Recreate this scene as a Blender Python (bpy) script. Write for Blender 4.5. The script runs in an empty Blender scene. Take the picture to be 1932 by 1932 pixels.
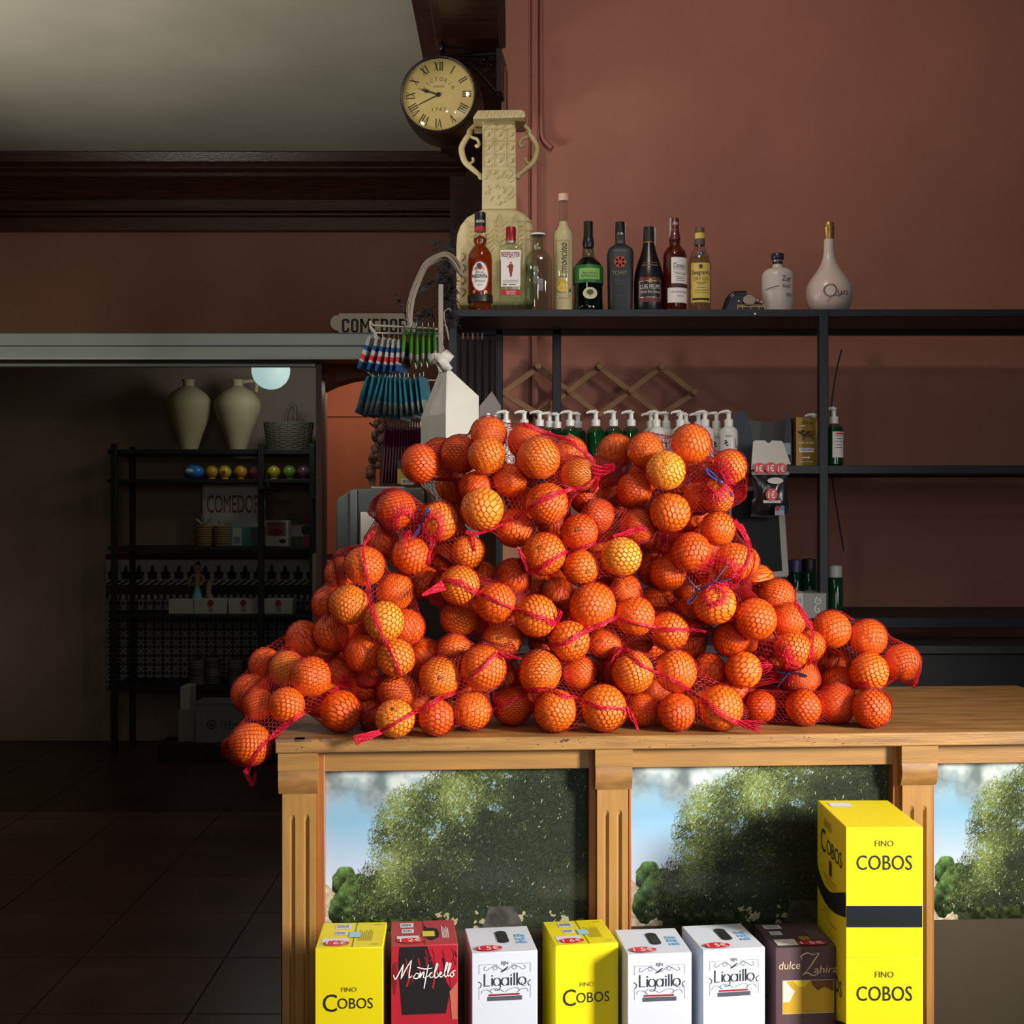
import bpy, math, random
import numpy as np
from mathutils import Vector, Matrix

# ------------------------------------------------------------------ camera, world, lights, exposure
SC = bpy.context.scene
COL = SC.collection
F, EYE = 2400.0, 1.40                      # focal length in pixels of the 1932 frame, eye height in metres
cam_d = bpy.data.cameras.new('camera')
cam_d.sensor_width = 36.0
cam_d.sensor_fit = 'HORIZONTAL'
cam_d.lens = 36.0 * F / 1932.0
cam_d.clip_start = 0.05
cam_d.clip_end = 60
cam = bpy.data.objects.new('camera', cam_d)
cam.location = (0, 0, EYE)
cam.rotation_euler = (math.radians(90), 0, 0)
COL.objects.link(cam)
SC.camera = cam

world = bpy.data.worlds.new('world')
SC.world = world
world.use_nodes = True
world.node_tree.nodes['Background'].inputs[0].default_value = (0.55, 0.62, 0.72, 1)
world.node_tree.nodes['Background'].inputs[1].default_value = 0.055

def area_light(name, loc, target, sx, sy, power, color, spread):
    d = bpy.data.lights.new(name, 'AREA')
    d.shape = 'RECTANGLE'; d.size = sx; d.size_y = sy
    d.energy = power; d.color = color; d.spread = math.radians(spread)
    o = bpy.data.objects.new(name, d)
    o.location = loc
    o.rotation_euler = (Vector(target) - Vector(loc)).to_track_quat('-Z', 'Y').to_euler()
    COL.objects.link(o)
    return o

def point_light(name, loc, power, color, rad):
    d = bpy.data.lights.new(name, 'POINT')
    d.energy = power; d.color = color; d.shadow_soft_size = rad
    o = bpy.data.objects.new(name, d); o.location = loc
    COL.objects.link(o)
    return o

area_light('daylight_doorway', (2.75, 0.30, 1.85), (0.16, 2.35, 1.06), 0.5, 0.9, 24, (1.0, 0.93, 0.82), 48)
area_light('daylight_shopfront', (1.1, -2.2, 1.9), (0.1, 2.4, 0.8), 2.2, 1.3, 5.0, (0.90, 0.95, 1.0), 60)
point_light('shelf_side_lamp', (-1.2, 2.6, 2.15), 13, (1.0, 0.88, 0.78), 0.08)
point_light('ceiling_lamp', (0.30, 2.65, 3.05), 24, (1.0, 0.87, 0.77), 0.07)
point_light('ceiling_lamp', (-0.55, 0.5, 2.6), 10, (1.0, 0.88, 0.78), 0.07)
point_light('ceiling_lamp', (0.1, 0.2, 2.40), 10, (1.0, 0.90, 0.82), 0.05)
up_d = bpy.data.lights.new('ceiling_fill_spot', 'SPOT')  # added unseen spot that brightens the grey ceiling
up_d.energy = 95; up_d.color = (1.0, 0.95, 0.86); up_d.shadow_soft_size = 0.25; up_d.spot_size = math.radians(150); up_d.spot_blend = 0.6
up_o = bpy.data.objects.new('ceiling_fill_spot', up_d); up_o.location = (-1.9, 3.2, 1.75); up_o.rotation_euler = (math.radians(180), math.radians(22), 0)
COL.objects.link(up_o)
SC.view_settings.view_transform = 'Standard'
SC.view_settings.look = 'None'
SC.view_settings.exposure = 0.0
SC.view_settings.gamma = 1.0
SC.view_settings.use_curve_mapping = False
SC.cycles.max_bounces = 7
SC.cycles.diffuse_bounces = 3
SC.cycles.transparent_max_bounces = 24
SC.cycles.caustics_reflective = False
SC.cycles.caustics_refractive = False
SC.cycles.use_denoising = True

# ------------------------------------------------------------------ helpers
R = math.radians
random.seed(7)
RNG = np.random.default_rng(11)

def P(px, py, Y):
    """point at distance Y seen at this pixel of the photograph"""
    return Vector(((px - 966.0) * Y / F, Y, EYE - (py - 966.0) * Y / F))

def lin(c):
    return tuple(((v / 255.0) / 12.92 if v / 255.0 <= 0.04045 else ((v / 255.0 + 0.055) / 1.055) ** 2.4) for v in c)

def lin_arr(a):
    a = np.clip(a, 0, 255) / 255.0
    return np.where(a <= 0.04045, a / 12.92, ((a + 0.055) / 1.055) ** 2.4)

MATS = {}
def mat(name, c=(128, 128, 128), rough=0.6, metal=0.0, spec=0.5, noise=0.0, nscale=8.0, stretch=None, bump=0.0, bscale=60.0,
        emit=0.0, coat=0.0, trans=0.0, c2=None):
    if name in MATS:
        return MATS[name]
    m = bpy.data.materials.new(name)
    m.use_nodes = True
    nt = m.node_tree
    b = nt.nodes['Principled BSDF']
    b.inputs['Base Color'].default_value = (*lin(c), 1)
    b.inputs['Roughness'].default_value = rough
    b.inputs['Metallic'].default_value = metal
    b.inputs['Specular IOR Level'].default_value = spec
    b.inputs['Coat Weight'].default_value = coat
    b.inputs['Transmission Weight'].default_value = trans
    if emit:
        b.inputs['Emission Color'].default_value = (*lin(c), 1)
        b.inputs['Emission Strength'].default_value = emit
    if noise or bump:
        tc = nt.nodes.new('ShaderNodeTexCoord')
        mp = nt.nodes.new('ShaderNodeMapping')
        nt.links.new(tc.outputs['Object'], mp.inputs[0])
        if stretch:
            mp.inputs['Scale'].default_value = stretch
    if noise:
        n = nt.nodes.new('ShaderNodeTexNoise')
        n.inputs['Scale'].default_value = nscale
        n.inputs['Detail'].default_value = 5
        nt.links.new(mp.outputs[0], n.inputs['Vector'])
        r = nt.nodes.new('ShaderNodeValToRGB')
        r.color_ramp.elements[0].position = 0.3
        r.color_ramp.elements[1].position = 0.7
        dk = c2 if c2 else tuple(v * (1 - noise) for v in c)
        r.color_ramp.elements[0].color = (*lin(dk), 1)
        r.color_ramp.elements[1].color = (*lin(c), 1)
        nt.links.new(n.outputs['Fac'], r.inputs[0])
        nt.links.new(r.outputs[0], b.inputs['Base Color'])
    if bump:
        n2 = nt.nodes.new('ShaderNodeTexNoise')
        n2.inputs['Scale'].default_value = bscale
        n2.inputs['Detail'].default_value = 4
        nt.links.new(mp.outputs[0], n2.inputs['Vector'])
        bp = nt.nodes.new('ShaderNodeBump')
        bp.inputs['Strength'].default_value = bump
        bp.inputs['Distance'].default_value = 0.004
        nt.links.new(n2.outputs['Fac'], bp.inputs['Height'])
        nt.links.new(bp.outputs[0], b.inputs['Normal'])
    MATS[name] = m
    return m

def thin_glass(name, tint=(235, 245, 240), rough=0.03, refl=1.0):
    """clear tinted wall of a vessel: transparent with fresnel reflections"""
    if name in MATS:
        return MATS[name]
    m = bpy.data.materials.new(name)
    m.use_nodes = True
    nt = m.node_tree
    nt.nodes.clear()
    out = nt.nodes.new('ShaderNodeOutputMaterial')
    tr = nt.nodes.new('ShaderNodeBsdfTransparent')
    tr.inputs[0].default_value = (*lin(tint), 1)
    gl = nt.nodes.new('ShaderNodeBsdfGlossy')
    gl.inputs['Roughness'].default_value = rough
    lw = nt.nodes.new('ShaderNodeLayerWeight')          # facing term, the same from both sides of the wall
    lw.inputs['Blend'].default_value = 0.5
    pw = nt.nodes.new('ShaderNodeMath'); pw.operation = 'POWER'; pw.inputs[1].default_value = 3.5
    mu = nt.nodes.new('ShaderNodeMath'); mu.operation = 'MULTIPLY_ADD'
    mu.inputs[1].default_value = 0.75 * refl; mu.inputs[2].default_value = 0.045 * refl
    nt.links.new(lw.outputs['Facing'], pw.inputs[0])
    mx = nt.nodes.new('ShaderNodeMixShader')
    nt.links.new(pw.outputs[0], mu.inputs[0])
    nt.links.new(mu.outputs[0], mx.inputs[0])
    nt.links.new(tr.outputs[0], mx.inputs[1])
    nt.links.new(gl.outputs[0], mx.inputs[2])
    nt.links.new(mx.outputs[0], out.inputs[0])
    MATS[name] = m
    return m

def tinted_liquid(name, tint, base, opaque=0.4):
    """liquid behind glass: part absorbing, part scattering"""
    if name in MATS:
        return MATS[name]
    m = bpy.data.materials.new(name)
    m.use_nodes = True
    nt = m.node_tree
    nt.nodes.clear()
    out = nt.nodes.new('ShaderNodeOutputMaterial')
    tr = nt.nodes.new('ShaderNodeBsdfTransparent')
    tr.inputs[0].default_value = (*lin(tint), 1)
    pr = nt.nodes.new('ShaderNodeBsdfPrincipled')
    pr.inputs['Base Color'].default_value = (*lin(base), 1)
    pr.inputs['Roughness'].default_value = 0.08
    mx = nt.nodes.new('ShaderNodeMixShader')
    mx.inputs[0].default_value = opaque
    nt.links.new(tr.outputs[0], mx.inputs[1])
    nt.links.new(pr.outputs[0], mx.inputs[2])
    nt.links.new(mx.outputs[0], out.inputs[0])
    MATS[name] = m
    return m

def paint_mat(name, rough=0.5, spec=0.5):
    """material that shows the printed or glazed pattern stored on the mesh"""
    if name in MATS:
        return MATS[name]
    m = bpy.data.materials.new(name)
    m.use_nodes = True
    nt = m.node_tree
    b = nt.nodes['Principled BSDF']
    b.inputs['Roughness'].default_value = rough
    b.inputs['Specular IOR Level'].default_value = spec
    a = nt.nodes.new('ShaderNodeVertexColor')
    a.layer_name = 'print'
    nt.links.new(a.outputs[0], b.inputs['Base Color'])
    MATS[name] = m
    return m

_TXT = {}
def text_geo(s, bold=0.0, shear=0.0, space=1.0):
    key = (s, bold, shear, space)
    if key in _TXT:
        return _TXT[key]
    c = bpy.data.curves.new('t', 'FONT')
    c.body = s
    c.align_x = 'CENTER'; c.align_y = 'CENTER'
    c.size = 1.0; c.offset = bold; c.shear = shear; c.space_character = space
    c.resolution_u = 3
    o = bpy.data.objects.new('t', c)
    COL.objects.link(o)
    dg = bpy.context.evaluated_depsgraph_get()
    me = bpy.data.meshes.new_from_object(o.evaluated_get(dg))
    vs = [tuple(v.co) for v in me.vertices]
    fs = [tuple(p.vertices) for p in me.polygons]
    bpy.data.objects.remove(o); bpy.data.curves.remove(c); bpy.data.meshes.remove(me)
    _TXT[key] = (vs, fs)
    return _TXT[key]

class MB:
    """collects shapes, links them as ONE mesh object"""
    def __init__(s):
        s.v = []; s.f = []; s.mi = []; s.mats = []
    def add(s, vs, fs, m):
        if m not in s.mats:
            s.mats.append(m)
        k = s.mats.index(m); o = len(s.v)
        s.v.extend([tuple(v) for v in vs])
        for f in fs:
            s.f.append(tuple(i + o for i in f)); s.mi.append(k)
        return s
    def box(s, x0, x1, y0, y1, z0, z1, m):
        vs = [(x0,y0,z0),(x1,y0,z0),(x1,y1,z0),(x0,y1,z0),(x0,y0,z1),(x1,y0,z1),(x1,y1,z1),(x0,y1,z1)]
        return s.add(vs, [(0,3,2,1),(4,5,6,7),(0,1,5,4),(1,2,6,5),(2,3,7,6),(3,0,4,7)], m)
    def quad(s, a, b, c, d, m):
        return s.add([a, b, c, d], [(0,1,2,3)], m)
    def lathe(s, prof, m, n=40, o=(0,0,0), sx=1.0, sy=1.0, p=2.0, caps=True):
        vs = []; fs = []
        for (r, z) in prof:
            for k in range(n):
                a = 2 * math.pi * k / n
                cx, sn = math.cos(a), math.sin(a)
                e = 2.0 / p
                x = math.copysign(abs(cx) ** e, cx); y = math.copysign(abs(sn) ** e, sn)
                vs.append((o[0] + r * sx * x, o[1] + r * sy * y, o[2] + z))
        for i in range(len(prof) - 1):
            for k in range(n):
                a = i * n + k; b = i * n + (k + 1) % n
                fs.append((a, b, b + n, a + n))
        if caps and prof[0][0] > 1e-6:
            fs.append(tuple(range(n - 1, -1, -1)))
        if caps and prof[-1][0] > 1e-6:
            t = (len(prof) - 1) * n
            fs.append(tuple(range(t, t + n)))
        return s.add(vs, fs, m)
    def tube(s, pts, r, m, n=8, closed=False):
        pts = [Vector(p) for p in pts]
        N = len(pts); vs = []; fs = []
        up = None
        for i, p in enumerate(pts):
            a = pts[i - 1] if (i > 0 or closed) else pts[i]
            b = pts[(i + 1) % N] if (i < N - 1 or closed) else pts[i]
            t = (b - a)
            if t.length < 1e-9: t = Vector((0, 0, 1))
            t.normalize()
            if up is None:
                up = t.orthogonal().normalized()
            up = (up - t * up.dot(t))
            if up.length < 1e-6: up = t.orthogonal()
            up.normalize()
            q = t.cross(up)
            rr = r[i] if isinstance(r, (list, tuple)) else r
            for k in range(n):
                an = 2 * math.pi * k / n
                vs.append(p + (up * math.cos(an) + q * math.sin(an)) * rr)
        M = N if closed else N - 1
        for i in range(M):
            for k in range(n):
                a = i * n + k; b = i * n + (k + 1) % n
                c = ((i + 1) % N) * n + (k + 1) % n; d = ((i + 1) % N) * n + k
                fs.append((a, b, c, d))
        if not closed:
            fs.append(tuple(range(n - 1, -1, -1)))
            fs.append(tuple(range((N - 1) * n, N * n)))
        return s.add(vs, fs, m)
    def sphere(s, c, r, m, nu=20, nv=12, sc=(1, 1, 1)):
        prof = [(max(1e-7, r * math.sin(math.pi * i / nv)), -r * math.cos(math.pi * i / nv)) for i in range(nv + 1)]
        k = len(s.v)
        s.lathe(prof, m, nu)
        for i in range(k, len(s.v)):
            v = s.v[i]
            s.v[i] = (c[0] + v[0] * sc[0], c[1] + v[1] * sc[1], c[2] + v[2] * sc[2])
        return s
    def prism(s, poly, o, ux, uy, d, m):
        """flat polygon (2-D points along ux, uy from o) given the depth vector d"""
        o, ux, uy, d = Vector(o), Vector(ux), Vector(uy), Vector(d)
        n = len(poly)
        a = [o + ux * x + uy * y for x, y in poly]
        vs = a + [p + d for p in a]
        fs = [tuple(range(n)), tuple(range(2 * n - 1, n - 1, -1))]
        fs += [(i, i + n, (i + 1) % n + n, (i + 1) % n) for i in range(n)]
        return s.add(vs, fs, m)
    def flat(s, poly, fn, m):
        """one printed patch, points mapped by fn(x, y)"""
        return s.add([fn(x, y) for x, y in poly], [tuple(range(len(poly)))], m)
    def ellipse(s, cx, cy, a, b, fn, m, n=32):
        vs = [fn(cx, cy)] + [fn(cx + a * math.cos(2 * math.pi * k / n), cy + b * math.sin(2 * math.pi * k / n)) for k in range(n)]
        return s.add(vs, [(0, k + 1, (k + 1) % n + 1) for k in range(n)], m)
    def rect(s, x0, x1, y0, y1, fn, m, n=1):
        vs = []; fs = []
        for i in range(n + 1):
            x = x0 + (x1 - x0) * i / n
            vs += [fn(x, y0), fn(x, y1)]
        for i in range(n):
            fs.append((2 * i, 2 * i + 2, 2 * i + 3, 2 * i + 1))
        return s.add(vs, fs, m)
    def text(s, t, cx, cy, h, fn, m, sx=1.0, bold=0.0, shear=0.0, rot=0.0, space=1.0, fit=None):
        """lettering h high, centred at cx, cy; fit = total width"""
        vs, fs = text_geo(t, bold, shear, space)
        if not vs: return s
        xs = [v[0] for v in vs]
        k = h / 0.70
        kx = k * sx
        if fit: kx = fit / max(1e-6, max(xs) - min(xs))
        mx = (max(xs) + min(xs)) / 2
        ys = [v[1] for v in vs]; my = (max(ys) + min(ys)) / 2
        c, n = math.cos(rot), math.sin(rot)
        out = []
        for v in vs:
            x, y = (v[0] - mx) * kx, (v[1] - my) * k
            out.append(fn(cx + x * c - y * n, cy + x * n + y * c))
        return s.add(out, fs, m)
    def stroke(s, pts, w, fn, m, sub=4):
        """pen line of width w through 2-D points, mapped by fn"""
        q = catmull(pts, sub)
        L = []
        for i in range(len(q)):
            a = q[max(0, i - 1)]; b = q[min(len(q) - 1, i + 1)]
            dx, dy = b[0] - a[0], b[1] - a[1]
            l = math.hypot(dx, dy) or 1
            ww = w(i / (len(q) - 1)) if callable(w) else w
            nx, ny = -dy / l * ww / 2, dx / l * ww / 2
            L.append(((q[i][0] + nx, q[i][1] + ny), (q[i][0] - nx, q[i][1] - ny)))
        vs = []; fs = []
        for a, b in L:
            vs += [fn(*a), fn(*b)]
        for i in range(len(L) - 1):
            fs.append((2 * i, 2 * i + 1, 2 * i + 3, 2 * i + 2))
        return s.add(vs, fs, m)
    def build(s, name, parent=None, smooth=40, bevel=0.0, seg=2, loc=None):
        me = bpy.data.meshes.new(name)
        me.from_pydata(s.v, [], s.f)
        for m in s.mats:
            me.materials.append(m)
        me.polygons.foreach_set('material_index', s.mi)
        if smooth:
            me.polygons.foreach_set('use_smooth', [True] * len(s.f))
            me.set_sharp_from_angle(angle=R(smooth))
        me.update()
        o = bpy.data.objects.new(name, me)
        COL.objects.link(o)
        if parent is not None:
            o.parent = parent
        if loc is not None:
            o.location = loc
        if bevel:
            b = o.modifiers.new('edge', 'BEVEL')
            b.width = bevel; b.segments = seg; b.limit_method = 'ANGLE'; b.angle_limit = R(50)
            b.harden_normals = False
        return o

def catmull(pts, sub=6):
    pts = [tuple(p) for p in pts]
    if len(pts) < 3: 
        return [tuple(pts[0][k] + (pts[1][k] - pts[0][k]) * i / sub for k in range(len(pts[0]))) for i in range(sub + 1)]
    out = []
    n = len(pts)
    for i in range(n - 1):
        p0, p1, p2, p3 = pts[max(0, i - 1)], pts[i], pts[i + 1], pts[min(n - 1, i + 2)]
        for j in range(sub):
            t = j / sub
            out.append(tuple(0.5 * (2 * p1[k] + (p2[k] - p0[k]) * t + (2 * p0[k] - 5 * p1[k] + 4 * p2[k] - p3[k]) * t * t
                       + (3 * p1[k] - p0[k] - 3 * p2[k] + p3[k]) * t ** 3) for k in range(len(p1))))
    out.append(pts[-1])
    return out

def tag(o, label, cat, group=None, kind=None):
    o['label'] = label; o['category'] = cat
    if group: o['group'] = group
    if kind: o['kind'] = kind
    return o

def thing(name, label, cat, loc=(0, 0, 0), rz=0.0, group=None):
    o = bpy.data.objects.new(name, None)
    o.empty_display_size = 0.05
    COL.objects.link(o)
    o.location = loc; o.rotation_euler = (0, 0, rz)
    return tag(o, label, cat, group)

def struct(name, mb, **k):
    o = mb.build(name, None, **k)
    o['kind'] = 'structure'
    return o

def dup(root, loc, rz=None, label=None, scale=None):
    r = root.copy(); COL.objects.link(r); r.location = loc
    if rz is not None: r.rotation_euler = (root.rotation_euler[0], root.rotation_euler[1], rz)
    if label: r['label'] = label
    if scale: r.scale = (scale,) * 3 if isinstance(scale, (int, float)) else scale
    for ch in list(root.children):
        c = ch.copy(); COL.objects.link(c); c.parent = r
        for g in list(ch.children):
            d = g.copy(); COL.objects.link(d); d.parent = c
    return r

ORD = ['leftmost', 'second from left', 'third from left', 'fourth from left', 'fifth from left', 'sixth from left', 'seventh from left',
       'eighth from left', 'ninth from left', 'tenth from left', 'eleventh from left', 'twelfth from left', 'thirteenth from left', 'fourteenth from left']
def nth(i, n):
    return 'rightmost' if (i == n - 1 and n > 1) else ORD[i]

def fbm(ny, nx, base, oct=4, seed=0):
    g = np.random.default_rng(seed)
    out = np.zeros((ny, nx)); amp = 1.0; tot = 0
    for o in range(oct):
        k = base * 2 ** o
        ky, kx = max(2, int(k * ny / nx) + 2), int(k) + 2
        a = g.random((ky, kx))
        yy = np.linspace(0, ky - 1.001, ny); xx = np.linspace(0, kx - 1.001, nx)
        y0 = yy.astype(int); x0 = xx.astype(int)
        fy = (yy - y0)[:, None]; fx = (xx - x0)[None, :]
        fy = fy * fy * (3 - 2 * fy); fx = fx * fx * (3 - 2 * fx)
        v = (a[y0][:, x0] * (1 - fy) * (1 - fx) + a[y0 + 1][:, x0] * fy * (1 - fx)
             + a[y0][:, x0 + 1] * (1 - fy) * fx + a[y0 + 1][:, x0 + 1] * fy * fx)
        out += amp * v; tot += amp; amp *= 0.55
    return out / tot

def print_panel(name, img, o, ux, uy, m, parent=None, wave=0.0):
    """flat sheet carrying a printed picture (img rows run from the top); ux, uy full-size vectors from the lower left corner"""
    ny, nx = img.shape[:2]
    u, v = np.meshgrid(np.linspace(0, 1, nx), np.linspace(1, 0, ny))
    o, ux, uy = np.array(o, float), np.array(ux, float), np.array(uy, float)
    co = o + u[..., None] * ux + v[..., None] * uy
    idx = np.arange(ny * nx).reshape(ny, nx)
    q = np.stack([idx[1:, :-1], idx[1:, 1:], idx[:-1, 1:], idx[:-1, :-1]], -1).reshape(-1, 4)
    me = bpy.data.meshes.new(name)
    me.vertices.add(ny * nx)
    me.vertices.foreach_set('co', co.reshape(-1).astype(np.float32))
    me.loops.add(q.size); me.polygons.add(len(q))
    me.polygons.foreach_set('loop_start', np.arange(0, q.size, 4, dtype=np.int32))
    me.loops.foreach_set('vertex_index', q.reshape(-1).astype(np.int32))
    me.update(calc_edges=True)
    at = me.color_attributes.new('print', 'FLOAT_COLOR', 'POINT')
    rgba = np.ones((ny * nx, 4), np.float32)
    rgba[:, :3] = lin_arr(img.reshape(-1, 3))
    at.data.foreach_set('color', rgba.reshape(-1))
    me.materials.append(m)
    ob = bpy.data.objects.new(name, me)
    COL.objects.link(ob)
    if parent is not None: ob.parent = parent
    return ob

# common materials
M_TERRA = mat('terracotta_paint', (172, 113, 95), 0.75, noise=0.06, nscale=3, bump=0.15, bscale=25)
M_BROWN = mat('brown_wall_paint', (128, 88, 68), 0.8, noise=0.08, nscale=2.5)
M_CEIL = mat('grey_plaster', (150, 148, 132), 0.9, noise=0.10, nscale=2.0, bump=0.1, bscale=12)
M_DKWOOD = mat('dark_stained_wood', (58, 30, 22), 0.32, noise=0.45, nscale=6, stretch=(1.2, 14, 14), bump=0.2, bscale=30)
M_PINE = mat('varnished_pine', (158, 116, 62), 0.42, noise=0.16, nscale=5, stretch=(1.0, 8, 14), bump=0.12, bscale=40)
M_PINEV = mat('varnished_pine_upright', (164, 122, 66), 0.42, noise=0.13, nscale=5, stretch=(14, 8, 1.0), bump=0.1, bscale=40)
M_BLACK = mat('blue_black_metal', (19, 26, 35), 0.45, spec=0.4)
M_IRON = mat('wrought_iron', (24, 20, 20), 0.4, metal=0.4)
M_WHITE = mat('white_plastic', (226, 228, 224), 0.35)
M_PAPER = mat('white_paper', (176, 176, 169), 0.8, bump=0.15, bscale=18)
M_CARD = mat('white_card', (198, 196, 190), 0.8)
M_RED = mat('red_sticker', (200, 28, 48), 0.4)
M_STKW = mat('sticker_white_ink', (240, 236, 232), 0.5)
M_INK = mat('black_ink', (22, 22, 26), 0.6)
M_GREYINK = mat('grey_ink', (92, 96, 106), 0.6)
M_GOLD = mat('gold_foil', (176, 138, 78), 0.35, metal=0.7)
M_SILVER = mat('silver_foil', (190, 190, 190), 0.3, metal=0.8)
M_CREAM = mat('cream_enamel', (206, 198, 168), 0.5)
# ------------------------------------------------------------------ the setting
YB = 4.15          # terracotta wall behind the rack
YF = 5.60          # far brown wall with the opening
YD = 7.80          # back wall of the dining room
m_floor = mat('dark_brown_tile', (74, 52, 42), 0.35, noise=0.25, nscale=4)
b = MB()
k = 0.45
for i in range(-9, 6):
    for j in range(0, 19):
        b.box(i * k + 0.003, (i + 1) * k - 0.003, j * k - 0.5, (j + 1) * k - 0.506, -0.03, 0.0, m_floor)
b.box(-4.05, 2.7, -0.6, 8.1, -0.06, -0.004, mat('grout', (40, 32, 28), 0.9))
struct('floor', b, smooth=0)

# terracotta wall on the right, with the broad pilaster strips painted in the same colour
b = MB()
b.box(P(945, 0, YB).x, 2.6, YB, YB + 0.12, 0, 3.4, M_TERRA)
struct('wall_right', b, smooth=0)
b = MB(); x0, x1 = P(945, 0, YB).x, P(998, 0, YB).x
b.box(x0, x1, YB - 0.022, YB, 0, 3.4, M_TERRA)
struct('trim_1', b, bevel=0.004)
b = MB(); b.box(P(1002, 0, YB).x, P(1015, 0, YB).x, YB - 0.016, YB, 0, 3.4, M_TERRA)
struct('trim_2', b, bevel=0.005)
# painted cable duct that runs down the wall and kicks out to the right
m_duct = mat('duct_paint', (150, 92, 74), 0.5)
b = MB()
b.tube(catmull([P(1021, -60, YB - .012), P(1021, 120, YB - .012), P(1022, 235, YB - .012), P(1026, 262, YB - .014), P(1042, 279, YB - .02)], 6), 0.0075, m_duct, 10)
tag(b.build('cable_duct'), 'thin painted cable duct running down the terracotta wall, its end bent right', 'cable')

# far brown wall above the opening and right of it
xa = -3.6
zl = EYE - (680 - 966) * YF / F            # underside of the lintel
b = MB()
b.box(xa, 0.6, YF, YF + 0.14, EYE - (632 - 966) * YF / F, 3.0, M_BROWN)
b.box(P(716, 0, YF).x, 0.6, YF, YF + 0.14, 0, EYE - (632 - 966) * YF / F, M_BROWN)
struct('wall_back', b, smooth=0)
b = MB()
m_alu = mat('pale_aluminium', (188, 202, 198), 0.45, metal=0.15)
z0, z1 = EYE - (681 - 966) * YF / F, EYE - (630 - 966) * YF / F
zm = (z0 + z1) / 2
xr = P(712, 0, YF).x
b.box(xa, xr, YF - 0.05, YF + 0.1, z0 + 0.006, zm - 0.002, m_alu)
b.box(xa, xr, YF - 0.05, YF + 0.1, zm + 0.002, z1 - 0.004, m_alu)
b.box(xa, xr, YF - 0.045, YF + 0.1, z0, z1, mat('alu_groove', (96, 104, 102), 0.5))
b.box(xa, xr, YF - 0.056, YF - 0.04, z0, z0 + 0.008, M_WHITE)
struct('trim_3', b, bevel=0.003)
# top rail of the sliding glass door, its jamb and the brown post
b = MB()
b.box(xa, P(596, 0, YF + .12).x, YF + 0.10, YF + 0.15, EYE - (691 - 966) * (YF + .1) / F, EYE - (683.5 - 966) * (YF + .1) / F, m_alu)
struct('trim_4', b)
m_jamb = mat('brown_jamb', (72, 46, 36), 0.5)
b = MB()
b.box(P(596, 0, YF + .1).x, P(607, 0, YF + .1).x, YF + 0.10, YF + 0.2, 0, zl, m_jamb)
struct('trim_5', b)
g = MB(); g.box(xa, P(596, 0, YF + .12).x, YF + 0.123, YF + 0.127, 0.05, 2.05, thin_glass('door_glass', (232, 234, 232), 0.02, 0.004))
struct('door_1', g, smooth=0)

# arch into the next room: brown wall with an arched opening, orange wall beyond
YA = 5.95
b = MB()
def PA(px, py): 
    q = P(px, py, YA); return (q.x, q.z)
arch = [PA(607, 680), PA(607, 735), PA(630, 724), PA(660, 715), PA(690, 711), PA(730, 709), PA(780, 712), PA(780, 1700), PA(860, 1700), PA(860, 680)]
b.prism([(x, z) for x, z in arch], (0, YA, 0), (1, 0, 0), (0, 0, 1), (0, 0.16, 0), mat('arch_paint', (112, 70, 52), 0.8))
b.box(P(597, 0, YA).x, P(608, 0, YA).x, YA, YA + .16, 0, zl, mat('arch_paint'))
struct('wall_arch', b, smooth=0)
m_or = mat('orange_wall_paint', (206, 112, 74), 0.8, noise=0.08, nscale=3)
b = MB()
b.box(P(604, 0, 6.9).x, -0.2, 6.9, 7.0, EYE - (1045 - 966) * 6.9 / F, 2.6, m_or)
b.box(P(604, 0, 6.9).x, -0.2, 6.885, 7.0, EYE - (786 - 966) * 6.9 / F, EYE - (782 - 966) * 6.9 / F, m_or)
b.box(P(590, 0, 6.9).x, -0.2, 6.89, 7.0, 0, EYE - (1045 - 966) * 6.9 / F, mat('pale_lower_wall', (150, 146, 138), .6))
struct('wall_orange', b, smooth=0)
point_light('arch_room_lamp', (-0.75, 6.35, 2.1), 5.0, (1.0, 0.86, 0.70), 0.08)

# dining room walls
b = MB()
b.box(-4.0, P(600, 0, YD).x + .15, YD, YD + 0.1, 0, 2.75, mat('dining_wall_paint', (150, 128, 112), 0.85))
struct('wall_dining', b, smooth=0)
b = MB(); b.box(xa - .15, xa, -0.6, 8.0, 0, 3.0, M_BROWN)
struct('wall_left', b, smooth=0)
b = MB(); b.box(-4.0, 0.6, YF + .14, 8.0, 2.75, 2.85, M_CEIL)
struct('ceiling_dining', b, smooth=0)

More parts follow.
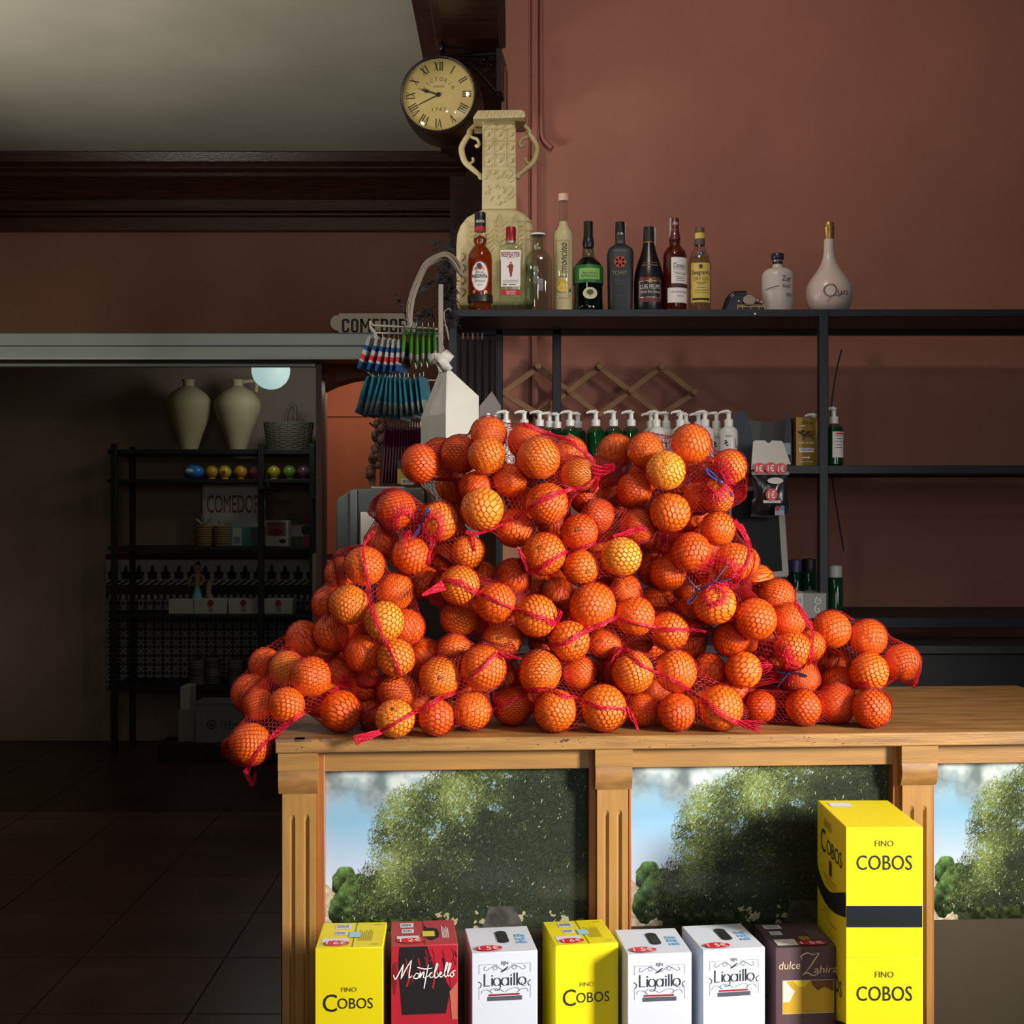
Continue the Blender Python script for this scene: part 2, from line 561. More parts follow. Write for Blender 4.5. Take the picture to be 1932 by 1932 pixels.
# patterned black and white tiles on the dining room wall and behind the arch
def tile_img(nx, ny, wpx, hpx, top):
    """top = photograph row of the first line; pattern follows the bands of the wainscot"""
    X, Y = np.meshgrid(np.linspace(0, wpx, nx), np.linspace(top, top + hpx, ny))
    img = np.zeros((ny, nx, 3)) + np.array([176, 176, 170])
    dark = np.array([26, 24, 26.0])
    red = np.array([92, 34, 34.0])
    img[Y < 1056] = red
    m = (Y >= 1056) & (Y < 1062); img[m] = [196, 194, 186]
    # band of dark cup shapes
    m = (Y >= 1062) & (Y < 1094)
    u = (X % 25) - 12.5; v = Y - 1062
    cup = ((v > 17) & (v < 31) & (np.abs(u) < 9.5 - (v - 17) * .12)) | ((v > 5) & (v <= 17) & (np.abs(u) < 2.6 + (v > 11) * 1.4)) 
    img[m & cup] = dark
    m = (Y >= 1094) & (Y < 1104)
    w = np.abs(((X + (Y - 1099) * 1.6) % 14) - 7); img[m & (w < 3.2)] = dark
    m = (Y >= 1104) & (Y < 1122); img[m] = [58, 56, 56]
    m = (Y >= 1122) & (Y < 1130); img[m & ((X % 12) < 5.5)] = dark
    m = Y >= 1130
    s = 16.5
    du = np.abs((X % s) - s / 2); dv = np.abs(((Y - 1130) % s) - s / 2)
    diam = (du + dv) < 5.4
    oct_ = (np.maximum(du, dv) > 5.6) & ((s - du - dv) > 5.5)
    img[m] = [160, 160, 156]
    img[m & (diam)] = dark
    img[m & oct_] = dark
    g = m & ((X % s < .8) | ((Y - 1130) % s < .8)); img[g] = [120, 120, 116]
    return img
m_tile = paint_mat('glazed_tile', 0.25)
a, c = P(200, 1300, YD - .012), P(604, 1045, YD - .012)
o = print_panel('trim_6', tile_img(760, 480, 404, 255, 1045), (a.x, a.y, a.z), (c.x - a.x, 0, 0), (0, 0, c.z - a.z), m_tile); o['kind'] = 'structure'
a, c = P(606, 1180, 6.88), P(720, 1045, 6.88)
o = print_panel('trim_7', tile_img(220, 260, 114, 135, 1045), (a.x, a.y, a.z), (c.x - a.x, 0, 0), (0, 0, c.z - a.z), m_tile); o['kind'] = 'structure'

# ceiling, with the dark timber beams around it
zc = EYE + (966 - 320) * YF / F
b = MB(); b.box(xa, -0.02, -1.0, YF, zc, zc + 0.1, M_CEIL)
struct('ceiling', b, smooth=0)
b = MB(); b.box(-0.02, 2.6, -1.0, YB + .1, 3.38, 3.48, M_CEIL)
struct('ceiling_right', b, smooth=0)
def zb(py): return EYE + (966 - py) * 5.5 / F
prof = [(YF, zb(320) + .01), (5.30, zb(320) + .02), (5.32, zb(326)), (5.36, zb(331)), (5.36, zb(334)), (5.39, zb(338)), (5.40, zb(344)), (5.42, zb(346)),
        (5.46, zb(352)), (5.485, zb(360)), (5.50, zb(368)), (5.51, zb(372)), (5.53, zb(374)), (5.53, zb(390)), (5.515, zb(392)), (5.515, zb(395)), (5.53, zb(398)),
        (5.525, zb(400)), (5.525, zb(403)), (5.545, zb(406)), (5.545, zb(429)), (YF, zb(429))]
b = MB(); b.prism(prof, (xa, 0, 0), (0, 1, 0), (0, 0, 1), (3.4, 0, 0), M_DKWOOD)
struct('trim_8', b, smooth=25)
# the beam that runs towards us, left edge at the plaster
xs = P(840, 0, YF).x
prof = [(xs, zc + .02), (xs, zc - .01), (xs + .03, zc - .018), (xs + .03, zc - .026), (xs + .055, zc - .032), (xs + .06, zc - .045), (xs + .085, zc - .048),
        (xs + .085, zc - .058), (-0.040, zc - .058), (-0.040, zc + .5), (xs, zc + .5)]
b = MB(); b.prism(prof, (0, -1.0, 0), (1, 0, 0), (0, 0, 1), (0, 6.55, 0), M_DKWOOD)
struct('trim_9', b, smooth=25)
b = MB(); b.box(P(850, 0, 5.45).x, 0.05, 5.40, 5.6, EYE, zc + .3, M_DKWOOD)
struct('trim_10', b, smooth=0)

# ------------------------------------------------------------------ the counter with its printed panels
def olive_print(nx=560, ny=326):
    g = np.random.default_rng(3)
    u, v = np.meshgrid(np.linspace(0, 1, nx), np.linspace(0, 1, ny))
    img = np.zeros((ny, nx, 3))
    top, mid, bot = np.array([142, 166, 180.]), np.array([124, 166, 198.]), np.array([186, 196, 216.])
    t = v / 0.7
    img[:] = np.where((t < .45)[..., None], top + (mid - top) * (t / .45)[..., None], mid + (bot - mid) * (np.clip((t - .45) / .55, 0, 1))[..., None])
    n1 = fbm(ny, nx, 5, 5, 21); n2 = fbm(ny, nx, 9, 4, 8)
    sl = fbm(ny, nx * 2, 4, 5, 5)[:, ::2]
    cl = np.clip((n1 * .6 + sl * .5 - .38) * 4.0 - (v - .06) * 3.4, 0, 1)
    grey = (np.array([104, 116, 120.]) + (np.array([186, 196, 198.]) - np.array([104, 116, 120.])) * np.clip((n2 - .33) * 3.2, 0, 1)[..., None])
    img = img * (1 - cl[..., None]) + grey * cl[..., None]
    w = np.clip((n2 - .55) * 5, 0, 1) * np.clip(1 - np.abs(v - .33) * 4, 0, 1) * .6
    img = img * (1 - w[..., None]) + np.array([220, 228, 236.]) * w[..., None]
    # dry ground
    gr = (v > .70 + .25 * np.clip(u * 6, 0, 1)) | (v > .95)
    gcol = np.array([176, 168, 146.]) * (0.7 + 0.55 * fbm(ny, nx, 60, 2, 4))[..., None]
    img[gr] = gcol[gr]
    # crown: left edge as a function of v
    edge = np.interp(v[:, 0], [0, .05, .1, .16, .22, .3, .38, .46, .54, .60, .64, .70, .8, 1], [.47, .40, .36, .29, .285, .24, .22, .215, .21, .20, .17, .14, .12, .10])[:, None]
    edge = edge + (fbm(ny, nx, 14, 3, 9) - .5) * .10
    depth = u - edge
    lightmap = np.clip(1.0 - depth * 2.0 - np.clip(v - .15, 0, 1) * .85 + (fbm(ny, nx, 7, 3, 17) - .5) * 1.5, 0, 1)
    core = depth > 0.02 + (fbm(ny, nx, 44, 3, 77) - .5) * .14
    base = np.array([44, 51, 40.]) + (np.array([104, 120, 70.]) - np.array([44, 51, 40.])) * lightmap[..., None]
    tex = (0.70 + 0.6 * g.random((ny, nx)))[..., None]
    holes = (fbm(ny, nx, 26, 2, 31) > .66) & (v < .45) & (lightmap > .25)
    img[core & ~holes] = (base * tex)[core & ~holes]
    # round hedge mounds at the lower left
    for (cx, cy, rx, ry, c) in [(.075, .70, .052, .10, (74, 104, 58)), (.13, .80, .085, .15, (84, 110, 60)), (.06, .86, .05, .12, (70, 96, 56)), (.23, .82, .10, .20, (92, 112, 58)), (.36, .86, .12, .18, (70, 84, 46))]:
        rr = ((u - cx) / rx) ** 2 + ((v - cy) / ry) ** 2 + (fbm(ny, nx, 30, 2, int(cx * 100)) - .5) * .9
        mk = rr < 1
        sh = np.clip(1.15 - (v - cy + ry) / ry * .42 + (fbm(ny, nx, 50, 2, 3) - .5) * 1.0, .3, 1.4)
        img[mk] = (np.array(c, float) * sh[..., None] * (.72 + .55 * g.random((ny, nx)))[..., None])[mk]
    # leaves
    N = 42000
    lu = g.random(N); lv = g.random(N)
    iu = (lu * (nx - 1)).astype(int); iv = (lv * (ny - 1)).astype(int)
    dd = depth[iv, iu]; lm = lightmap[iv, iu]
    keep = (lv < .93) & (g.random(N) < np.clip(1 + dd * 16, 0, 1))
    lu, lv, dd, lm = lu[keep], lv[keep], dd[keep], lm[keep]
    n = len(lu)
    ang = g.normal(-1.0, .75, n)
    ln = g.uniform(3.5, 8, n)
    pal = np.array([[40, 48, 38], [60, 70, 46], [92, 104, 62], [124, 138, 82], [170, 182, 146.]])
    ci = np.clip((lm * 3.3 + g.normal(.1, .75, n)), 0, 3.99).astype(int)
    ci = np.where(g.random(n) < .005 + .05 * lm, 4, ci)
    col = pal[ci] * g.uniform(.7, 1.2, n)[:, None]
    for s_ in np.linspace(0, 1, 9):
        x = (lu * (nx - 1) + np.cos(ang) * ln * s_).astype(int); y = (lv * (ny - 1) + np.sin(ang) * ln * s_).astype(int)
        ok = (x >= 0) & (x < nx) & (y >= 0) & (y < ny)
        img[y[ok], x[ok]] = col[ok]
    # trunk and the pale ground seen under the crown
    tr = (np.abs(u - .675 + (1 - v) * .05) < .045 + (v - .85) * .25) & (v > .86)
    gg = (v > .885) & (u > .40) & (fbm(ny, nx, 34, 4, 44) > .50 + .8 * np.clip(.96 - v, 0, 1) * 4)
    img[gg] = (np.array([150, 146, 116.]) * (0.7 + .6 * g.random((ny, nx)))[..., None])[gg]
    img[tr] = (np.array([66, 66, 64.]) * (0.7 + .6 * fbm(ny, nx, 40, 2, 6))[..., None])[tr]
    return img
IMG = olive_print()

CT = math.atan2(0.0641, 1.0045)            # the counter stands slightly turned
CX, CY = P(523, 0, 2.2326).x, 2.2326
TOP = 1.0
SX = 1.0066 / 1062.0                       # metres along the counter per photograph pixel
counter = thing('shop_counter', 'pine shop counter with fluted pilasters and olive tree photo panels, under the orange bags', 'counter', (CX, CY, 0), CT)
def cxp(px): return (px - 523) * SX
ZR = lambda py: TOP - (py - 1391) * 2.262 / F
LEN = 1.62
rng = random.Random(2)
b = MB()
b.box(-0.004, LEN, 0.0, 0.60, TOP - 0.0245, TOP, mat('worn_pine_top', (162, 120, 64), 0.5, noise=0.35, nscale=7, stretch=(1.0, 6, 16), bump=0.3, bscale=30, c2=(118, 82, 44)))
b.build('worktop', counter, bevel=0.0025)
# dents and nicks along the front edge
m_nick = mat('dark_nick', (70, 42, 26), 0.8)
b = MB()
for i in range(34):
    x = rng.uniform(0.01, 1.05); z = TOP - 0.012 + rng.uniform(-.010, .010); w = rng.uniform(.001, .004)
    b.box(x, x + w, -0.0006, 0.002, z, z + rng.uniform(.0005, .0014), m_nick)
x = cxp(1050)
for dx, dz, w in [(0, 0, .004), (.004, .002, .006), (.009, .001, .004), (.012, .003, .003)]:
    b.box(x + dx, x + dx + w, -0.0007, 0.002, TOP - .010 + dz, TOP - .008 + dz + .0012, m_nick)
for x0, w in [(-.003, .05), (.03, .03), (.075, .02)]:
    b.box(x0, x0 + w, -0.0006, 0.02, TOP - .004, TOP + .0004, mat('worn_dark_edge', (112, 84, 62), 0.8))
b.build('edge_wear', counter, smooth=0)
# carcass, top rail and stiles
b = MB()
b.box(0.001, LEN - .01, 0.050, 0.58, 0.02, TOP - .025, mat('shaded_carcass', (64, 40, 24), 0.6))  # shade behind the pilasters put into the dark carcass colour
b.build('carcass', counter, smooth=0)
b = MB(); b.box(cxp(528), LEN - .01, 0.026, 0.052, ZR(1457), TOP - .024, M_PINE)
b.build('top_rail', counter, bevel=0.001)
pil = [(524, 597, 531, 593), (1116, 1187, 1121, 1180), (1706, 1777, 1711, 1770)]
for i, (a0, a1, s0, s1) in enumerate(pil):
    b = MB()
    xa0, xa1 = cxp(s0), cxp(s1)
    z1 = ZR(1492); z0 = 0.0
    # shaft with two flutes cut by a profile
    zf = ZR(1543); 
    w = xa1 - xa0; cxs = [xa0 + w * .30, xa0 + w * .72]; fr = w * .085
    yf = 0.012
    edges = [xa0]
    for c in cxs: edges += [c - fr, c + fr]
    edges += [xa1]
    for j in range(0, 6, 2):
        b.quad((edges[j], yf, z0), (edges[j + 1], yf, z0), (edges[j + 1], yf, z1), (edges[j], yf, z1), M_PINEV)
    n = 10
    for c in cxs:
        tops = []
        rows = []
        for k in range(n + 1):
            t = math.pi * k / n
            x = c - fr * math.cos(t); d = fr * 1.1 * math.sin(t); zt = zf + fr * 1.9 * math.sin(t)
            rows.append(((x, yf + d, z0), (x, yf + d, zf - 0.004), (x, yf, zt)))
        vs = [p for r_ in rows for p in r_]
        fs = []
        for k in range(n):
            q = k * 3
            fs += [(q, q + 3, q + 4, q + 1), (q + 1, q + 4, q + 5, q + 2)]
        b.add(vs, fs, M_PINEV)
        rim = [r_[2] for r_ in rows]
        b.add(rim + [(c + fr, yf, z1), (c - fr, yf, z1)], [tuple(range(n + 1)) + (n + 1, n + 2)], M_PINEV)
    for j in (0,):
        b.quad((xa0, yf, z0), (xa0, yf, z1), (xa0, 0.055, z1), (xa0, 0.055, z0), M_PINEV)
        b.quad((xa1, yf, z0), (xa1, 0.055, z0), (xa1, 0.055, z1), (xa1, yf, z1), M_PINEV)
    p = b.build('pilaster', counter, smooth=30)
    b = MB()
    ca0, ca1 = cxp(a0), cxp(a1)
    b.box(ca0, ca1, 0.002, 0.055, ZR(1449.5), TOP - .0247, M_PINE)
    zt, zb_ = ZR(1450), ZR(1494)
    hh = zt - zb_
    pr = [(0.055, zt)] + [(0.004 + .006 * (t / 8.0) ** 2 - .004 * math.sin(math.pi * t / 8), zt - hh * t / 8.0) for t in range(9)] + [(0.055, zb_)]
    b.prism(pr, (ca0 + .0005, 0, 0), (0, 1, 0), (0, 0, 1), (ca1 - ca0 - .001, 0, 0), mat('pine_end_grain', (154, 110, 58), 0.5, noise=0.22, nscale=26, stretch=(1, 1, 3)))
    b.build('capital', p, smooth=30)
    b = MB()
    st = mat('orange_pine_stile', (160, 96, 44), 0.42, noise=0.15, nscale=5, stretch=(14, 8, 1.0))
    b.box(cxp(a1 - 4), cxp(a1 + 11 if i == 0 else a1 + 1), 0.022, 0.055, 0.0, TOP - .025, st)
    if i: b.box(cxp(a0 - 9), cxp(s0 + 1), 0.024, 0.055, 0.0, TOP - .025, st)
    b.build('stile', counter, bevel=0.001)
m_print = paint_mat('photo_print', 0.22, 0.5)
for i, (x0, x1) in enumerate([(608, 1108), (1188, 1698), (1778, 2234)]):
    w = cxp(x1) - cxp(x0)
    pan = print_panel('photo_panel', IMG, (cxp(x0), 0.046, ZR(1768)), (w, 0, 0), (0, 0, ZR(1456) - ZR(1768)), m_print, counter)
    b = MB(); b.box(cxp(x0), cxp(x1), 0.047, 0.052, 0.0, ZR(1767), mat('dark_straw_print', (62, 54, 40), 0.4)); b.build('lower_panel', counter, smooth=0)
# ------------------------------------------------------------------ oranges in net bags, heaped on the counter
def orange_mat():
    m = bpy.data.materials.new('orange_peel'); m.use_nodes = True
    nt = m.node_tree; b = nt.nodes['Principled BSDF']
    oi = nt.nodes.new('ShaderNodeObjectInfo'); tc = nt.nodes.new('ShaderNodeTexCoord')
    n = nt.nodes.new('ShaderNodeTexNoise'); n.inputs['Scale'].default_value = 2.2; n.inputs['Detail'].default_value = 3
    va = nt.nodes.new('ShaderNodeVectorMath'); va.operation = 'ADD'
    nt.links.new(tc.outputs['Object'], va.inputs[0]); nt.links.new(oi.outputs['Random'], va.inputs[1])
    sc = nt.nodes.new('ShaderNodeVectorMath'); sc.operation = 'SCALE'; sc.inputs['Scale'].default_value = 12
    nt.links.new(va.outputs[0], sc.inputs[0]); nt.links.new(sc.outputs[0], n.inputs['Vector'])
    hs = nt.nodes.new('ShaderNodeMix'); hs.data_type = 'RGBA'; hs.blend_type = 'MULTIPLY'
    rp = nt.nodes.new('ShaderNodeValToRGB')
    rp.color_ramp.elements[0].color = (0.86, 0.80, 0.66, 1); rp.color_ramp.elements[1].color = (1, 1, 1, 1)
    rp.color_ramp.elements[0].position = .35; rp.color_ramp.elements[1].position = .6
    nt.links.new(n.outputs['Fac'], rp.inputs[0])
    hs.inputs[0].default_value = 0.8
    nt.links.new(oi.outputs['Color'], hs.inputs[6]); nt.links.new(rp.outputs[0], hs.inputs[7])
    nt.links.new(hs.outputs[2], b.inputs['Base Color'])
    v = nt.nodes.new('ShaderNodeTexVoronoi'); v.inputs['Scale'].default_value = 620
    nt.links.new(tc.outputs['Object'], v.inputs['Vector'])
    bp = nt.nodes.new('ShaderNodeBump'); bp.inputs['Strength'].default_value = .35; bp.inputs['Distance'].default_value = .0006
    nt.links.new(v.outputs['Distance'], bp.inputs['Height']); nt.links.new(bp.outputs[0], b.inputs['Normal'])
    b.inputs['Roughness'].default_value = 0.37
    b.inputs['Specular IOR Level'].default_value = 0.45
    b.inputs['Subsurface Weight'].default_value = 0.0
    return m
M_PEEL = orange_mat()
def orange_mesh(seed):
    g = np.random.default_rng(seed)
    nu, nv = 40, 26
    b = MB(); prof = []
    el = g.uniform(.95, 1.0)
    for i in range(nv + 1):
        th = math.pi * i / nv
        r = 1.0 - 0.07 * math.exp(-((math.pi - th) / .16) ** 2) - 0.03 * math.exp(-(th / .14) ** 2)
        prof.append((max(1e-6, r * math.sin(th)), -r * math.cos(th) * el))
    b.lathe(prof, M_PEEL, nu)
    k = g.uniform(0, 6, 6)
    b.v = [(x * (1 + .012 * math.sin(3 * math.atan2(y, x) + k[0]) * (1 - z * z)), y * (1 + .012 * math.sin(2 * z + k[1])), z + .012 * math.sin(2 * x + k[2])) for x, y, z in b.v]
    me = bpy.data.meshes.new('orange')
    me.from_pydata(b.v, [], b.f); me.materials.append(M_PEEL)
    me.polygons.foreach_set('use_smooth', [True] * len(b.f)); me.update()
    return me
OMESH = [orange_mesh(s) for s in range(5)]
def scar_mesh():
    b = MB(); m = mat('stem_scar_brown', (104, 84, 44), 0.8)
    pts = []
    for k in range(10):
        a = 2 * math.pi * k / 10; r = .115 if k % 2 else .065
        pts.append((r * math.cos(a), r * math.sin(a)))
    b.prism(pts, (0, 0, .925), (1, 0, 0), (0, 1, 0), (0, 0, .045), m)
    b.lathe([(.03, .96), (.025, .99), (0, .995)], mat('stem_scar_pale', (160, 140, 90), 0.8), 10)
    me = bpy.data.meshes.new('stem_scar'); me.from_pydata(b.v, [], b.f)
    for q in b.mats: me.materials.append(q)
    me.polygons.foreach_set('material_index', b.mi); me.update()
    return me
SCAR = scar_mesh()

# bag: (px, py, r px, depth of the centre behind the counter's front edge or 0 = rests on the counter, hue -1..1, stem px or None)
Y_, O_, D_ = 0.9, 0.0, -0.7
BAGS = {
 'L1': [(473,1404,40,.035,0),(474,1308,37,.10,-.3),(488,1330,31,.055,0),(541,1330,34,.045,.2),(587,1277,38,.06,0),(610,1318,35.5,.05,.1),(642,1343,39,0,-.2),
        (541,1262,34,.10,.5),(573,1206,35,.15,-.3),(502,1254,32,.15,-.3),(637,1266,37,.14,-.5)],
 'L2': [(688,1068,38.5,.10,.3),(658,1141,38.5,.085,.6),(725,1172,38.5,.06,.8),(747,1241,36.5,.05,.5),(686,1233,36,.085,-.1),(746,1116,36,.14,.2),(767,1184,35,.12,-.2),
        (625,1195,35,.14,-.2),(621,1139,33,.16,-.3),(646,1082,33,.17,-.3)],
 'L3': [(747,963,39,.16,-.2),(828,984,37,.15,.4),(775,1047,36,.13,0),(882,1042,33,.17,.2),(720,1022,33,.21,-.4),(846,1052,33,.20,-.3),(800,1098,32,.20,-.4)],
 'T1': [(793,875,37,.22,-.2),(831,862,36,.23,-.3),(868,857,37,.21,-.2),(922,820,35,.20,.2),(918,859,36.5,.165,.3),(854,915,33,.23,0),(897,921,33,.20,-.2),(910,960,41,.13,.7),
        (991,833,34,.20,.1),(1016,864,41,.15,.3),(1077,855,31,.20,.1),(1091,896,33,.15,.6),(962,907,33,.19,0),(1032,950,40,.135,0),(970,996,36,.18,0)],
 'M1': [(1094,1005,35,.13,-.3,(1086,999)),(1026,1045,41,.105,.1,(1017,1031)),(1097,1071,34,.12,.3,(1107,1078)),(1172,1050,39,.105,.8),(1203,992,34,.17,-.2),(1222,1012,28,.19,0),(1128,974,33,.20,-.3)],
 'T2': [(1218,851,35,.215,.1),(1162,851,33,.26,0),(1304,838,38,.20,.1),(1256,888,38,.165,.9),(1377,881,33,.19,.2),(1338,896,33,.20,.4),(1355,940,30,.175,.6),(1318,940,31,.19,-.1),
        (1196,926,35,.21,-.2),(1264,967,39,.145,.3),(1321,980,30,.19,0),(1148,908,33,.28,-.4),(1157,946,31,.27,-.4)],
 'R1': [(1355,998,33,.17,.3),(1304,1042,38,.13,-.1),(1385,1060,37,.14,.1),(1260,1080,35,.155,-.1),(1268,1022,33,.21,-.3),(1348,1138,41,.08,.4),(1404,1060,29,.19,0),(1304,1158,33,.17,-.4),(1336,1078,26,.19,.7)],
 'R2': [(1430,1096,31,.19,.2),(1465,1126,35,.13,.1),(1418,1131,30,.16,.2),(1426,1168,40,.09,-.1),(1488,1171,33,.12,0),(1496,1226,35,.075,.1),(1528,1218,29,.13,.2),(1403,1264,35,.075,.2),
        (1380,1206,35,.14,-.3),(1511,1282,36,.08,0),(1468,1254,28,.11,.8),(1452,1290,27,.12,-.2)],
 'M2': [(867,1104,38,.10,.4),(936,1138,38.5,.09,.1),(1011,1162,40.5,.08,.2),(866,1167,35,.13,.3),(947,1208,37,.13,.3,(941,1200)),(968,1088,34,.19,-.4)],
 'M3': [(1118,1144,45,.10,0),(1198,1163,38,.10,0),(1263,1190,37,.10,.1),(1074,1209,38.5,.08,.1,(1086,1216)),(1140,1214,32,.125,0,(1126,1206)),(1180,1114,30,.16,.1),(1241,1137,31,.18,-.2),(1201,1208,31,.17,-.3),(1052,1122,33,.21,-.5)],
 'B1': [(745,1357,37,0,.5,(744,1333)),(748,1304,37,.09,0),(829,1279,39,.065,.3,(832,1274)),(912,1260,43,.055,.2),(823,1355,35,0,-.3),(890,1342,37,0,.1),(857,1229,34,.13,0),(800,1237,33,.16,-.3)],
 'B2': [(1019,1268,42,.075,.2),(967,1332,38,0,-.2),(1048,1342,41,0,.2),(1139,1337,45,0,.2),(1094,1270,33,.10,0)],
 'B3': [(1194,1269,40,.055,.4),(1275,1267,40,.06,0),(1211,1339,33,0,0),(1277,1345,35.5,0,-.2),(1359,1337,43,0,.1),(1337,1264,31,.13,-.4)],
 'B4': [(1516,1336,34,0,-.4),(1435,1335,31,0,-.6),(1577,1334,38,0,-.2),(1644,1338,36,0,-.2)],
 'B5': [(1569,1188,37,.15,-.1),(1570,1249,36,.11,0),(1582,1288,33,.09,-.1),(1638,1204,36,.15,.1),(1640,1268,37,.11,.2),(1702,1250,35,.13,0)],
}
DEEP = {'L1': [(600,1246),(690,1290)], 'L2': [(700,1190),(668,1190)], 'L3': [(800,985),(850,1010)], 'T1': [(855,965),(1060,905),(930,890),(990,950),(1045,985)], 'M1': [(1065,1020),(1135,1030),(1150,1080),(1060,1075)],
 'T2': [(1108,938),(1128,893),(1215,900),(1290,930),(1240,1010),(1300,890)], 'R1': [(1335,1040),(1300,1110),(1235,1075)], 'R2': [(1450,1210),(1400,1210),(1470,1165)], 'M2': [(905,1090),(965,1180),(905,1160),(1010,1105)], 'M3': [(1160,1180),(1230,1215),(1080,1160),(1300,1215),(1030,1215)],
 'B1': [(790,1320),(870,1290),(950,1280),(700,1345)], 'B2': [(1000,1310),(1090,1320),(1055,1225),(1150,1265)], 'B3': [(1235,1305),(1310,1300),(1180,1310),(1380,1300)], 'B4': [(1480,1330),(1400,1340),(1545,1325)], 'B5': [(1550,1230)]}
for bag, L in DEEP.items():
    for (px, py) in L: BAGS[bag].append((px, py, 32, .245 if py < 1150 else (.20 if py < 1290 else .14), -.4))
BAGINFO = {
 'L1': ('bag slumped over the counter\'s left end', 'red net bag slumped over the counter\'s left end, one orange hanging free'),
 'L2': ('bag with long pink seam, pile\'s left slope', 'red net bag on the pile\'s left slope with a long pink seam running down it'),
 'L3': ('blue-tied bag at the pile\'s left shoulder', 'red net bag tied with blue twine at the pile\'s left shoulder'),
 'T1': ('big bag on top of the pile, left', 'big red net bag on top of the pile with a fanned tail at its right'),
 'M1': ('bag right below the fanned net tail', 'red net bag in mid pile below the fanned tail, pale yellow orange at right'),
 'T2': ('blue-tied bag on top of the pile', 'red net bag on top of the pile at right, tied with blue twine'),
 'R1': ('bag with torn hole on the right slope', 'red net bag on the right slope with a torn open hole and dark blue tie'),
 'R2': ('bag with navy tie, low on right slope', 'red net bag low on the right slope, gathered by a navy tie'),
 'M2': ('mid-pile bag with three seam-crossed oranges', 'red net bag in mid pile, a seam crossing three oranges down to the right'),
 'M3': ('mid-pile bag holding the largest orange', 'red net bag in mid pile holding the largest orange, thin tail pointing right'),
 'B1': ('counter-edge bag with flat red tail', 'red net bag on the counter edge with a flat red tail lying at its left'),
 'B2': ('bottom middle bag on the counter', 'red net bag in the middle of the bottom row, its short tail hanging'),
 'B3': ('bottom bag with seam slanting down right', 'red net bag at the bottom, seam slanting down right to a frayed tail'),
 'B4': ('shaded bottom bag at the pile\'s right', 'red net bag lying in shade under the right slope of the pile'),
 'B5': ('bag at the far right end', 'red net bag at the far right end of the heap beside the navy tied bag'),
}
def front_y(px): return 2.2326 + (px - 523) / 1062.0 * 0.0641
SPH = {}
placed = []
order = []
for bag, L in BAGS.items():
    for i, t in enumerate(L):
        px, py, r, dz = t[:4]
        if dz == 0: Yc = 960.0 / (py - 966 + r) + 0.002
        else: Yc = front_y(px) + dz
        order.append((Yc - (10 if dz == 0 else 0), Yc, bag, i))
order.sort()
for _, Yc, bag, i in order:
    t = BAGS[bag][i]; px, py, r = t[:3]
    for step in range(90):
        Yt = Yc + step * 0.002
        c = P(px, py, Yt); rad = r * Yt / F
        if all((c - q).length > (rad + s) * .985 - .0015 for q, s in placed):
            break
    if c.z - rad < TOP + .001 and (c.x + rad * .5 > CX):
        c.z = TOP + rad + .001
    placed.append((c, rad))
    SPH[(bag, i)] = (c, rad)
HUES = [(214, 62, 8), (240, 102, 12), (248, 166, 46)]
def hue(h):
    a, b_, t = (HUES[1], HUES[2], h) if h > 0 else (HUES[1], HUES[0], -h)
    return lin(tuple(a[k] + (b_[k] - a[k]) * t for k in range(3)))
def rows_of(L):
    """names for places in the heap: rows from the top, then left to right"""
    idx = sorted(range(len(L)), key=lambda i: L[i][1])
    nrow = max(1, round((L[idx[-1]][1] - L[idx[0]][1]) / 62.0) + 1)
    k = [int(round(j)) for j in np.linspace(0, len(L), nrow + 1)]
    rows = [sorted(idx[k[a]:k[a + 1]], key=lambda i: L[i][0]) for a in range(nrow)]
    return [r for r in rows if r]
rr = random.Random(5)
for bag, L in BAGS.items():
    rows = rows_of(L)
    nm = {}
    for a, row in enumerate(rows):
        rn = 'top' if a == 0 else ('bottom' if a == len(rows) - 1 else ('middle' if len(rows) == 3 else ['', 'second', 'third', 'fourth', 'fifth'][a]))
        for j, i in enumerate(row):
            w = nth(j, len(row)) if len(row) > 1 else 'sole one'
            nm[i] = 'orange, %s in %s row, %s' % (w, rn, BAGINFO[bag][0])
    for i, t in enumerate(L):
        c, rad = SPH[(bag, i)]
        o = bpy.data.objects.new('orange', OMESH[rr.randrange(5)])
        COL.objects.link(o)
        o.location = c; o.scale = (rad,) * 3
        stem = t[5] if len(t) > 5 else None
        if stem:
            dx, dz = (stem[0] - t[0]) / t[2], -(stem[1] - t[1]) / t[2]
            dy = -math.sqrt(max(.05, 1 - dx * dx - dz * dz))
            o.rotation_euler = Vector((dx, dy, dz)).to_track_quat('Z', 'Y').to_euler()
            s = bpy.data.objects.new('stem_scar', SCAR); COL.objects.link(s); s.parent = o
        else:
            o.rotation_euler = (rr.uniform(0, 6.28), rr.uniform(0, 6.28), rr.uniform(0, 6.28))
        o.color = (*hue(max(-1, min(1, t[4] + rr.uniform(-.15, .15)))), 1)
        tag(o, nm[i], 'orange', 'oranges in the net bags on the counter')

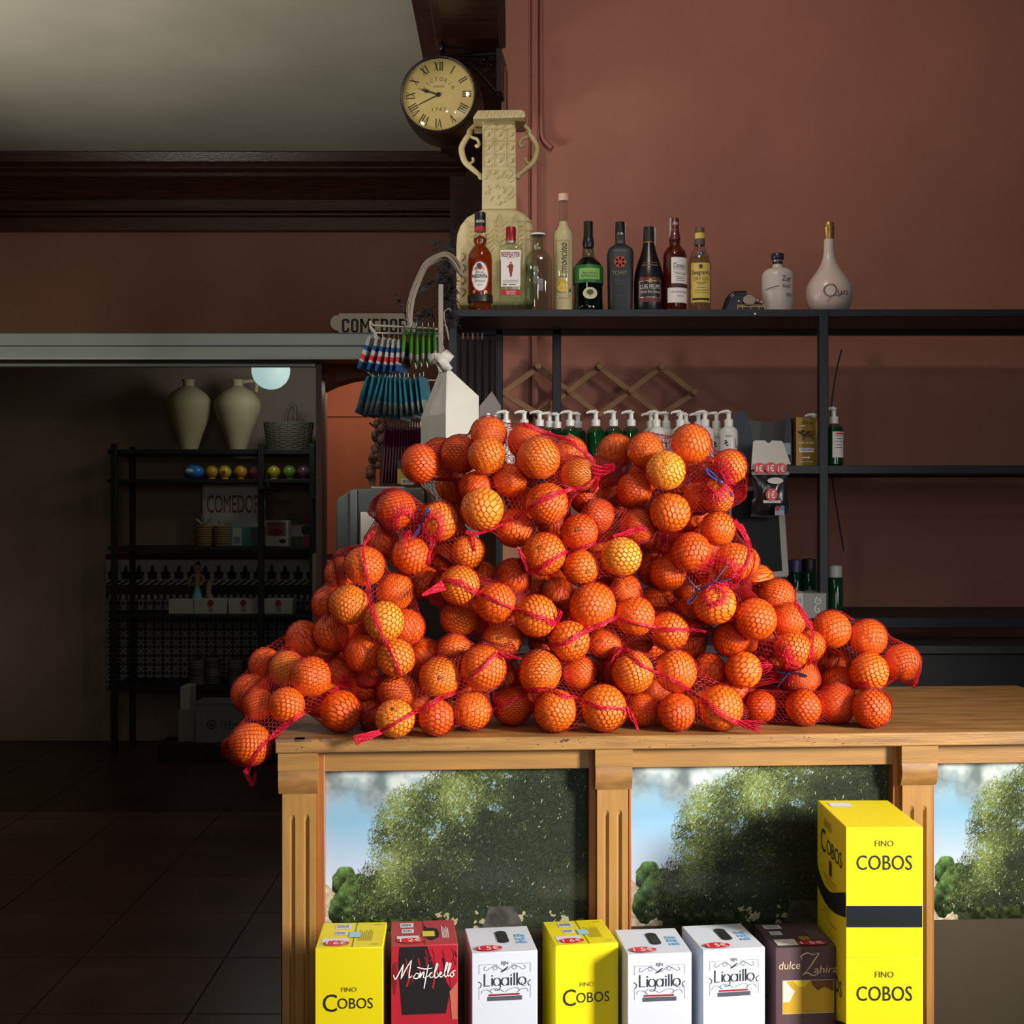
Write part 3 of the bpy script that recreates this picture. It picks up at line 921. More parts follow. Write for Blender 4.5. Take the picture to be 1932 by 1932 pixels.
# ------------------------------------------------------------------ the nets
def net_mat(name, c, rough=.35):
    m = mat(name, c, rough, spec=.6)
    nt = m.node_tree; b = nt.nodes['Principled BSDF']; out = nt.nodes['Material Output']
    tl = nt.nodes.new('ShaderNodeBsdfTranslucent'); tl.inputs[0].default_value = (*lin(c), 1)
    mx = nt.nodes.new('ShaderNodeMixShader'); mx.inputs[0].default_value = .3
    nt.links.new(b.outputs[0], mx.inputs[1]); nt.links.new(tl.outputs[0], mx.inputs[2]); nt.links.new(mx.outputs[0], out.inputs[0])
    return m
M_NET = net_mat('red_net_twine', (168, 14, 26))
M_SEAM = net_mat('pink_red_net_seam', (232, 30, 70))
M_TIE = mat('blue_plastic_twine', (34, 74, 140), 0.3)
M_TIEN = mat('navy_plastic_twine', (30, 36, 72), 0.35)

def strands_mesh(name, A, B, rad, m, parent=None):
    """three-sided twine pieces from A to B (N x 3 arrays)"""
    A = np.asarray(A, float); B = np.asarray(B, float)
    N = len(A); d = B - A
    l = np.linalg.norm(d, axis=1, keepdims=True); ok = (l[:, 0] > 1e-6)
    A, B, d, l = A[ok], B[ok], d[ok], l[ok]; N = len(A); d = d / l
    ref = np.where(np.abs(d[:, 2:3]) < .9, np.array([[0, 0, 1.0]]), np.array([[1.0, 0, 0]]))
    u = np.cross(d, ref); u /= np.linalg.norm(u, axis=1, keepdims=True); w = np.cross(d, u)
    ring = [u * math.cos(a) + w * math.sin(a) for a in (0, 2.094, 4.189)]
    rad = np.asarray(rad, float).reshape(-1, 1) if np.ndim(rad) else rad
    V = np.stack([A + ring[0] * rad, A + ring[1] * rad, A + ring[2] * rad, B + ring[0] * rad, B + ring[1] * rad, B + ring[2] * rad], 1).reshape(-1, 3)
    base = (np.arange(N) * 6)[:, None]
    Q = np.stack([base + [[0, 1, 4, 3]], base + [[1, 2, 5, 4]], base + [[2, 0, 3, 5]]], 1).reshape(-1, 4)
    me = bpy.data.meshes.new(name)
    me.vertices.add(len(V)); me.vertices.foreach_set('co', V.reshape(-1).astype(np.float32))
    me.loops.add(Q.size); me.polygons.add(len(Q))
    me.polygons.foreach_set('loop_start', np.arange(0, Q.size, 4, dtype=np.int32))
    me.loops.foreach_set('vertex_index', Q.reshape(-1).astype(np.int32))
    me.update(calc_edges=True)
    me.polygons.foreach_set('use_smooth', np.ones(len(Q), bool))
    me.materials.append(m)
    o = bpy.data.objects.new(name, me); COL.objects.link(o)
    if parent is not None: o.parent = parent
    return o
def poly_strands(lines):
    A = []; B = []
    for L in lines:
        for i in range(len(L) - 1): A.append(L[i]); B.append(L[i + 1])
    return np.array(A), np.array(B)

def grey_close(a, kv, ku):
    """flat closing of a height map, wrapping round the bag"""
    def dil(x, k, ax, f):
        if k < 1: return x
        out = x.copy()
        for s in range(-k, k + 1):
            if ax == 1: y = np.roll(x, s, 1)
            else:
                y = np.full_like(x, -1e9 if f is np.maximum else 1e9)
                if s >= 0: y[s:] = x[:len(x) - s]
                else: y[:s] = x[-s:]
            out = f(out, y)
        return out
    b_ = dil(dil(a, kv, 0, np.maximum), ku, 1, np.maximum)
    return dil(dil(b_, kv, 0, np.minimum), ku, 1, np.minimum)

def net_surface(bag, p0, p1, du=.0078, dv=.0046, close=.030):
    S = [SPH[(bag, i)] for i in range(len(BAGS[bag]))]
    C = np.array([list(c) for c, r in S]); RR = np.array([r + .0012 for c, r in S])
    ax = np.array([p1[0] - p0[0], 0, -(p1[1] - p0[1])], float); ax /= np.linalg.norm(ax)
    cen = C.mean(0); 
    e1 = np.cross(ax, [0, 1, 0]); e1 /= np.linalg.norm(e1); e2 = np.cross(ax, e1)
    # let the axis follow the depth of the bag
    v = (C - cen) @ ax
    if len(C) > 3 and v.std() > .02:
        s = np.polyfit(v, C[:, 1] - cen[1], 1)[0]; s = max(-.5, min(.5, s))
        ax = ax + np.array([0, s, 0]); ax /= np.linalg.norm(ax)
        e1 = np.cross(ax, [0, 1, 0]); e1 /= np.linalg.norm(e1); e2 = np.cross(ax, e1); v = (C - cen) @ ax
    lo, hi = (v - RR).min() - .004, (v + RR).max() + .004
    M = int((hi - lo) / dv) + 1
    perp = (C - cen) - v[:, None] * ax
    rmean = np.sort(np.linalg.norm(perp, axis=1) + RR)[-max(2, len(C) // 2):].mean()
    N = int(2 * math.pi * rmean * .93 / du); N += N % 2
    vs = np.linspace(lo, hi, M); us = np.arange(N) * 2 * math.pi / N
    rows = np.arange(M)[:, None]; cols = np.arange(N)[None, :]
    th = us[None, :] + ((-1.0) ** (rows + cols)) * (.24 * 2 * math.pi / N) + .10 * np.sin(vs[:, None] * 22)
    D = np.cos(th)[..., None] * e1 + np.sin(th)[..., None] * e2
    A = cen + vs[:, None] * ax
    h = np.zeros((M, N))
    for c, r in zip(C, RR):
        w = A[:, None, :] - c
        bq = (w * D).sum(-1); cq = (w * w).sum(-1) - r * r
        disc = bq * bq - cq
        t = np.where(disc > 0, -bq + np.sqrt(np.maximum(disc, 0)), 0)
        h = np.maximum(h, t)
    kv = max(1, int(close / dv)); ku = max(1, int(close / (2 * math.pi * rmean / N)))
    h2 = grey_close(h, kv, ku)
    pos = h2 > .002
    fill = np.percentile(h2[pos], 12)
    h2 = np.where(pos, h2, fill * .6)
    for _ in range(3):
        q = np.pad(h2, ((1, 1), (0, 0)), 'edge')
        h2 = (q[:-2] + q[2:] + 2 * h2 + np.roll(h2, 1, 1) + np.roll(h2, -1, 1)) / 6
        h2 = np.maximum(h2, h)
    end = np.minimum(np.arange(M), np.arange(M)[::-1]) * dv
    cap = .008 + np.sqrt(np.maximum(end, 0)) * .30
    h2 = np.maximum(np.minimum(h2, cap[:, None]), np.where(h > 0, h, 0))
    return A[:, None, :] + D * h2[..., None], cen, M, N

NETS = {}
def hit_depth(bag, px, py):
    d = np.array([(px - 966) / F, 1.0, -(py - 966) / F]); o = np.array([0, 0, EYE])
    best = None
    dd = d @ d
    for i in range(len(BAGS[bag])):
        c, r = SPH[(bag, i)]
        w = o - np.array(c); b_ = w @ d; q = w @ w - (r + .002) ** 2
        disc = b_ * b_ - dd * q
        if disc > 0:
            t = (-b_ - math.sqrt(disc)) / dd
            if best is None or t < best: best = t
    return best
def surf_path(bag, pts, sub=7, lift=.0015):
    q = catmull(pts, sub)
    dep = np.array([hit_depth(bag, *p) or np.nan for p in q], float)
    ok = ~np.isnan(dep)
    if ok.sum() == 0: dep[:] = np.mean([SPH[(bag, i)][0].y for i in range(len(BAGS[bag]))]) - .03
    else: dep = np.interp(np.arange(len(q)), np.nonzero(ok)[0], dep[ok])
    # a taut ribbon bridges from fruit to fruit
    for _ in range(2):
        s = np.convolve(np.pad(dep, 2, 'edge'), np.ones(5) / 5, 'valid'); dep = np.minimum(dep, s)
    return [np.array(P(p[0], p[1], y - lift)) for p, y in zip(q, dep)]

def seam(bag, pts, width=.0085, n=7, parent=None, name='seam'):
    path = surf_path(bag, pts)
    g = np.random.default_rng(len(path) * 7 + int(pts[0][0]))
    path = np.array(path); T = np.gradient(path, axis=0); T /= np.linalg.norm(T, axis=1, keepdims=True)
    side = np.cross(T, [0, 1, 0]); side /= np.maximum(1e-6, np.linalg.norm(side, axis=1, keepdims=True))
    lines = []
    wv = width * (.75 + .35 * np.sin(np.linspace(0, 9, len(path)) + g.uniform(0, 6)))
    for k in range(n):
        off = (k / (n - 1) - .5)
        j = np.convolve(g.normal(0, .16, len(path) + 2), np.ones(3) / 3, 'valid')
        L = path + side * ((off + j) * wv)[:, None] + np.array([0, -1, 0]) * np.abs(g.normal(0, .0010, len(path)))[:, None]
        lines.append(L)
    for i in range(len(path) - 1):      # cross stitches
        for _ in range(2):
            a, b_ = g.integers(0, n, 2)
            lines.append([lines[a][i], lines[b_][min(i + 1, len(path) - 1)]])
    A, B = poly_strands(lines)
    return strands_mesh(name, A, B, .00068, M_SEAM, parent)

def tail(bag, base, tip, w0, w1, parent, n=13, curl=0.0, fray=True, yb=None):
    g = np.random.default_rng(int(base[0] * 3 + tip[0]))
    yb = yb if yb else ((hit_depth(bag, *base) or np.mean([SPH[(bag, i)][0].y for i in range(len(BAGS[bag]))]) - .035) - .003)
    yt = yb - .012
    a = np.array(P(*base, yb)); b_ = np.array(P(*tip, yt))
    if b_[0] > CX and b_[2] < TOP + .002 and yt > CY - .002: b_[2] = TOP + .002
    t = b_ - a; s = np.cross(t, [0, 1, 0]); s /= np.linalg.norm(s)
    lines = []; m = 9
    for k in range(n):
        o = k / (n - 1) - .5
        L = []
        ext = 1 + (g.uniform(-.18, .06) if fray else g.uniform(-.03, .03))
        for i in range(m):
            f = i / (m - 1) * ext
            w = w0 + (w1 - w0) * f
            p = a + t * f + s * (o * w + curl * f * f * np.linalg.norm(t)) + np.array([0, -1, 0]) * (.003 * math.sin(k * 2.1) * f + .0012 * math.sin(i * 1.9 + k))
            L.append(p)
        lines.append(L)
    for i in range(1, m - (2 if fray else 0)):
        for k in range(n - 1):
            lines.append([lines[k][i], lines[k + 1][i - (k % 2)]])
            lines.append([lines[k][i], lines[k + 1][i]])
    A, B = poly_strands(lines)
    return strands_mesh('tail', A, B, .00062, M_SEAM, parent)

def mouth(bag, c, r_in, r_out, parent, n=90, squash=1.0):
    """gathered mouth of the bag: twine drawn together around an opening"""
    g = np.random.default_rng(int(c[0]))
    cen = hit_depth(bag, *c)
    ys = []
    lines = []
    for k in range(n):
        a = 2 * math.pi * k / n + g.normal(0, .03)
        ro = r_out * g.uniform(.75, 1.1); L = []
        last = None
        for i in range(7):
            f = i / 6; r = ro + (r_in * g.uniform(.92, 1.1) - ro) * f
            a2 = a + g.normal(0, .02)
            px, py = c[0] + r * math.cos(a2), c[1] + r * squash * math.sin(a2)
            y = hit_depth(bag, px, py) or last or cen or 2.4
            if last: y = min(y, last + .004)
            last = y
            L.append(np.array(P(px, py, y - .0016 - .004 * f * f)))
        lines.append(L)
    ends = [L[-1] for L in lines]
    for q in range(4):
        lines.append([e + g.normal(0, .0012, 3) for e in ends + ends[:1]])
    mids = [L[4] for L in lines[:n]]
    lines.append(mids + mids[:1])
    A, B = poly_strands(lines)
    return strands_mesh('gathered_mouth', A, B, .0006, M_SEAM, parent)

def tie(bag, knot, loops, parent, m):
    y0 = (hit_depth(bag, *knot) or 2.35) - .012
    b = MB()
    b.sphere(P(knot[0], knot[1], y0), .0045, m, 12, 8, (1.2, 1, .9))
    for L in loops:
        pts = [P(x, y, y0 - .004 * math.sin(math.pi * i / max(1, len(L) - 1))) for i, (x, y) in enumerate(L)]
        q = catmull([tuple(p) for p in pts], 5)
        b.tube(q, .0017, m, 6)
    return b.build('tie', parent)

def spec(axis, seams=(), tails=(), mouths=(), ties=(), du=.0078, dv=.0046):
    return dict(axis=axis, seams=seams, tails=tails, mouths=mouths, ties=ties, du=du, dv=dv)
NETSPEC = {
 'L1': spec(((640,1270),(470,1420)), [[(640,1298),(615,1310),(596,1330),(584,1345)], [(575,1346),(552,1358),(520,1385),(494,1408),(474,1440),(463,1458)]],
            [((640,1296),(662,1282),.006,.034,17,.0,True), ((463,1456),(476,1482),.009,.005,9,.0,False), ((475,1480),(488,1462),.006,.004,7,.25,False)]),
 'L2': spec(((700,1040),(752,1275)), [[(706,1003),(690,1022),(686,1042),(689,1070),(694,1105),(699,1135),(708,1168),(724,1205),(742,1240),(756,1275)]], []),
 'L3': spec(((745,950),(860,1040)), [[(878,1008),(890,1018),(896,1040)], [(820,1010),(812,1040),(806,1065)]], [], [((765,988),16,38,60,1.1),((814,993),15,32,60,1.1)],
            [((792,993),[[(792,993),(800,975),(810,958),(806,978),(794,990)],[(792,993),(780,1010),(768,1026),(778,1020),(792,998)],[(792,993),(802,1004)]],M_TIE)]),
 'T1': spec(((790,880),(1120,900)), [[(878,1003),(905,1006),(940,993),(975,975),(1020,945),(1060,928),(1100,918),(1122,903)], [(985,800),(1020,812),(1060,826),(1095,845),(1122,872)]],
            [((1118,892),(1160,884),.026,.012,19,.1,False)]),
 'M1': spec(((1000,1055),(1235,1000)), [[(992,1068),(1004,1080),(1030,1066),(1060,1046),(1090,1036),(1130,1022),(1180,1006),(1236,990)]], [((998,1074),(976,1032),.010,.003,9,.0,False)]),
 'T2': spec(((1150,890),(1385,915)), [], [], [((1350,908),17,46,110,1.1)],
            [((1360,909),[[(1360,909),(1345,893),(1332,884),(1338,896),(1356,908)],[(1360,909),(1366,893),(1370,894),(1363,907)],[(1362,908),(1374,896),(1383,887)],[(1360,909),(1370,922),(1381,932),(1378,936),(1366,922)]],M_TIE)]),
 'R1': spec(((1285,1010),(1390,1120)), [[(1385,982),(1402,1005),(1414,1035),(1410,1062),(1396,1085),(1388,1110)], [(1395,990),(1410,1012),(1416,1040)]], [], [((1358,1080),24,44,80,.85), ((1348,1122),17,34,50,.9)],
            [((1316,1112),[[(1316,1112),(1303,1098),(1294,1086)],[(1316,1112),(1308,1126),(1296,1136),(1304,1138),(1316,1120)],[(1316,1112),(1330,1107)],[(1316,1112),(1344,1100),(1372,1066)],[(1316,1112),(1350,1100),(1380,1092)]],M_TIEN)]),
 'R2': spec(((1425,1100),(1500,1285)), [[(1500,1135),(1520,1165),(1533,1195),(1532,1225),(1526,1255)], [(1376,1300),(1410,1312),(1450,1310),(1490,1306),(1530,1310)]], [], [((1470,1252),15,40,100,1.1)],
            [((1487,1270),[[(1487,1270),(1505,1264),(1516,1258)],[(1487,1270),(1508,1270),(1522,1276),(1508,1276)],[(1487,1270),(1476,1284),(1466,1296)],[(1487,1270),(1472,1268),(1458,1262)]],M_TIEN)]),
 'M2': spec(((830,1105),(1050,1175)), [[(832,1098),(852,1096),(872,1101),(893,1115),(925,1128),(945,1138),(970,1148),(1000,1158),(1030,1168),(1050,1178)]],
            [((838,1104),(797,1122),.019,.004,13,.0,False), ((1048,1178),(1061,1152),.007,.008,8,.1,True)]),
 'M3': spec(((1020,1195),(1300,1185)), [[(1000,1206),(1030,1214),(1066,1214),(1090,1200),(1110,1188),(1140,1176),(1160,1166),(1185,1172),(1230,1182),(1268,1188),(1300,1187)]],
            [((1298,1187),(1332,1192),.006,.003,7,.0,False)]),
 'B1': spec(((715,1385),(950,1245)), [[(716,1382),(745,1366),(775,1348),(808,1333),(835,1315),(862,1304),(880,1282),(905,1265),(930,1240),(945,1233)]],
            [((720,1380),(670,1397),.008,.017,14,.0,False), ((940,1235),(984,1243),.010,.002,9,.0,False)]),
 'B2': spec(((930,1330),(1180,1330)), [[(931,1338),(955,1326),(985,1312),(1000,1302),(1040,1302),(1062,1312),(1090,1318),(1130,1334),(1160,1336),(1180,1338)]],
            [((932,1336),(912,1370),.005,.002,7,.0,False), ((1180,1336),(1210,1374),.010,.003,11,-.15,False)]),
 'B3': spec(((1170,1245),(1390,1345)), [[(1154,1256),(1164,1238),(1178,1228),(1196,1240),(1212,1256),(1234,1266),(1262,1280),(1290,1294),(1320,1318),(1350,1340),(1390,1364)]],
            [((1388,1363),(1438,1372),.008,.022,15,.0,True), ((1166,1236),(1152,1268),.006,.010,8,.0,False)]),
 'B4': spec(((1430,1336),(1640,1336)), [], []),
 'B5': spec(((1560,1200),(1690,1260)), [[(1534,1306),(1552,1310),(1575,1304),(1600,1292),(1640,1290)]], [((1550,1306),(1537,1309),.016,.004,9,.0,False)]),
}
def tied_label(bag): return BAGINFO[bag][1]
for bag, sp in NETSPEC.items():
    Pm, cen, M, N = net_surface(bag, *sp['axis'], du=sp['du'], dv=sp['dv'])
    # keep the twine above the worktop
    over = (Pm[..., 0] > CX + .01) & (Pm[..., 2] < TOP + .0012)
    Pm[..., 2] = np.where(over, TOP + .0012, Pm[..., 2])
    A = [Pm[:-1].reshape(-1, 3)]; B = [Pm[1:].reshape(-1, 3)]
    rows = np.arange(M)[:, None]; cols = np.arange(N)[None, :]
    mk = ((rows + cols) % 2 == 0)
    A.append(Pm[mk]); B.append(np.roll(Pm, -1, 1)[mk])
    A = np.concatenate(A); B = np.concatenate(B)
    root = strands_mesh('orange_net_bag', A - cen, B - cen, .00056, M_NET)
    root.location = cen
    tag(root, BAGINFO[bag][1], 'net bag', 'red net bags of oranges heaped on the counter')
    kids = []
    for s in sp['seams']: kids.append(seam(bag, s))
    for (b0, t0, w0, w1, n, curl, fr) in sp['tails']: kids.append(tail(bag, b0, t0, w0, w1, None, n, curl, fr))
    for (c, ri, ro, n, sq) in sp['mouths']: kids.append(mouth(bag, c, ri, ro, None, n, sq))
    for (kn, loops, m) in sp['ties']:
        k = tie(bag, kn, loops, None, m); kids.append(k); k['label'] = 'blue twine tie' if m is M_TIE else 'navy twine tie'
    for k in kids:
        k.parent = root; k.location = -Vector(cen)
# ------------------------------------------------------------------ the black rack behind the counter
YR, YRB = 3.62, 4.02
S1 = lambda py, Y: EYE - (py - 966) * Y / F
zt = S1(583.5, YR)                      # top shelf surface
rack = thing('metal_rack', 'blue black metal shelving rack against the terracotta wall, bottles along its top', 'rack', (0, 0, 0))
xl, xr_ = P(846, 0, YR).x, 1.78
def rail(b, x0, x1, y0, y1, z0, z1): b.box(x0, x1, y0, y1, z0, z1, M_BLACK)
b = MB(); th = 14 * YR / F
rail(b, xl, xr_, YR, YR + .03, zt - th, zt)
rail(b, xl, xr_, YRB - .03, YRB, zt - th, zt)
b.box(xl + .005, xr_ - .005, YR + .03, YRB - .03, zt - .006, zt - .0005, mat('shelf_board_dark', (84, 68, 62), 0.6))
b.box(xl, xl + .028, YR + .03, YRB - .03, zt - th, zt, M_BLACK)
b.build('top_shelf', rack, bevel=0.0015)
z2 = S1(878, YR)
b = MB()
rail(b, P(1395, 0, YR).x, xr_, YR, YR + .03, z2 - .024, z2)
rail(b, xl, xr_, YRB - .03, YRB, z2 - .024, z2)
b.box(P(1000, 0, YR).x, xr_, YR + .03, YRB - .03, z2 - .018, z2 - .001, mat('shelf_board_dark'))
rail(b, xl, P(1395, 0, YR).x, YR, YR + .03, z2 - .024, z2)
b.build('middle_shelf', rack, bevel=0.0015)
z3 = 1.10
b = MB(); b.box(xl, xr_, YR, YRB, z3 - .03, z3, M_BLACK); b.build('lower_shelf', rack, bevel=0.0015)
for a, c, y in [(846, 862, YR), (1546, 1563, YR)]:
    b = MB(); b.box(P(a, 0, y).x, P(c, 0, y).x, y - .002, y + .03, 0, zt - .001, M_BLACK); b.build('post', rack, bevel=0.002)
for a, c in [(935, 949), (1042, 1058)]:
    b = MB(); b.box(P(a, 0, YRB).x, P(c, 0, YRB).x, YRB - .03, YRB, 0, zt - .001, M_BLACK); b.build('post', rack, bevel=0.002)
b = MB(); b.lathe([(.0035, 0), (.0035, .003), (.002, .0035)], M_SILVER, 10)
bo = b.build('bolt', rack); bo.rotation_euler = (R(90), 0, 0); bo.location = (P(1424, 0, YR).x, YR - .001, S1(592.5, YR))
# added unseen cupboard, its black keeps the gaps in the heap dark
cab = thing('added_dark_cupboard', 'added black cupboard behind the counter under the rack, darkening gaps in the heap', 'cupboard', (0, 0, 0))
b = MB(); b.box(xl - .12, xr_, 3.40, 3.615, 0, 1.02, mat('gap_shade_black', (22, 22, 24), 0.6)); b.build('body', cab, bevel=.003)
b = MB(); b.box(xl - .13, xr_, 3.39, 3.616, 1.02, 1.045, mat('gap_shade_black_top', (26, 26, 28), 0.5)); b.build('top', cab, bevel=.003)

# ------------------------------------------------------------------ bottles on the top shelf
YS = 3.70
KS = YS / F
G_CLEAR = thin_glass('clear_glass', (247, 250, 247))
G_GREENISH = thin_glass('greenish_glass', (238, 245, 238), .03)
def cyl_map(r, z0=0.0, squash=1.0):
    """x along the surface, y up, in shelf pixels, onto a round bottle facing us"""
    def f(x, y):
        a = x / r
        return (math.sin(a) * r * KS, -math.cos(a) * r * KS * squash, (y + z0) * KS)
    return f
def flat_map(y):
    return lambda x, z: (x * KS, -y * KS, z * KS)
def prof(L): return [(r * KS, z * KS) for r, z in L]
def bottle(name, label, px, rz=0.0, base=581):
    return thing(name, label, 'bottle', (P(px, 0, YS).x, YS, zt + .0004), rz, None)
ZL = lambda py: 581 - py       # photograph row -> height in shelf pixels

# 1 amber rum with oval label
t = bottle('liquor_bottle', 'amber rum bottle, oval white label with red rim, black cap, leftmost on the rack top', 906)
body = [(0,0),(21,0),(23,2),(23.5,14),(21.5,18),(22,22),(23.2,28),(23.5,100),(22.5,111),(17,121),(12,126),(11,129),(12.8,134),(13.2,141),(12,148),(10,151),(10,166)]
MB().lathe(prof(body), thin_glass('rum_glass', (250, 246, 240)), 40).build('glass', t)
MB().lathe(prof([(0,1.5)] + [(r - 1.4, z + .2) for r, z in body[1:14]] + [(0,148.5)]), tinted_liquid('rum', (226, 140, 66), (120, 52, 14), .4), 40).build('liquid', t)
MB().lathe(prof([(10.6,163),(10.6,170),(10.6,188),(9.8,190),(0,190)]), mat('black_cap', (18, 18, 22), .35), 32).lathe(prof([(10.8,154),(10.8,163)]), mat('red_band', (160, 24, 34), .4), 32)\
  .text('NEGRITA', 0, 172, 5, cyl_map(10.9), M_STKW, fit=17).build('cap', t)
f = cyl_map(24.1)
b = MB(); b.ellipse(0, 66, 18.5, 30, f, mat('label_red', (150, 24, 28), .5)); f = cyl_map(24.4); b.ellipse(0, 66, 16, 27, f, mat('label_white', (228, 226, 222), .55))
f = cyl_map(24.7)
b.text('NEGRITA', 0, 66.5, 6.5, f, M_INK, fit=31, bold=.012).text('Rhum', 0, 74, 5, f, M_GREYINK, shear=.3).text('Antique', 0, 57, 4.5, f, M_GREYINK, shear=.3).text('1857', 0, 50, 3, f, M_GREYINK)
b.ellipse(0, 84, 4.5, 5.5, f, mat('emblem_red', (150, 36, 40))).ellipse(-1.5, 86.5, 4.6, 4.2, cyl_map(24.8), mat('emblem_blue', (52, 62, 110))).ellipse(-7, 81, 3.5, 3, f, M_GOLD).ellipse(7, 81, 3.5, 3, f, M_GOLD)
b.ellipse(-12, 37, 3, 3.4, f, M_GOLD).ellipse(12, 37, 3, 3.4, f, M_GOLD)
b.build('label', t)
MB().lathe(prof([(23.7,20),(23.9,22),(23.9,31),(23.7,33)]), mat('black_band', (20, 18, 18), .4), 40).build('base_band', t)

# 2 clear gin, red cap
t = bottle('liquor_bottle', 'clear square gin bottle, white label with small red figure, red cap, beside the amber rum', 964)
body = [(0,0),(21,0),(22.5,3),(22.5,118),(20,125),(10,130),(8,133),(8,140)]
MB().lathe(prof(body), G_CLEAR, 40, p=4.0).build('glass', t)
MB().lathe(prof([(0,3),(20.5,4),(20.8,60),(20.8,108),(0,108)]), thin_glass('gin', (250, 251, 250), .05, .3), 40, p=4.0).build('liquid', t)
MB().lathe(prof([(9,136),(9.5,138),(9.5,161),(8.8,162.5),(0,162.5)]), mat('red_metal_cap', (150, 20, 34), .35, metal=.3), 32).lathe(prof([(8.6,132),(8.6,136)]), M_SILVER, 24).build('cap', t)
f = flat_map(22.9); f2 = flat_map(23.2)
b = MB(); b.rect(-18.5, 17.5, 47, 100, f, mat('label_white')); b.rect(-19.5, 18.5, 97, 115, f2, mat('label_white')); b.rect(-18.5, 18.5, 30, 41, f2, mat('label_red2', (172, 30, 44), .5))
f3 = flat_map(23.5)
b.text('BEEFEATER', -.5, 107, 8.5, f3, mat('letter_red', (140, 26, 36)), fit=35, bold=.02).text('LONDON', -.5, 101, 2.4, f3, M_GREYINK)
b.text('LONDON', 0, 37.5, 2.8, f3, M_STKW).text('DRY GIN', 0, 33.4, 2.8, f3, M_STKW)
fr = mat('figure_red', (140, 40, 36))
b.ellipse(0, 91.5, 1.7, 1.9, f3, fr).flat([(-3, 89), (3, 89), (4, 82), (3.2, 74), (-3, 74), (-4, 82)], f3, fr).flat([(-2.4, 74), (0, 74), (.5, 64), (-1, 64)], f3, fr).flat([(0, 74), (2.4, 74), (1.8, 66), (.8, 66)], f3, fr)\
 .flat([(-3, 88), (-7, 84), (-6, 82), (-3, 85)], f3, fr).flat([(3, 88), (5, 84), (4, 82), (3, 85)], f3, fr)
for z in (58, 55): b.rect(-15, 14, z, z + .7, f3, M_GREYINK)
b.rect(-15, -8, 49.5, 52, f3, M_GREYINK).rect(-4, 9, 50, 51.6, f3, M_GREYINK)
b.build('label', t)

# 3 empty clear bottle
t = bottle('glass_bottle', 'empty clear glass bottle with flared white rim, no label, left of the tall cream bottle', 1015)
MB().lathe(prof([(0,0),(24.5,0),(26.5,3),(26.5,92),(25,102),(19,113),(13.5,118),(12,122),(12,140),(15.5,142),(15.5,147),(12.5,148)]), G_GREENISH, 40, p=2.8).lathe(prof([(0,2.5),(22.5,3),(24.8,5),(24.8,92),(23.4,101),(18,111),(12,117),(10.6,122),(10.6,147)]), G_GREENISH, 40, p=2.8).build('glass', t)
MB().lathe(prof([(14,147),(14,150),(12,151),(0,151)]), M_WHITE, 32).build('stopper', t)

# 4 tall cream liqueur
t = bottle('liquor_bottle', 'tallest bottle on the rack top, slim, filled with cream liqueur, lemon on its label', 1063)
body = [(0,0),(18,0),(19,2),(19,146),(17.5,154),(12,162),(9,168),(8.5,174),(8.2,214)]
MB().lathe(prof(body), G_CLEAR, 40).build('glass', t)
MB().lathe(prof([(0,3),(17.6,4),(18,145),(16.5,153),(11,161),(8,168),(7.4,173),(0,173)]), mat('cream_liqueur', (206, 190, 146), .5), 40).build('liquid', t)
MB().lathe(prof([(9.4,212),(9.6,214),(9.4,217),(9.4,225),(0,226)]), mat('pale_stopper', (214, 176, 156), .5), 32).build('cap', t)
f = cyl_map(19.4)
b = MB(); ol = mat('label_line', (120, 112, 84))
for x0, x1, y0, y1 in [(-16,11,134,134.7),(-16,11,26,26.7),(-16,-15.3,26,134),(10.3,11,26,134)]: b.rect(x0, x1, y0, y1, f, ol, 6)
b.text('Limoncino', -1, 97, 15, f, mat('script_ink', (70, 66, 48)), rot=R(90), shear=.3, fit=66)
b.ellipse(-4, 50, 12, 12, f, mat('lemon', (206, 170, 58), .5)).ellipse(-2, 46, 10, 9, cyl_map(19.6), mat('lemon2', (216, 184, 84), .5)).flat([(9, 40), (15, 46), (16, 38)], f, mat('leaf_green', (58, 92, 48)))
b.build('label', t)

# 5 dark green peppermint
t = bottle('liquor_bottle', 'dark green mint liqueur bottle with bright green label band and black neck', 1110)
body = [(0,0),(26,0),(28,3),(28,12),(27,30),(27,52),(27.5,82),(25,91),(17.5,100),(13,104),(11.5,112),(10,122),(9.5,140)]
MB().lathe(prof(body), thin_glass('mint_glass', (196, 214, 196)), 40).build('glass', t)
MB().lathe(prof([(0,2)] + [(r - 1.2, z + .3) for r, z in body[1:10]] + [(0,104)]), tinted_liquid('mint_liqueur', (20, 60, 40), (6, 26, 18), .85), 40).build('liquid', t)
MB().lathe(prof([(9.6,140),(8.9,146),(8.6,173),(0,174.5)]), mat('black_cap'), 32).lathe(prof([(9.9,124),(11,130),(10.6,137),(9.6,140)]), mat('black_cap'), 32).build('cap', t)
b = MB(); b.lathe(prof([(28.2,54),(28.4,56),(28.3,84),(27,88)]), mat('green_band', (26, 96, 40), .5), 40)
f = cyl_map(28.9); b.rect(-20, 22, 60, 81, f, mat('lime_label', (126, 176, 84), .5), 8).text('Marie Brizard', 1, 72, 4, cyl_map(29.2), M_INK, fit=28).text('PEPPERMINT', 1, 65.5, 5, cyl_map(29.2), mat('dark_green_ink', (30, 84, 40)), fit=33)
f = cyl_map(28.0); b.ellipse(2, 34, 14, 11, f, mat('label_cream', (196, 194, 160), .5)).ellipse(2, 36, 6.5, 5, cyl_map(28.3), mat('olive_ink', (70, 74, 52))).rect(1.2, 2.8, 28, 33, cyl_map(28.3), mat('olive_ink'))
b.build('label', t)

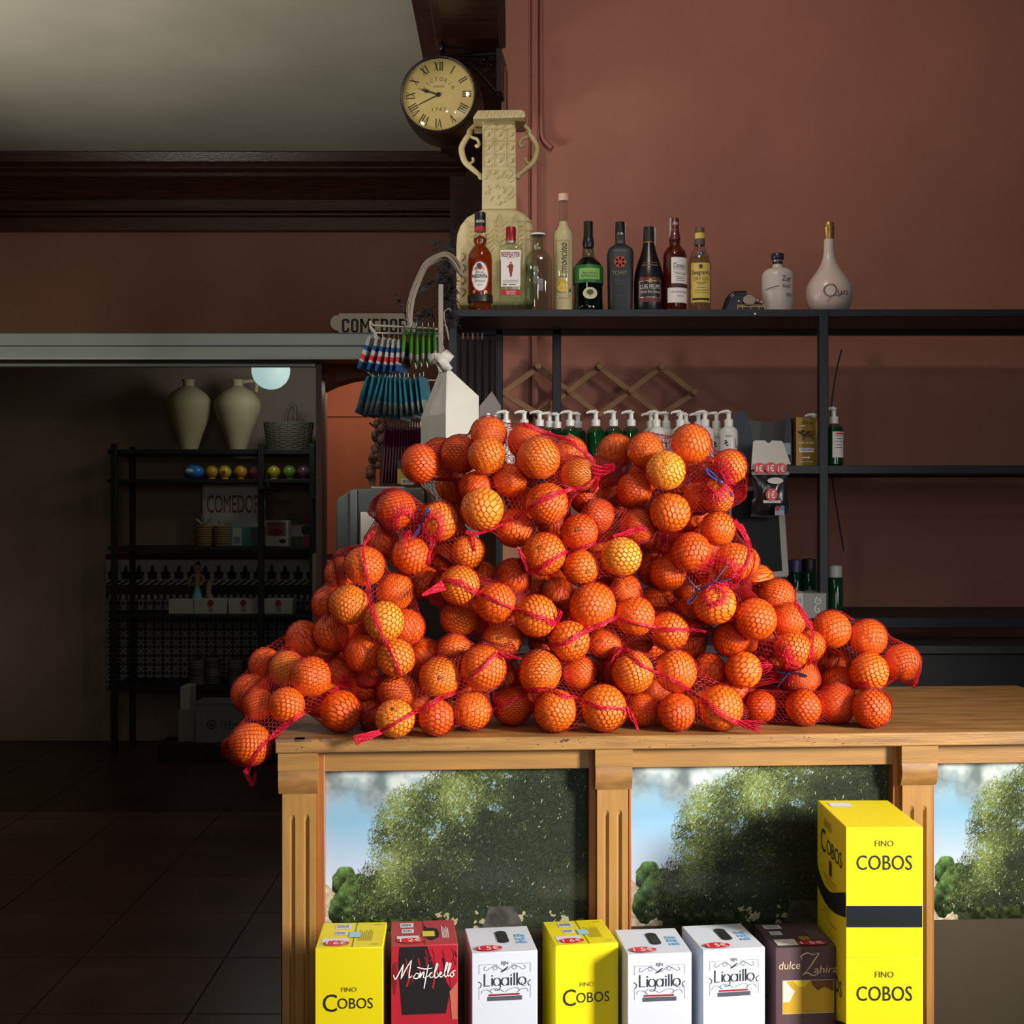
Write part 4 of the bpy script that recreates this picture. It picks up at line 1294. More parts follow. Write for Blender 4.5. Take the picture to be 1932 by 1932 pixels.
# 6 matt black square bottle
t = bottle('liquor_bottle', 'matt black square bottle with an orange red flower emblem', 1170)
MB().lathe(prof([(0,0),(21.5,0),(22.5,3),(24.6,112),(22.5,120),(12,128),(9.2,131),(8.8,138),(8.8,150)]), mat('matt_black_glass', (30, 36, 42), .5), 44, p=4.5).build('glass', t)
MB().lathe(prof([(9.3,137),(9.2,160),(8.8,172),(0,173)]), mat('black_cap'), 32).box(8.4 * KS, 9.9 * KS, -1.5 * KS, 1.5 * KS, 140 * KS, 172 * KS, mat('strip_grey', (170, 166, 160), .6)).build('cap', t)
f = flat_map(25.0); red = mat('flower_red', (176, 66, 44), .6); b = MB()
for k in range(6):
    a = math.pi * k / 3; b.ellipse(-2 + 6.2 * math.cos(a), 93 + 6.2 * math.sin(a), 5.2, 5.2, f, red, 16)
b.ellipse(-2, 93, 5, 5, flat_map(25.1), red, 16)
for k in range(6):
    a = math.pi * k / 3 + .5; b.ellipse(-2 + 3 * math.cos(a), 93 + 3 * math.sin(a), .9, .9, flat_map(25.3), M_INK, 8)
g = mat('dull_gold_ink', (124, 112, 92), .5)
b.text('TCHAY', -3, 72.5, 7, f, g, fit=28, bold=.015)
for z, w in [(67, 18), (57, 20), (53, 18), (49.5, 20), (29, 12)]: b.rect(-2 - w / 2, -2 + w / 2, z, z + 1.0, f, mat('dim_ink', (74, 72, 70)))
b.ellipse(2, 149, 2.2, 2.6, lambda x, y: (x * KS, -9.5 * KS, y * KS), M_SILVER, 12).ellipse(-3.6, 149, 2, 2.6, lambda x, y: (x * KS, -9.3 * KS, y * KS), g, 12)
b.build('label', t)

# 7 dark brandy bottle, cone shaped
t = bottle('liquor_bottle', 'dark cone-shouldered brandy bottle with oblong maroon and black label', 1224)
body = [(0,0),(26,0),(27.5,3),(28,30),(28,60),(26.5,74),(22,92),(16.5,108),(12.5,122),(10.5,134),(10,136),(9.8,160),(0,161)]
MB().lathe(prof(body), mat('dark_brandy_glass', (18, 18, 24), .3), 44).build('glass', t)
MB().lathe(prof([(10.6,134),(10.4,150),(9.6,162.5),(0,163)]), mat('black_foil', (24, 24, 30), .45), 32).lathe(prof([(10.8,132),(10.8,134)]), M_GOLD, 32)\
  .flat([(9.9 * KS, 163), (13.4 * KS, 160), (12.6 * KS, 128), (10.4 * KS, 128)], lambda x, y: (x, -.003, y * KS), mat('strip_grey')).flat([(3 * KS, 163), (5 * KS, 173), (5.8 * KS, 173), (4.5 * KS, 163)], lambda x, y: (x, -.002, y * KS), mat('label_red')).build('cap', t)
b = MB(); f = cyl_map(28.4)
mrn = mat('maroon_label', (104, 36, 40), .45)
def rr_(cx, cy, w, h, ch): return [(cx - w + ch, cy - h), (cx + w - ch, cy - h), (cx + w, cy - h + ch), (cx + w, cy + h - ch), (cx + w - ch, cy + h), (cx - w + ch, cy + h), (cx - w, cy + h - ch), (cx - w, cy - h + ch)]
def strip(poly_w, y0, y1, fm, m): b.rect(-poly_w, poly_w, y0, y1, fm, m, 10)
strip(24, 22, 60, f, mrn); strip(20.5, 17.5, 64, f, mrn)
strip(21.5, 26, 57, cyl_map(28.7), M_SILVER); strip(20.8, 26.8, 56.2, cyl_map(28.9), mat('label_black', (20, 20, 22), .4))
b.text('LUIS FELIPE', 0, 46, 8, cyl_map(29.2), mat('pale_ink', (206, 206, 200), .4), fit=39, bold=.005).text('Brandy Gran Reserva', 0, 36, 5.5, cyl_map(29.2), mat('pale_ink'), fit=39, shear=.35)
b.ellipse(0, 57, 3.6, 4.4, cyl_map(29.1), M_GOLD, 16)
f = lambda x, y: (x * KS, -(19.5 - (y - 93) * .42) * KS * math.cos(x / 24.0), y * KS)
b.rect(-15, 15, 86, 88, lambda x, y: (x * KS, -24.0 * KS * math.cos(x / 26.0), y * KS), mat('copper_ink', (120, 82, 62), .4), 8).rect(-12, 12, 91, 92.5, lambda x, y: (x * KS, -22.8 * KS * math.cos(x / 26.0), y * KS), mat('copper_ink'), 8)
b.build('label', t)

# 8 whisky
t = bottle('liquor_bottle', 'reddish whisky bottle, white label turned to its right, maroon cap', 1273)
body = [(0,0),(22,0),(23,3),(23,106),(20.5,116),(14,124),(11,128),(11,136),(11.5,139),(10.5,141),(8.5,156)]
MB().lathe(prof(body), thin_glass('rum_glass'), 40).build('glass', t)
MB().lathe(prof([(0,2)] + [(r - 1.2, z + .2) for r, z in body[1:8]] + [(0,136)]), tinted_liquid('whisky', (190, 84, 50), (92, 34, 22), .5), 40).build('liquid', t)
mc = mat('maroon_cap', (92, 24, 32), .4)
MB().lathe(prof([(11,138),(10.6,142),(8.2,156),(7.8,158),(7.8,178),(7,179.5),(0,179.5)]), mc, 32).lathe(prof([(8,155.6),(8.2,157)]), M_GOLD, 32)\
  .stroke([(-5, 166), (-2, 172), (-1, 166), (2, 171), (3, 166), (6, 170)], .8, cyl_map(8.3), M_STKW).rect(-10.4, -6.6, 142, 179, lambda x, y: (x * KS, -.006, y * KS), mat('strip_grey')).build('cap', t)
b = MB(); f = cyl_map(23.6); f2 = cyl_map(23.9)
b.rect(-9.5, 34, 53, 102, f, mat('label_white'), 12).rect(-9.5, 34, 46, 52, f, mat('brown_band', (74, 34, 28)), 12).rect(-17, 34, 17, 45, f, mat('label_white'), 12)
b.text('Dewar\'s', 9.5, 87, 9.5, f2, M_INK, fit=29).text('Blended Scotch Whisky', 9, 79.5, 2.6, f2, M_GREYINK, fit=28).text('"White Label"', 9, 72.5, 6, f2, M_GREYINK, fit=28).text('John Dewar & Sons', 7, 37, 4, f2, M_GREYINK, fit=34, shear=.2)
for z, w in [(65, 22), (61.5, 18), (58, 20), (29, 14)]: b.rect(9 - w / 2, 9 + w / 2, z, z + .9, f2, M_GREYINK, 5)
b.build('label', t)

# 9 gin with yellow label
t = bottle('liquor_bottle', 'clear gin bottle with tall yellow label and small blue seal, rightmost of the tight row', 1320)
body = [(0,0),(20,0),(21.3,3),(21.5,92),(18.5,108),(12.5,121),(9.8,127),(9.5,140)]
MB().lathe(prof(body), thin_glass('bumpy_glass', (240, 240, 230), .12), 40).build('glass', t)
MB().lathe(prof([(0,3),(19.6,4),(19.8,90),(17,106),(0,106)]), thin_glass('gin2', (244, 242, 228), .1, .4), 40).build('liquid', t)
MB().lathe(prof([(9,150),(9,160),(8.2,161.5),(0,161.5)]), mat('brown_cap', (98, 76, 58), .5), 32).lathe(prof([(9.9,140),(9.7,151)]), mat('yellow_label', (210, 186, 92), .5), 32).lathe(prof([(9.8,128),(9.9,140)]), mat('grey_brown_foil', (86, 76, 72), .5), 32).build('cap', t)
b = MB(); f = cyl_map(22.0); f2 = cyl_map(22.3)
b.rect(-21, 19.5, 18, 92, f, mat('yellow_label'), 12).text('Seagram\'s', 0, 73, 8, f2, M_INK, fit=37, bold=.012).text('DRY GIN', 0, 62, 6.5, f2, mat('sepia_ink', (84, 70, 30)), fit=29)
b.rect(-18, 18, 22, 26, f2, M_INK, 8).ellipse(-1, 85, 4, 4.5, f2, mat('sepia_ink'))
for z, w in [(54.5, 22), (51.5, 12), (45, 17), (40, 28), (35.5, 24)]: b.rect(-w / 2, w / 2, z, z + .9, f2, mat('sepia_ink'), 5)
b.ellipse(0, 110.5, 7.5, 4.6, lambda x, y: (x * KS, -(19 - (y - 108) * .36) * KS * math.cos(x / 22), y * KS), mat('navy_seal', (40, 40, 84), .4)).text('S', 0, 110.5, 4, lambda x, y: (x * KS, -(19.6 - (y - 108) * .36) * KS, y * KS), M_STKW)
b.build('label', t)

# 11 white ceramic jug bottle
t = bottle('ceramic_bottle', 'squat white ceramic bottle with dark stopper and scribbled writing, right of the telephone', 1467)
MB().lathe(prof([(0,0),(28,0),(29.5,3),(29.5,70),(27.5,77),(20,83),(10,86),(9,88),(9,95)]), mat('white_ceramic', (196, 188, 180), .35), 44).build('body', t)
MB().lathe(prof([(9.2,92),(9.4,98),(8.4,99),(11,101),(12,103),(12.2,111),(11,112.5),(0,112.5)]), mat('dark_stopper', (32, 38, 52), .3), 32).lathe(prof([(9.3,97),(9.8,101),(11.2,102.6)]), M_SILVER, 32).build('stopper', t)
b = MB(); f = cyl_map(29.9)
b.text('Zuyt', 12, 60, 10, f, M_INK, fit=20, shear=.2).text('fonk', 12, 48, 8, f, M_INK, fit=18, shear=.3).text('272', 17, 31, 5, f, M_INK, fit=12, bold=.02)
b.stroke([(-30, 42), (-16, 45), (-3, 47)], 1.3, f, M_INK).stroke([(-22, 41), (-8, 42)], .6, f, M_GREYINK)
b.build('writing', t)

# 12 bulb shaped cream liqueur bottle
t = bottle('liquor_bottle', 'white bulb shaped bottle with long neck and gold cap at the rack\'s right end', 1564)
MB().lathe(prof([(0,0),(30,0),(34,2),(40,14),(43.5,28),(43.5,42),(40,54),(33,66),(24,78),(16,92),(11.5,104),(9.8,116),(9,141)]), mat('pearl_white_glass', (206, 190, 182), .3), 48).build('body', t)
MB().lathe(prof([(9.4,140),(9.6,158),(10.4,160),(10.4,163),(9.4,164),(9.6,170),(8.6,172),(0,172.5)]), M_GOLD, 32).build('cap', t)
b = MB(); f = lambda x, y: (x * KS, -math.sqrt(max(1, 44.2 ** 2 - x * x)) * KS, y * KS)
gi = mat('grey_brown_ink', (104, 92, 84), .5)
b.stroke([(-8 + 11 * math.cos(a), 37 + 11 * math.sin(a)) for a in np.linspace(0, 2 * math.pi, 17)], lambda u: 1.2 + 1.6 * abs(math.cos(u * math.pi * 2)), f, gi).stroke([(-14, 14), (-11, 21), (-3, 27), (8, 27), (16, 32)], 1.2, f, gi)
b.text('uo', 16, 33, 11, f, gi, fit=22)
b.build('writing', t)

# old telephone
t = thing('telephone', 'small old black telephone with brass trim between the gin and the white ceramic bottle', 'telephone', (P(1402, 0, YS).x, YS, zt + .0004), 0)
K = KS
bk = mat('black_bakelite', (20, 20, 26), .22)
b = MB(); b.prism([(-40*K,0),(-39*K,6*K),(-33*K,16*K),(-28*K,29*K),(-20*K,34*K),(4*K,33*K),(12*K,26*K),(18*K,19*K),(33*K,15*K),(36*K,0)], (0,-22*K,0), (1,0,0), (0,0,1), (0,44*K,0), bk); b.build('base', t, bevel=.004, seg=3)
b = MB(); b.tube(catmull([(-36*K,0,2*K),(-32*K,0,14*K),(-26*K,0,28*K),(-16*K,0,36*K),(6*K,0,37*K)], 6), [.009*1.0]*25, bk, 12); b.lathe(prof([(0,0),(9,0),(8,8),(4,12)]), bk, 20, o=(-33*K,0,0)); b.build('handset', t)
b = MB(); b.lathe([(0,0),(11*K,0),(12*K,2*K),(11*K,4*K),(0,4*K)], mat('ivory_dial', (150, 142, 124), .4), 28); d = b.build('dial', t); d.location = (7*K, -23*K, 20*K); d.rotation_euler = (R(62), 0, 0)
b = MB()
for k in range(8):
    a = k * .78; b.lathe([(0,3.9*K),(2*K,4*K),(2*K,4.6*K),(0,4.7*K)], M_SILVER, 10, o=(7.5*K*math.cos(a), 7.5*K*math.sin(a), 0))
h = b.build('finger_hole', d); 
b = MB(); b.box(-16*K, 36*K, -26*K, -24.5*K, 8*K, 9.4*K, M_GOLD); b.box(-16*K, 36*K, -26*K, -24.5*K, 11*K, 12.2*K, M_GOLD)
for x in (-16, -6, 9, 24, 35): b.box(x*K, (x+1.3)*K, -26.2*K, -24.4*K, 0, 12.2*K, M_GOLD)
for x, z in [(-12, 19), (22, 20), (30, 17)]: b.sphere((x*K, -23*K, z*K), 3*K, M_SILVER, 12, 8)
b.build('brass_trim', t)

# ------------------------------------------------------------------ tall cream relief vase standing behind the first bottles
YV = 3.86; KV = YV / F
vx = P(942, 0, YV).x
va = thing('relief_vase', 'tall cream flask vase with relief neck and scroll handles behind the rum bottle', 'vase', (vx, YV, zt + .0004))
def vp(px): return (px - 942) * KV
zv = lambda py: (S1(py, YV) - zt)
M_VASE = mat('cream_vase_glaze', (206, 194, 150), .45, noise=.16, nscale=14, c2=(178, 160, 106), bump=.3, bscale=18)
b = MB()
# flat rounded body: outline extruded with bulged faces
out = [(862, 581), (862, 470), (864, 448), (870, 432), (882, 417), (898, 408), (912, 402), (972, 402), (986, 408), (998, 418), (1005, 432), (1007, 450), (1007, 581)]
poly = [(vp(x), max(0, zv(y))) for x, y in out]
b.prism(poly, (0, -.055, 0), (1, 0, 0), (0, 0, 1), (0, .11, 0), M_VASE)
b.build('body', va, bevel=.012, seg=3)
b = MB(); b.prism([(vp(910), zv(402)), (vp(975), zv(402)), (vp(972), zv(235)), (vp(911), zv(235))], (0, -.045, 0), (1, 0, 0), (0, 0, 1), (0, .09, 0), M_VASE)
nk = b.build('neck', va, bevel=.003)
# relief of the neck: squares with bosses, scrolls and leaves
b = MB(); yf = -.0455
def boss(px, py, r): b.sphere((vp(px), yf, zv(py)), r * KV, M_VASE, 10, 6, (1, .7, 1))
def bead(pts, r): b.tube(catmull([(vp(x), yf, zv(y)) for x, y in pts], 5), r * KV, M_VASE, 6)
for py in (241, 252, 274, 299, 322): bead([(912, py), (942, py), (973, py)], 1.2)
for px in (912, 932, 955, 972): bead([(px, 252), (px, 290), (px, 322)], 1.1)
for py in (262, 287, 311):
    for px in (921, 943, 965):
        boss(px, py, 4.4)
        for sx_, sy_ in ((-7, -7), (7, -7), (-7, 7), (7, 7)): boss(px + sx_, py + sy_, 1.8)
for px, s in [(926, 1), (958, -1)]:
    bead([(px - 10, 250), (px - 2, 244), (px + 6, 243), (px + 10, 249)], 1.3)
for k, (cy) in enumerate((342, 372)):
    bead([(960, cy - 14), (967, cy - 8), (962, cy - 1), (957, cy + 4), (963, cy + 9), (968, cy + 4), (963, cy + 1)], 1.5)
rg = random.Random(4)
for i in range(26): boss(rg.uniform(914, 954), rg.uniform(326, 398), rg.uniform(2.0, 4.6))
b.build('neck_relief', nk)
b = MB(); yf = -.056
for i in range(4):
    for sgn in (-1, 1):
        for k in range(5):
            x0 = 892 + i * 26; y0 = 436 + k * 9 + (i % 2) * 14
            bead([(x0, y0), (x0 + sgn * 7, y0 - 4), (x0 + sgn * 13, y0 - 11)], 1.4)
for i in range(3): bead([(910 + i * 30, 412), (903 + i * 30, 440), (910 + i * 30, 470), (917 + i * 30, 440), (910 + i * 30, 412)], 1.5)
for py in range(500, 575, 22):
    for sgn in (-1, 1):
        bead([(872, py), (878, py - 8), (874, py - 16)], 1.3)
for px in (975, 990): bead([(px, 420), (px, 470), (px, 520)], 1.1)
for py in (425, 442, 459): bead([(974, py), (990, py), (1004, py)], 1.1); boss(982, py + 8, 3.5)
b.build('body_relief', va)
b = MB()
rim = [(893, 238), (903, 224), (985, 222), (992, 234)]
prv = [(vp(894), zv(236)), (vp(903), zv(223)), (vp(984), zv(222)), (vp(992), zv(233)), (vp(990), zv(236)), (vp(895), zv(239))]
b.prism(prv, (0, -.075, 0), (1, 0, 0), (0, 0, 1), (0, .15, 0), M_VASE)
yf = -.076
for i in range(7):
    cx_ = 906 + i * 12.5
    bead([(cx_, 235), (cx_ + 3, 226), (cx_ + 7, 226), (cx_ + 9, 234)], 1.2)
b.build('rim', va, bevel=.002)
for sgn in (-1, 1):
    b = MB()
    def hp(dx, py): return (vp(942 + sgn * dx), 0, zv(py))
    pts = catmull([hp(47, 237), hp(55, 246), hp(57, 254), hp(64, 264), hp(71, 279), hp(69, 295), hp(63, 308), hp(52, 318), hp(40, 328), hp(34, 332)], 5)
    n_ = len(pts); b.tube(pts, [(.0062 + .003 * math.sin(math.pi * i / n_)) for i in range(n_)], M_VASE, 10)
    b.tube(catmull([hp(57, 256), hp(50, 260), hp(42, 263), hp(38, 271), hp(41, 277), hp(45, 274)], 5), .0048, M_VASE, 8)
    b.tube(catmull([hp(63, 308), hp(54, 308), hp(49, 303), hp(51, 298)], 5), .0042, M_VASE, 8)
    b.sphere(hp(35, 334), .009, M_VASE, 12, 8); b.sphere(hp(56, 250), .009, M_VASE, 12, 8)
    for i in range(5, n_ - 6, 4): b.sphere((pts[i][0] + sgn * .006, pts[i][1], pts[i][2]), .0035, M_VASE, 8, 6)
    b.build('handle', va)

# ------------------------------------------------------------------ station clock on its bracket
YC = 3.95; KC = YC / F
clock = thing('wall_clock', 'round station clock with cream face and roman numerals on an iron bracket', 'clock', (P(836, 0, YC).x, YC, S1(196, YC)), R(-6))
b = MB(); prc = [(0,-.085),(60*KC,-.085),(70*KC,-.075),(73*KC,-.055),(74*KC,-.02),(74*KC,.02),(73*KC,.055),(70*KC,.075),(60*KC,.085),(0,.085)]
b.lathe(prc[1:-1], mat('dark_bronze', (48, 38, 32), .35, metal=.5), 56)
o = b.build('case', clock); o.rotation_euler = (R(90), 0, 0)
b = MB(); f = lambda x, y: (x * KC, -.0862, y * KC)
cf = mat('clock_face', (214, 194, 130), .5, noise=.12, nscale=5, c2=(196, 168, 104))
b.ellipse(0, 0, 67, 67, f, cf, 56)
f = lambda x, y: (x * KC, -.0867, y * KC)
ci = mat('numeral_ink', (44, 34, 26), .6)
def numeral(s, ang):
    w = {'I': 2.6, 'V': 8, 'X': 8}
    tot = sum(w[c] + 1.6 for c in s) - 1.6; x = -tot / 2; r0, r1 = 44, 61
    ca, sa = math.cos(ang), math.sin(ang)
    def q(x_, y_): return f(x_ * ca + y_ * sa, -x_ * sa + y_ * ca)
    for c in s:
        if c == 'I': b.rect(x + .3, x + 2.3, r0, r1, q, ci)
        elif c == 'V': b.flat([(x, r1), (x + 2.2, r1), (x + 4.9, r0), (x + 3.8, r0)], q, ci).flat([(x + 7, r1), (x + 8, r1), (x + 4.8, r0), (x + 4, r0)], q, ci)
        else: b.flat([(x, r1), (x + 2.4, r1), (x + 8, r0), (x + 5.6, r0)], q, ci).flat([(x + 7, r1), (x + 8, r1), (x + 1, r0), (x, r0)], q, ci)
        x += w[c] + 1.6
for k, s in enumerate(['XII', 'I', 'II', 'III', 'IIII', 'V', 'VI', 'VII', 'VIII', 'IX', 'X', 'XI']): numeral(s, k * math.pi / 6)
for k in range(60):
    a = k * math.pi / 30; ca, sa = math.cos(a), math.sin(a)
    b.rect(-.25, .25, 63, 65.5, lambda x_, y_: f(x_ * ca + y_ * sa, -x_ * sa + y_ * ca), ci)
gi2 = mat('faded_ink', (132, 108, 66), .6)
for k, ch in enumerate('VICTORIA'):
    a = R(-60 + k * 17.2); rr2 = 31
    b.text(ch, rr2 * math.sin(a), rr2 * math.cos(a) - 2, 7, f, gi2, rot=-a)
b.text('STATION', 0, 15, 4.5, f, gi2, fit=20).text('1747', 1, -27, 7, f, gi2, fit=27)
b.build('face', clock, smooth=0)
b = MB(); f = lambda x, y: (x * KC, -.0885, y * KC)
a1 = R(-72); a2 = R(-115)
def hand(a, L, w, sp):
    ca, sa = math.cos(a), math.sin(a); q = lambda x_, y_: f(x_ * ca + y_ * sa, -x_ * sa + y_ * ca)
    b.flat([(-w, -4), (w, -4), (w * .8, L * .55), (0, L), (-w * .8, L * .55)], q, M_INK)
    if sp: b.flat([(-w, L * .42), (0, L * .36), (w, L * .42), (3.4, L * .55), (w * .6, L * .72), (0, L), (-w * .6, L * .72), (-3.4, L * .55)], q, M_INK)
hand(a1, 44, 1.4, True); hand(a2, 58, 1.2, False); b.ellipse(0, 0, 4.5, 4.5, lambda x, y: (x * KC, -.0895, y * KC), M_INK, 16)
b.build('hands', clock, smooth=0)
b = MB(); b.lathe([(68*KC,.0845),(55*KC,.094),(30*KC,.101),(0,.104)], thin_glass('clock_glass', (246, 246, 240), .01, .9), 48); o = b.build('glass', clock); o.rotation_euler = (R(90), 0, 0)
b = MB(); b.lathe([(69*KC,.083),(72*KC,.09),(70*KC,.096),(67*KC,.094)], mat('dark_bronze'), 56, caps=False); o = b.build('bezel', clock); o.rotation_euler = (R(90), 0, 0)
# bracket
def cp(px, py, dy=0.0): 
    q = P(px, py, YC); return (q.x - clock.location.x, dy, q.z - clock.location.z)
b = MB()
b.tube([cp(834, 128), cp(834, 96)], .004, M_IRON, 8)
b.sphere(cp(834, 88), .011, M_IRON, 12, 8, (1, 1, 1.5)); b.lathe([(.004,0),(.012,.006),(.009,.012),(.004,.018)], M_IRON, 14, o=cp(834, 104))
b.tube([cp(818, 108), cp(940, 104)], .005, M_IRON, 8)
b.box(cp(938, 0)[0], cp(947, 0)[0], -.012, .14, cp(0, 178)[2], cp(0, 97)[2], M_IRON)
b.tube(catmull([cp(868, 116), cp(890, 128), cp(912, 148), cp(932, 172), cp(941, 182)], 6), .005, M_IRON, 8)
for (x, y, r) in [(912, 117, 10), (926, 128, 10), (928, 112, 7), (896, 114, 7), (932, 146, 7), (880, 111, 5), (916, 136, 6)]:
    b.tube([cp(x + r * (1 - .1 * k) * math.cos(k * .7), y + r * (1 - .1 * k) * math.sin(k * .7)) for k in range(10)], .0028, M_IRON, 6)
b.build('bracket', clock)
b = MB(); b.box(cp(940, 0)[0], cp(950, 0)[0], .08, .14, cp(0, 222)[2], cp(0, 112)[2], mat('wood_backing', (110, 70, 46), .5)); b.build('backplate', clock, bevel=.002)

# ------------------------------------------------------------------ expanding wooden peg rack on the wall behind
YP = 4.06; KP = YP / F
M_PEG = mat('bare_pine_slat', (172, 126, 82), .6, noise=.15, nscale=20)
pr_ = thing('expanding_peg_rack', 'zigzag expanding wooden peg rack hanging on the wall above the pump bottles', 'rack', (0, 0, 0))
def slat(a, c, y):
    A = P(a[0], a[1], YP); B = P(c[0], c[1], YP); d = (B - A).normalized(); s = Vector((d.z, 0, -d.x)) * 5.6 * KP
    A -= d * 7 * KP; B += d * 7 * KP
    b = MB(); b.prism([(0, 0), (1, 0), (1, 1), (0, 1)], (A - s) + Vector((0, y, 0)), B - A, 2 * s, (0, .009, 0), M_PEG); b.build('slat', pr_, bevel=.0015)
slat((945, 745), (1013, 694), .0); slat((950, 742), (1018, 784), -.011)
for x0 in (1013, 1129):
    slat((x0, 692), (x0 + 116, 782), -.011); slat((x0, 784), (x0 + 116, 694), .0)
slat((1245, 692), (1309, 741), -.011); slat((1245, 784), (1307, 744), 0.0)
for x, y in [(1015, 694), (1130, 694), (1246, 694), (949, 744), (1073, 739), (1188, 739), (1307, 742), (1016, 783), (1130, 783), (1246, 783)]:
    c = P(x, y, YP); b = MB(); b.lathe([(0,0),(.006,0),(.006,.04),(.010,.044),(.009,.052),(0,.053)], M_PEG, 14); o = b.build('peg', pr_); o.location = (c.x, YP + .005, c.z); o.rotation_euler = (R(90), 0, 0)
# ------------------------------------------------------------------ pump bottles on the middle shelf
YM = 3.68; KM = YM / F
def pump_proto(name, body_m, liq, label, cat='pump bottle'):
    t = thing(name, label, cat, (0, 0, 0))
    K = KM
    h = 72                                    # shoulder height in pixels
    pr = [(0,0),(15,0),(17,2),(17,h-10),(15.5,h-4),(11,h),(8,h+2),(7.6,h+6)]
    MB().lathe([(r*K, z*K) for r, z in pr], body_m, 28).build('bottle_body', t)
    if liq:
        MB().lathe([(0,2*K)] + [((r-1)*K, (z+.2)*K) for r, z in pr[1:5]] + [(0,(h-3)*K)], liq, 28).build('liquid', t)
    b = MB(); b.lathe([(8.2*K,(h+3)*K),(8.4*K,(h+14)*K),(7*K,(h+15.5)*K),(4.4*K,(h+16)*K),(4.2*K,(h+27)*K),(5.4*K,(h+28)*K),(5.6*K,(h+31)*K),(0,(h+31.5)*K)], M_WHITE, 24)
    pts = catmull([(0,0,(h+29.5)*K),(-8*K,0,(h+30.2)*K),(-15*K,0,(h+29)*K),(-18.5*K,0,(h+26.5)*K)], 4)
    b.tube(pts, [4.6*K,4.2*K,3.8*K,3.4*K,3.1*K,2.9*K,2.7*K,2.5*K,2.4*K,2.2*K,2.0*K,1.9*K,1.8*K][:len(pts)], M_WHITE, 10)
    b.build('pump', t)
    return t
G_GREEN = thin_glass('soap_bottle_clear', (214, 228, 216), .04)
L_GREEN = tinted_liquid('green_soap', (30, 150, 70), (8, 96, 44), .6)
M_SOFT = mat('white_bottle_plastic', (206, 208, 204), .35)
gp = pump_proto('pump_bottle', G_GREEN, L_GREEN, 'x'); wp = pump_proto('pump_bottle', M_SOFT, None, 'x')
f = lambda x, y: (math.sin(x / 17.4) * 17.4 * KM, -math.cos(x / 17.4) * 17.4 * KM, y * KM)
b = MB(); b.text('bejar', 2, 55, 4.2, f, M_GREYINK, fit=14); 
for dx, dz, a in [(-1, 43, .4), (-4, 41, -.5), (0, 38, .2), (-3, 46, 1.2)]: b.ellipse(dx - 2, dz, 2.6, 1.4, f, M_INK, 10)
b.stroke([(12, 50), (15, 46), (14, 40), (17, 36), (13, 34)], 2.2, f, mat('pinkish_ink', (150, 112, 112))); b.rect(-10, 14, 20, 21, f, M_GREYINK, 4); b.rect(12, 17, 8, 12, f, M_RED, 2)
b.build('label_print', wp)
def price(t, txt):
    b = MB(); f = lambda x, y: (math.sin(x / 17.6) * 17.6 * KM, -math.cos(x / 17.6) * 17.6 * KM, y * KM); f2 = lambda x, y: (math.sin(x / 17.8) * 17.8 * KM, -math.cos(x / 17.8) * 17.8 * KM, y * KM)
    b.ellipse(0, 48, 11, 11, f, M_RED).text(txt, 0, 48, 8, f2, M_STKW, fit=17)
    b.build('price_sticker', t)
greens = [(989,0),(1018,0),(1037,.06),(1051,.085),(1075.5,0),(1090,.07),(1124,0),(1157.5,0),(1191,0)]
whites = [(1228,.075),(1238,0),(1257,.05),(1284,0),(1294,.09),(1318,.085),(1330,0),(1352,.055),(1375,-.01)]
G1 = 'pump bottles on the middle shelf'
gfront = [g for g in greens if g[1] < .03]; gback = [g for g in greens if g[1] >= .03]
wfront = [g for g in whites if g[1] < .03]; wback = [g for g in whites if g[1] >= .03]
def place(proto, L, what, first):
    for i, (px, dy) in enumerate(L):
        o = proto if (first and i == 0) else dup(proto, (0, 0, 0))
        Y = YM + dy; o.location = (P(px, 0, Y).x, Y, z2 + .0006)
        o['label'] = '%s, %s' % (what, nth(i, len(L))); o['group'] = G1
        o.rotation_euler = (0, 0, random.Random(int(px)).uniform(-.25, .25))
        yield o
for o in list(place(gp, gfront, 'green soap pump bottle behind the oranges, front row', True)):
    px = round(o.location.x / o.location.y * F + 966)
    if px in (1075, 1076, 1157, 1158): price(o, '10€')
list(place(gp, gback, 'green soap pump bottle in the row behind', False)) if False else None
for i, (px, dy) in enumerate(gback):
    o = gp.copy(); COL.objects.link(o); Y = YM + dy; o.location = (P(px, 0, Y).x, Y, z2 + .0006)
    o['label'] = 'green soap pump bottle half hidden in the back row, %s' % nth(i, len(gback)); o['group'] = G1
    for ch in gp.children:
        if ch.name.startswith('price'): continue
        c = ch.copy(); COL.objects.link(c); c.parent = o
list(place(wp, wfront, 'white lotion pump bottle behind the oranges, front row', True))
list(place(wp, wback, 'white lotion pump bottle half hidden in back row', False))
# white pump standing alone left of the greens, and two small capped ones
o = dup(wp, (P(955, 0, YM).x, YM, z2 + .0006), 0.1, 'white pump bottle at the left end of the shelf, beside the grey paper sheet'); o['group'] = G1
for i, (px, py) in enumerate([(921, 780), (934, 783)]):
    c = P(px, py, YM); t = thing('spray_bottle', 'small %s bottle, %s of the two capped ones behind the top orange' % ('white capped', ['left', 'right'][i]), 'bottle', (c.x, YM, z2 + .0006))
    hh = c.z - z2
    MB().lathe([(0,0),(.012,0),(.013,.003),(.013,hh-.04),(.008,hh-.03)], M_SOFT, 20).build('bottle_body', t)
    MB().lathe([(.0085,hh-.032),(.0085,hh-.008),(.006,hh-.007),(.006,hh),(0,hh)], M_WHITE if i == 0 else mat('clear_cap', (170, 172, 170), .3), 20).build('cap', t)
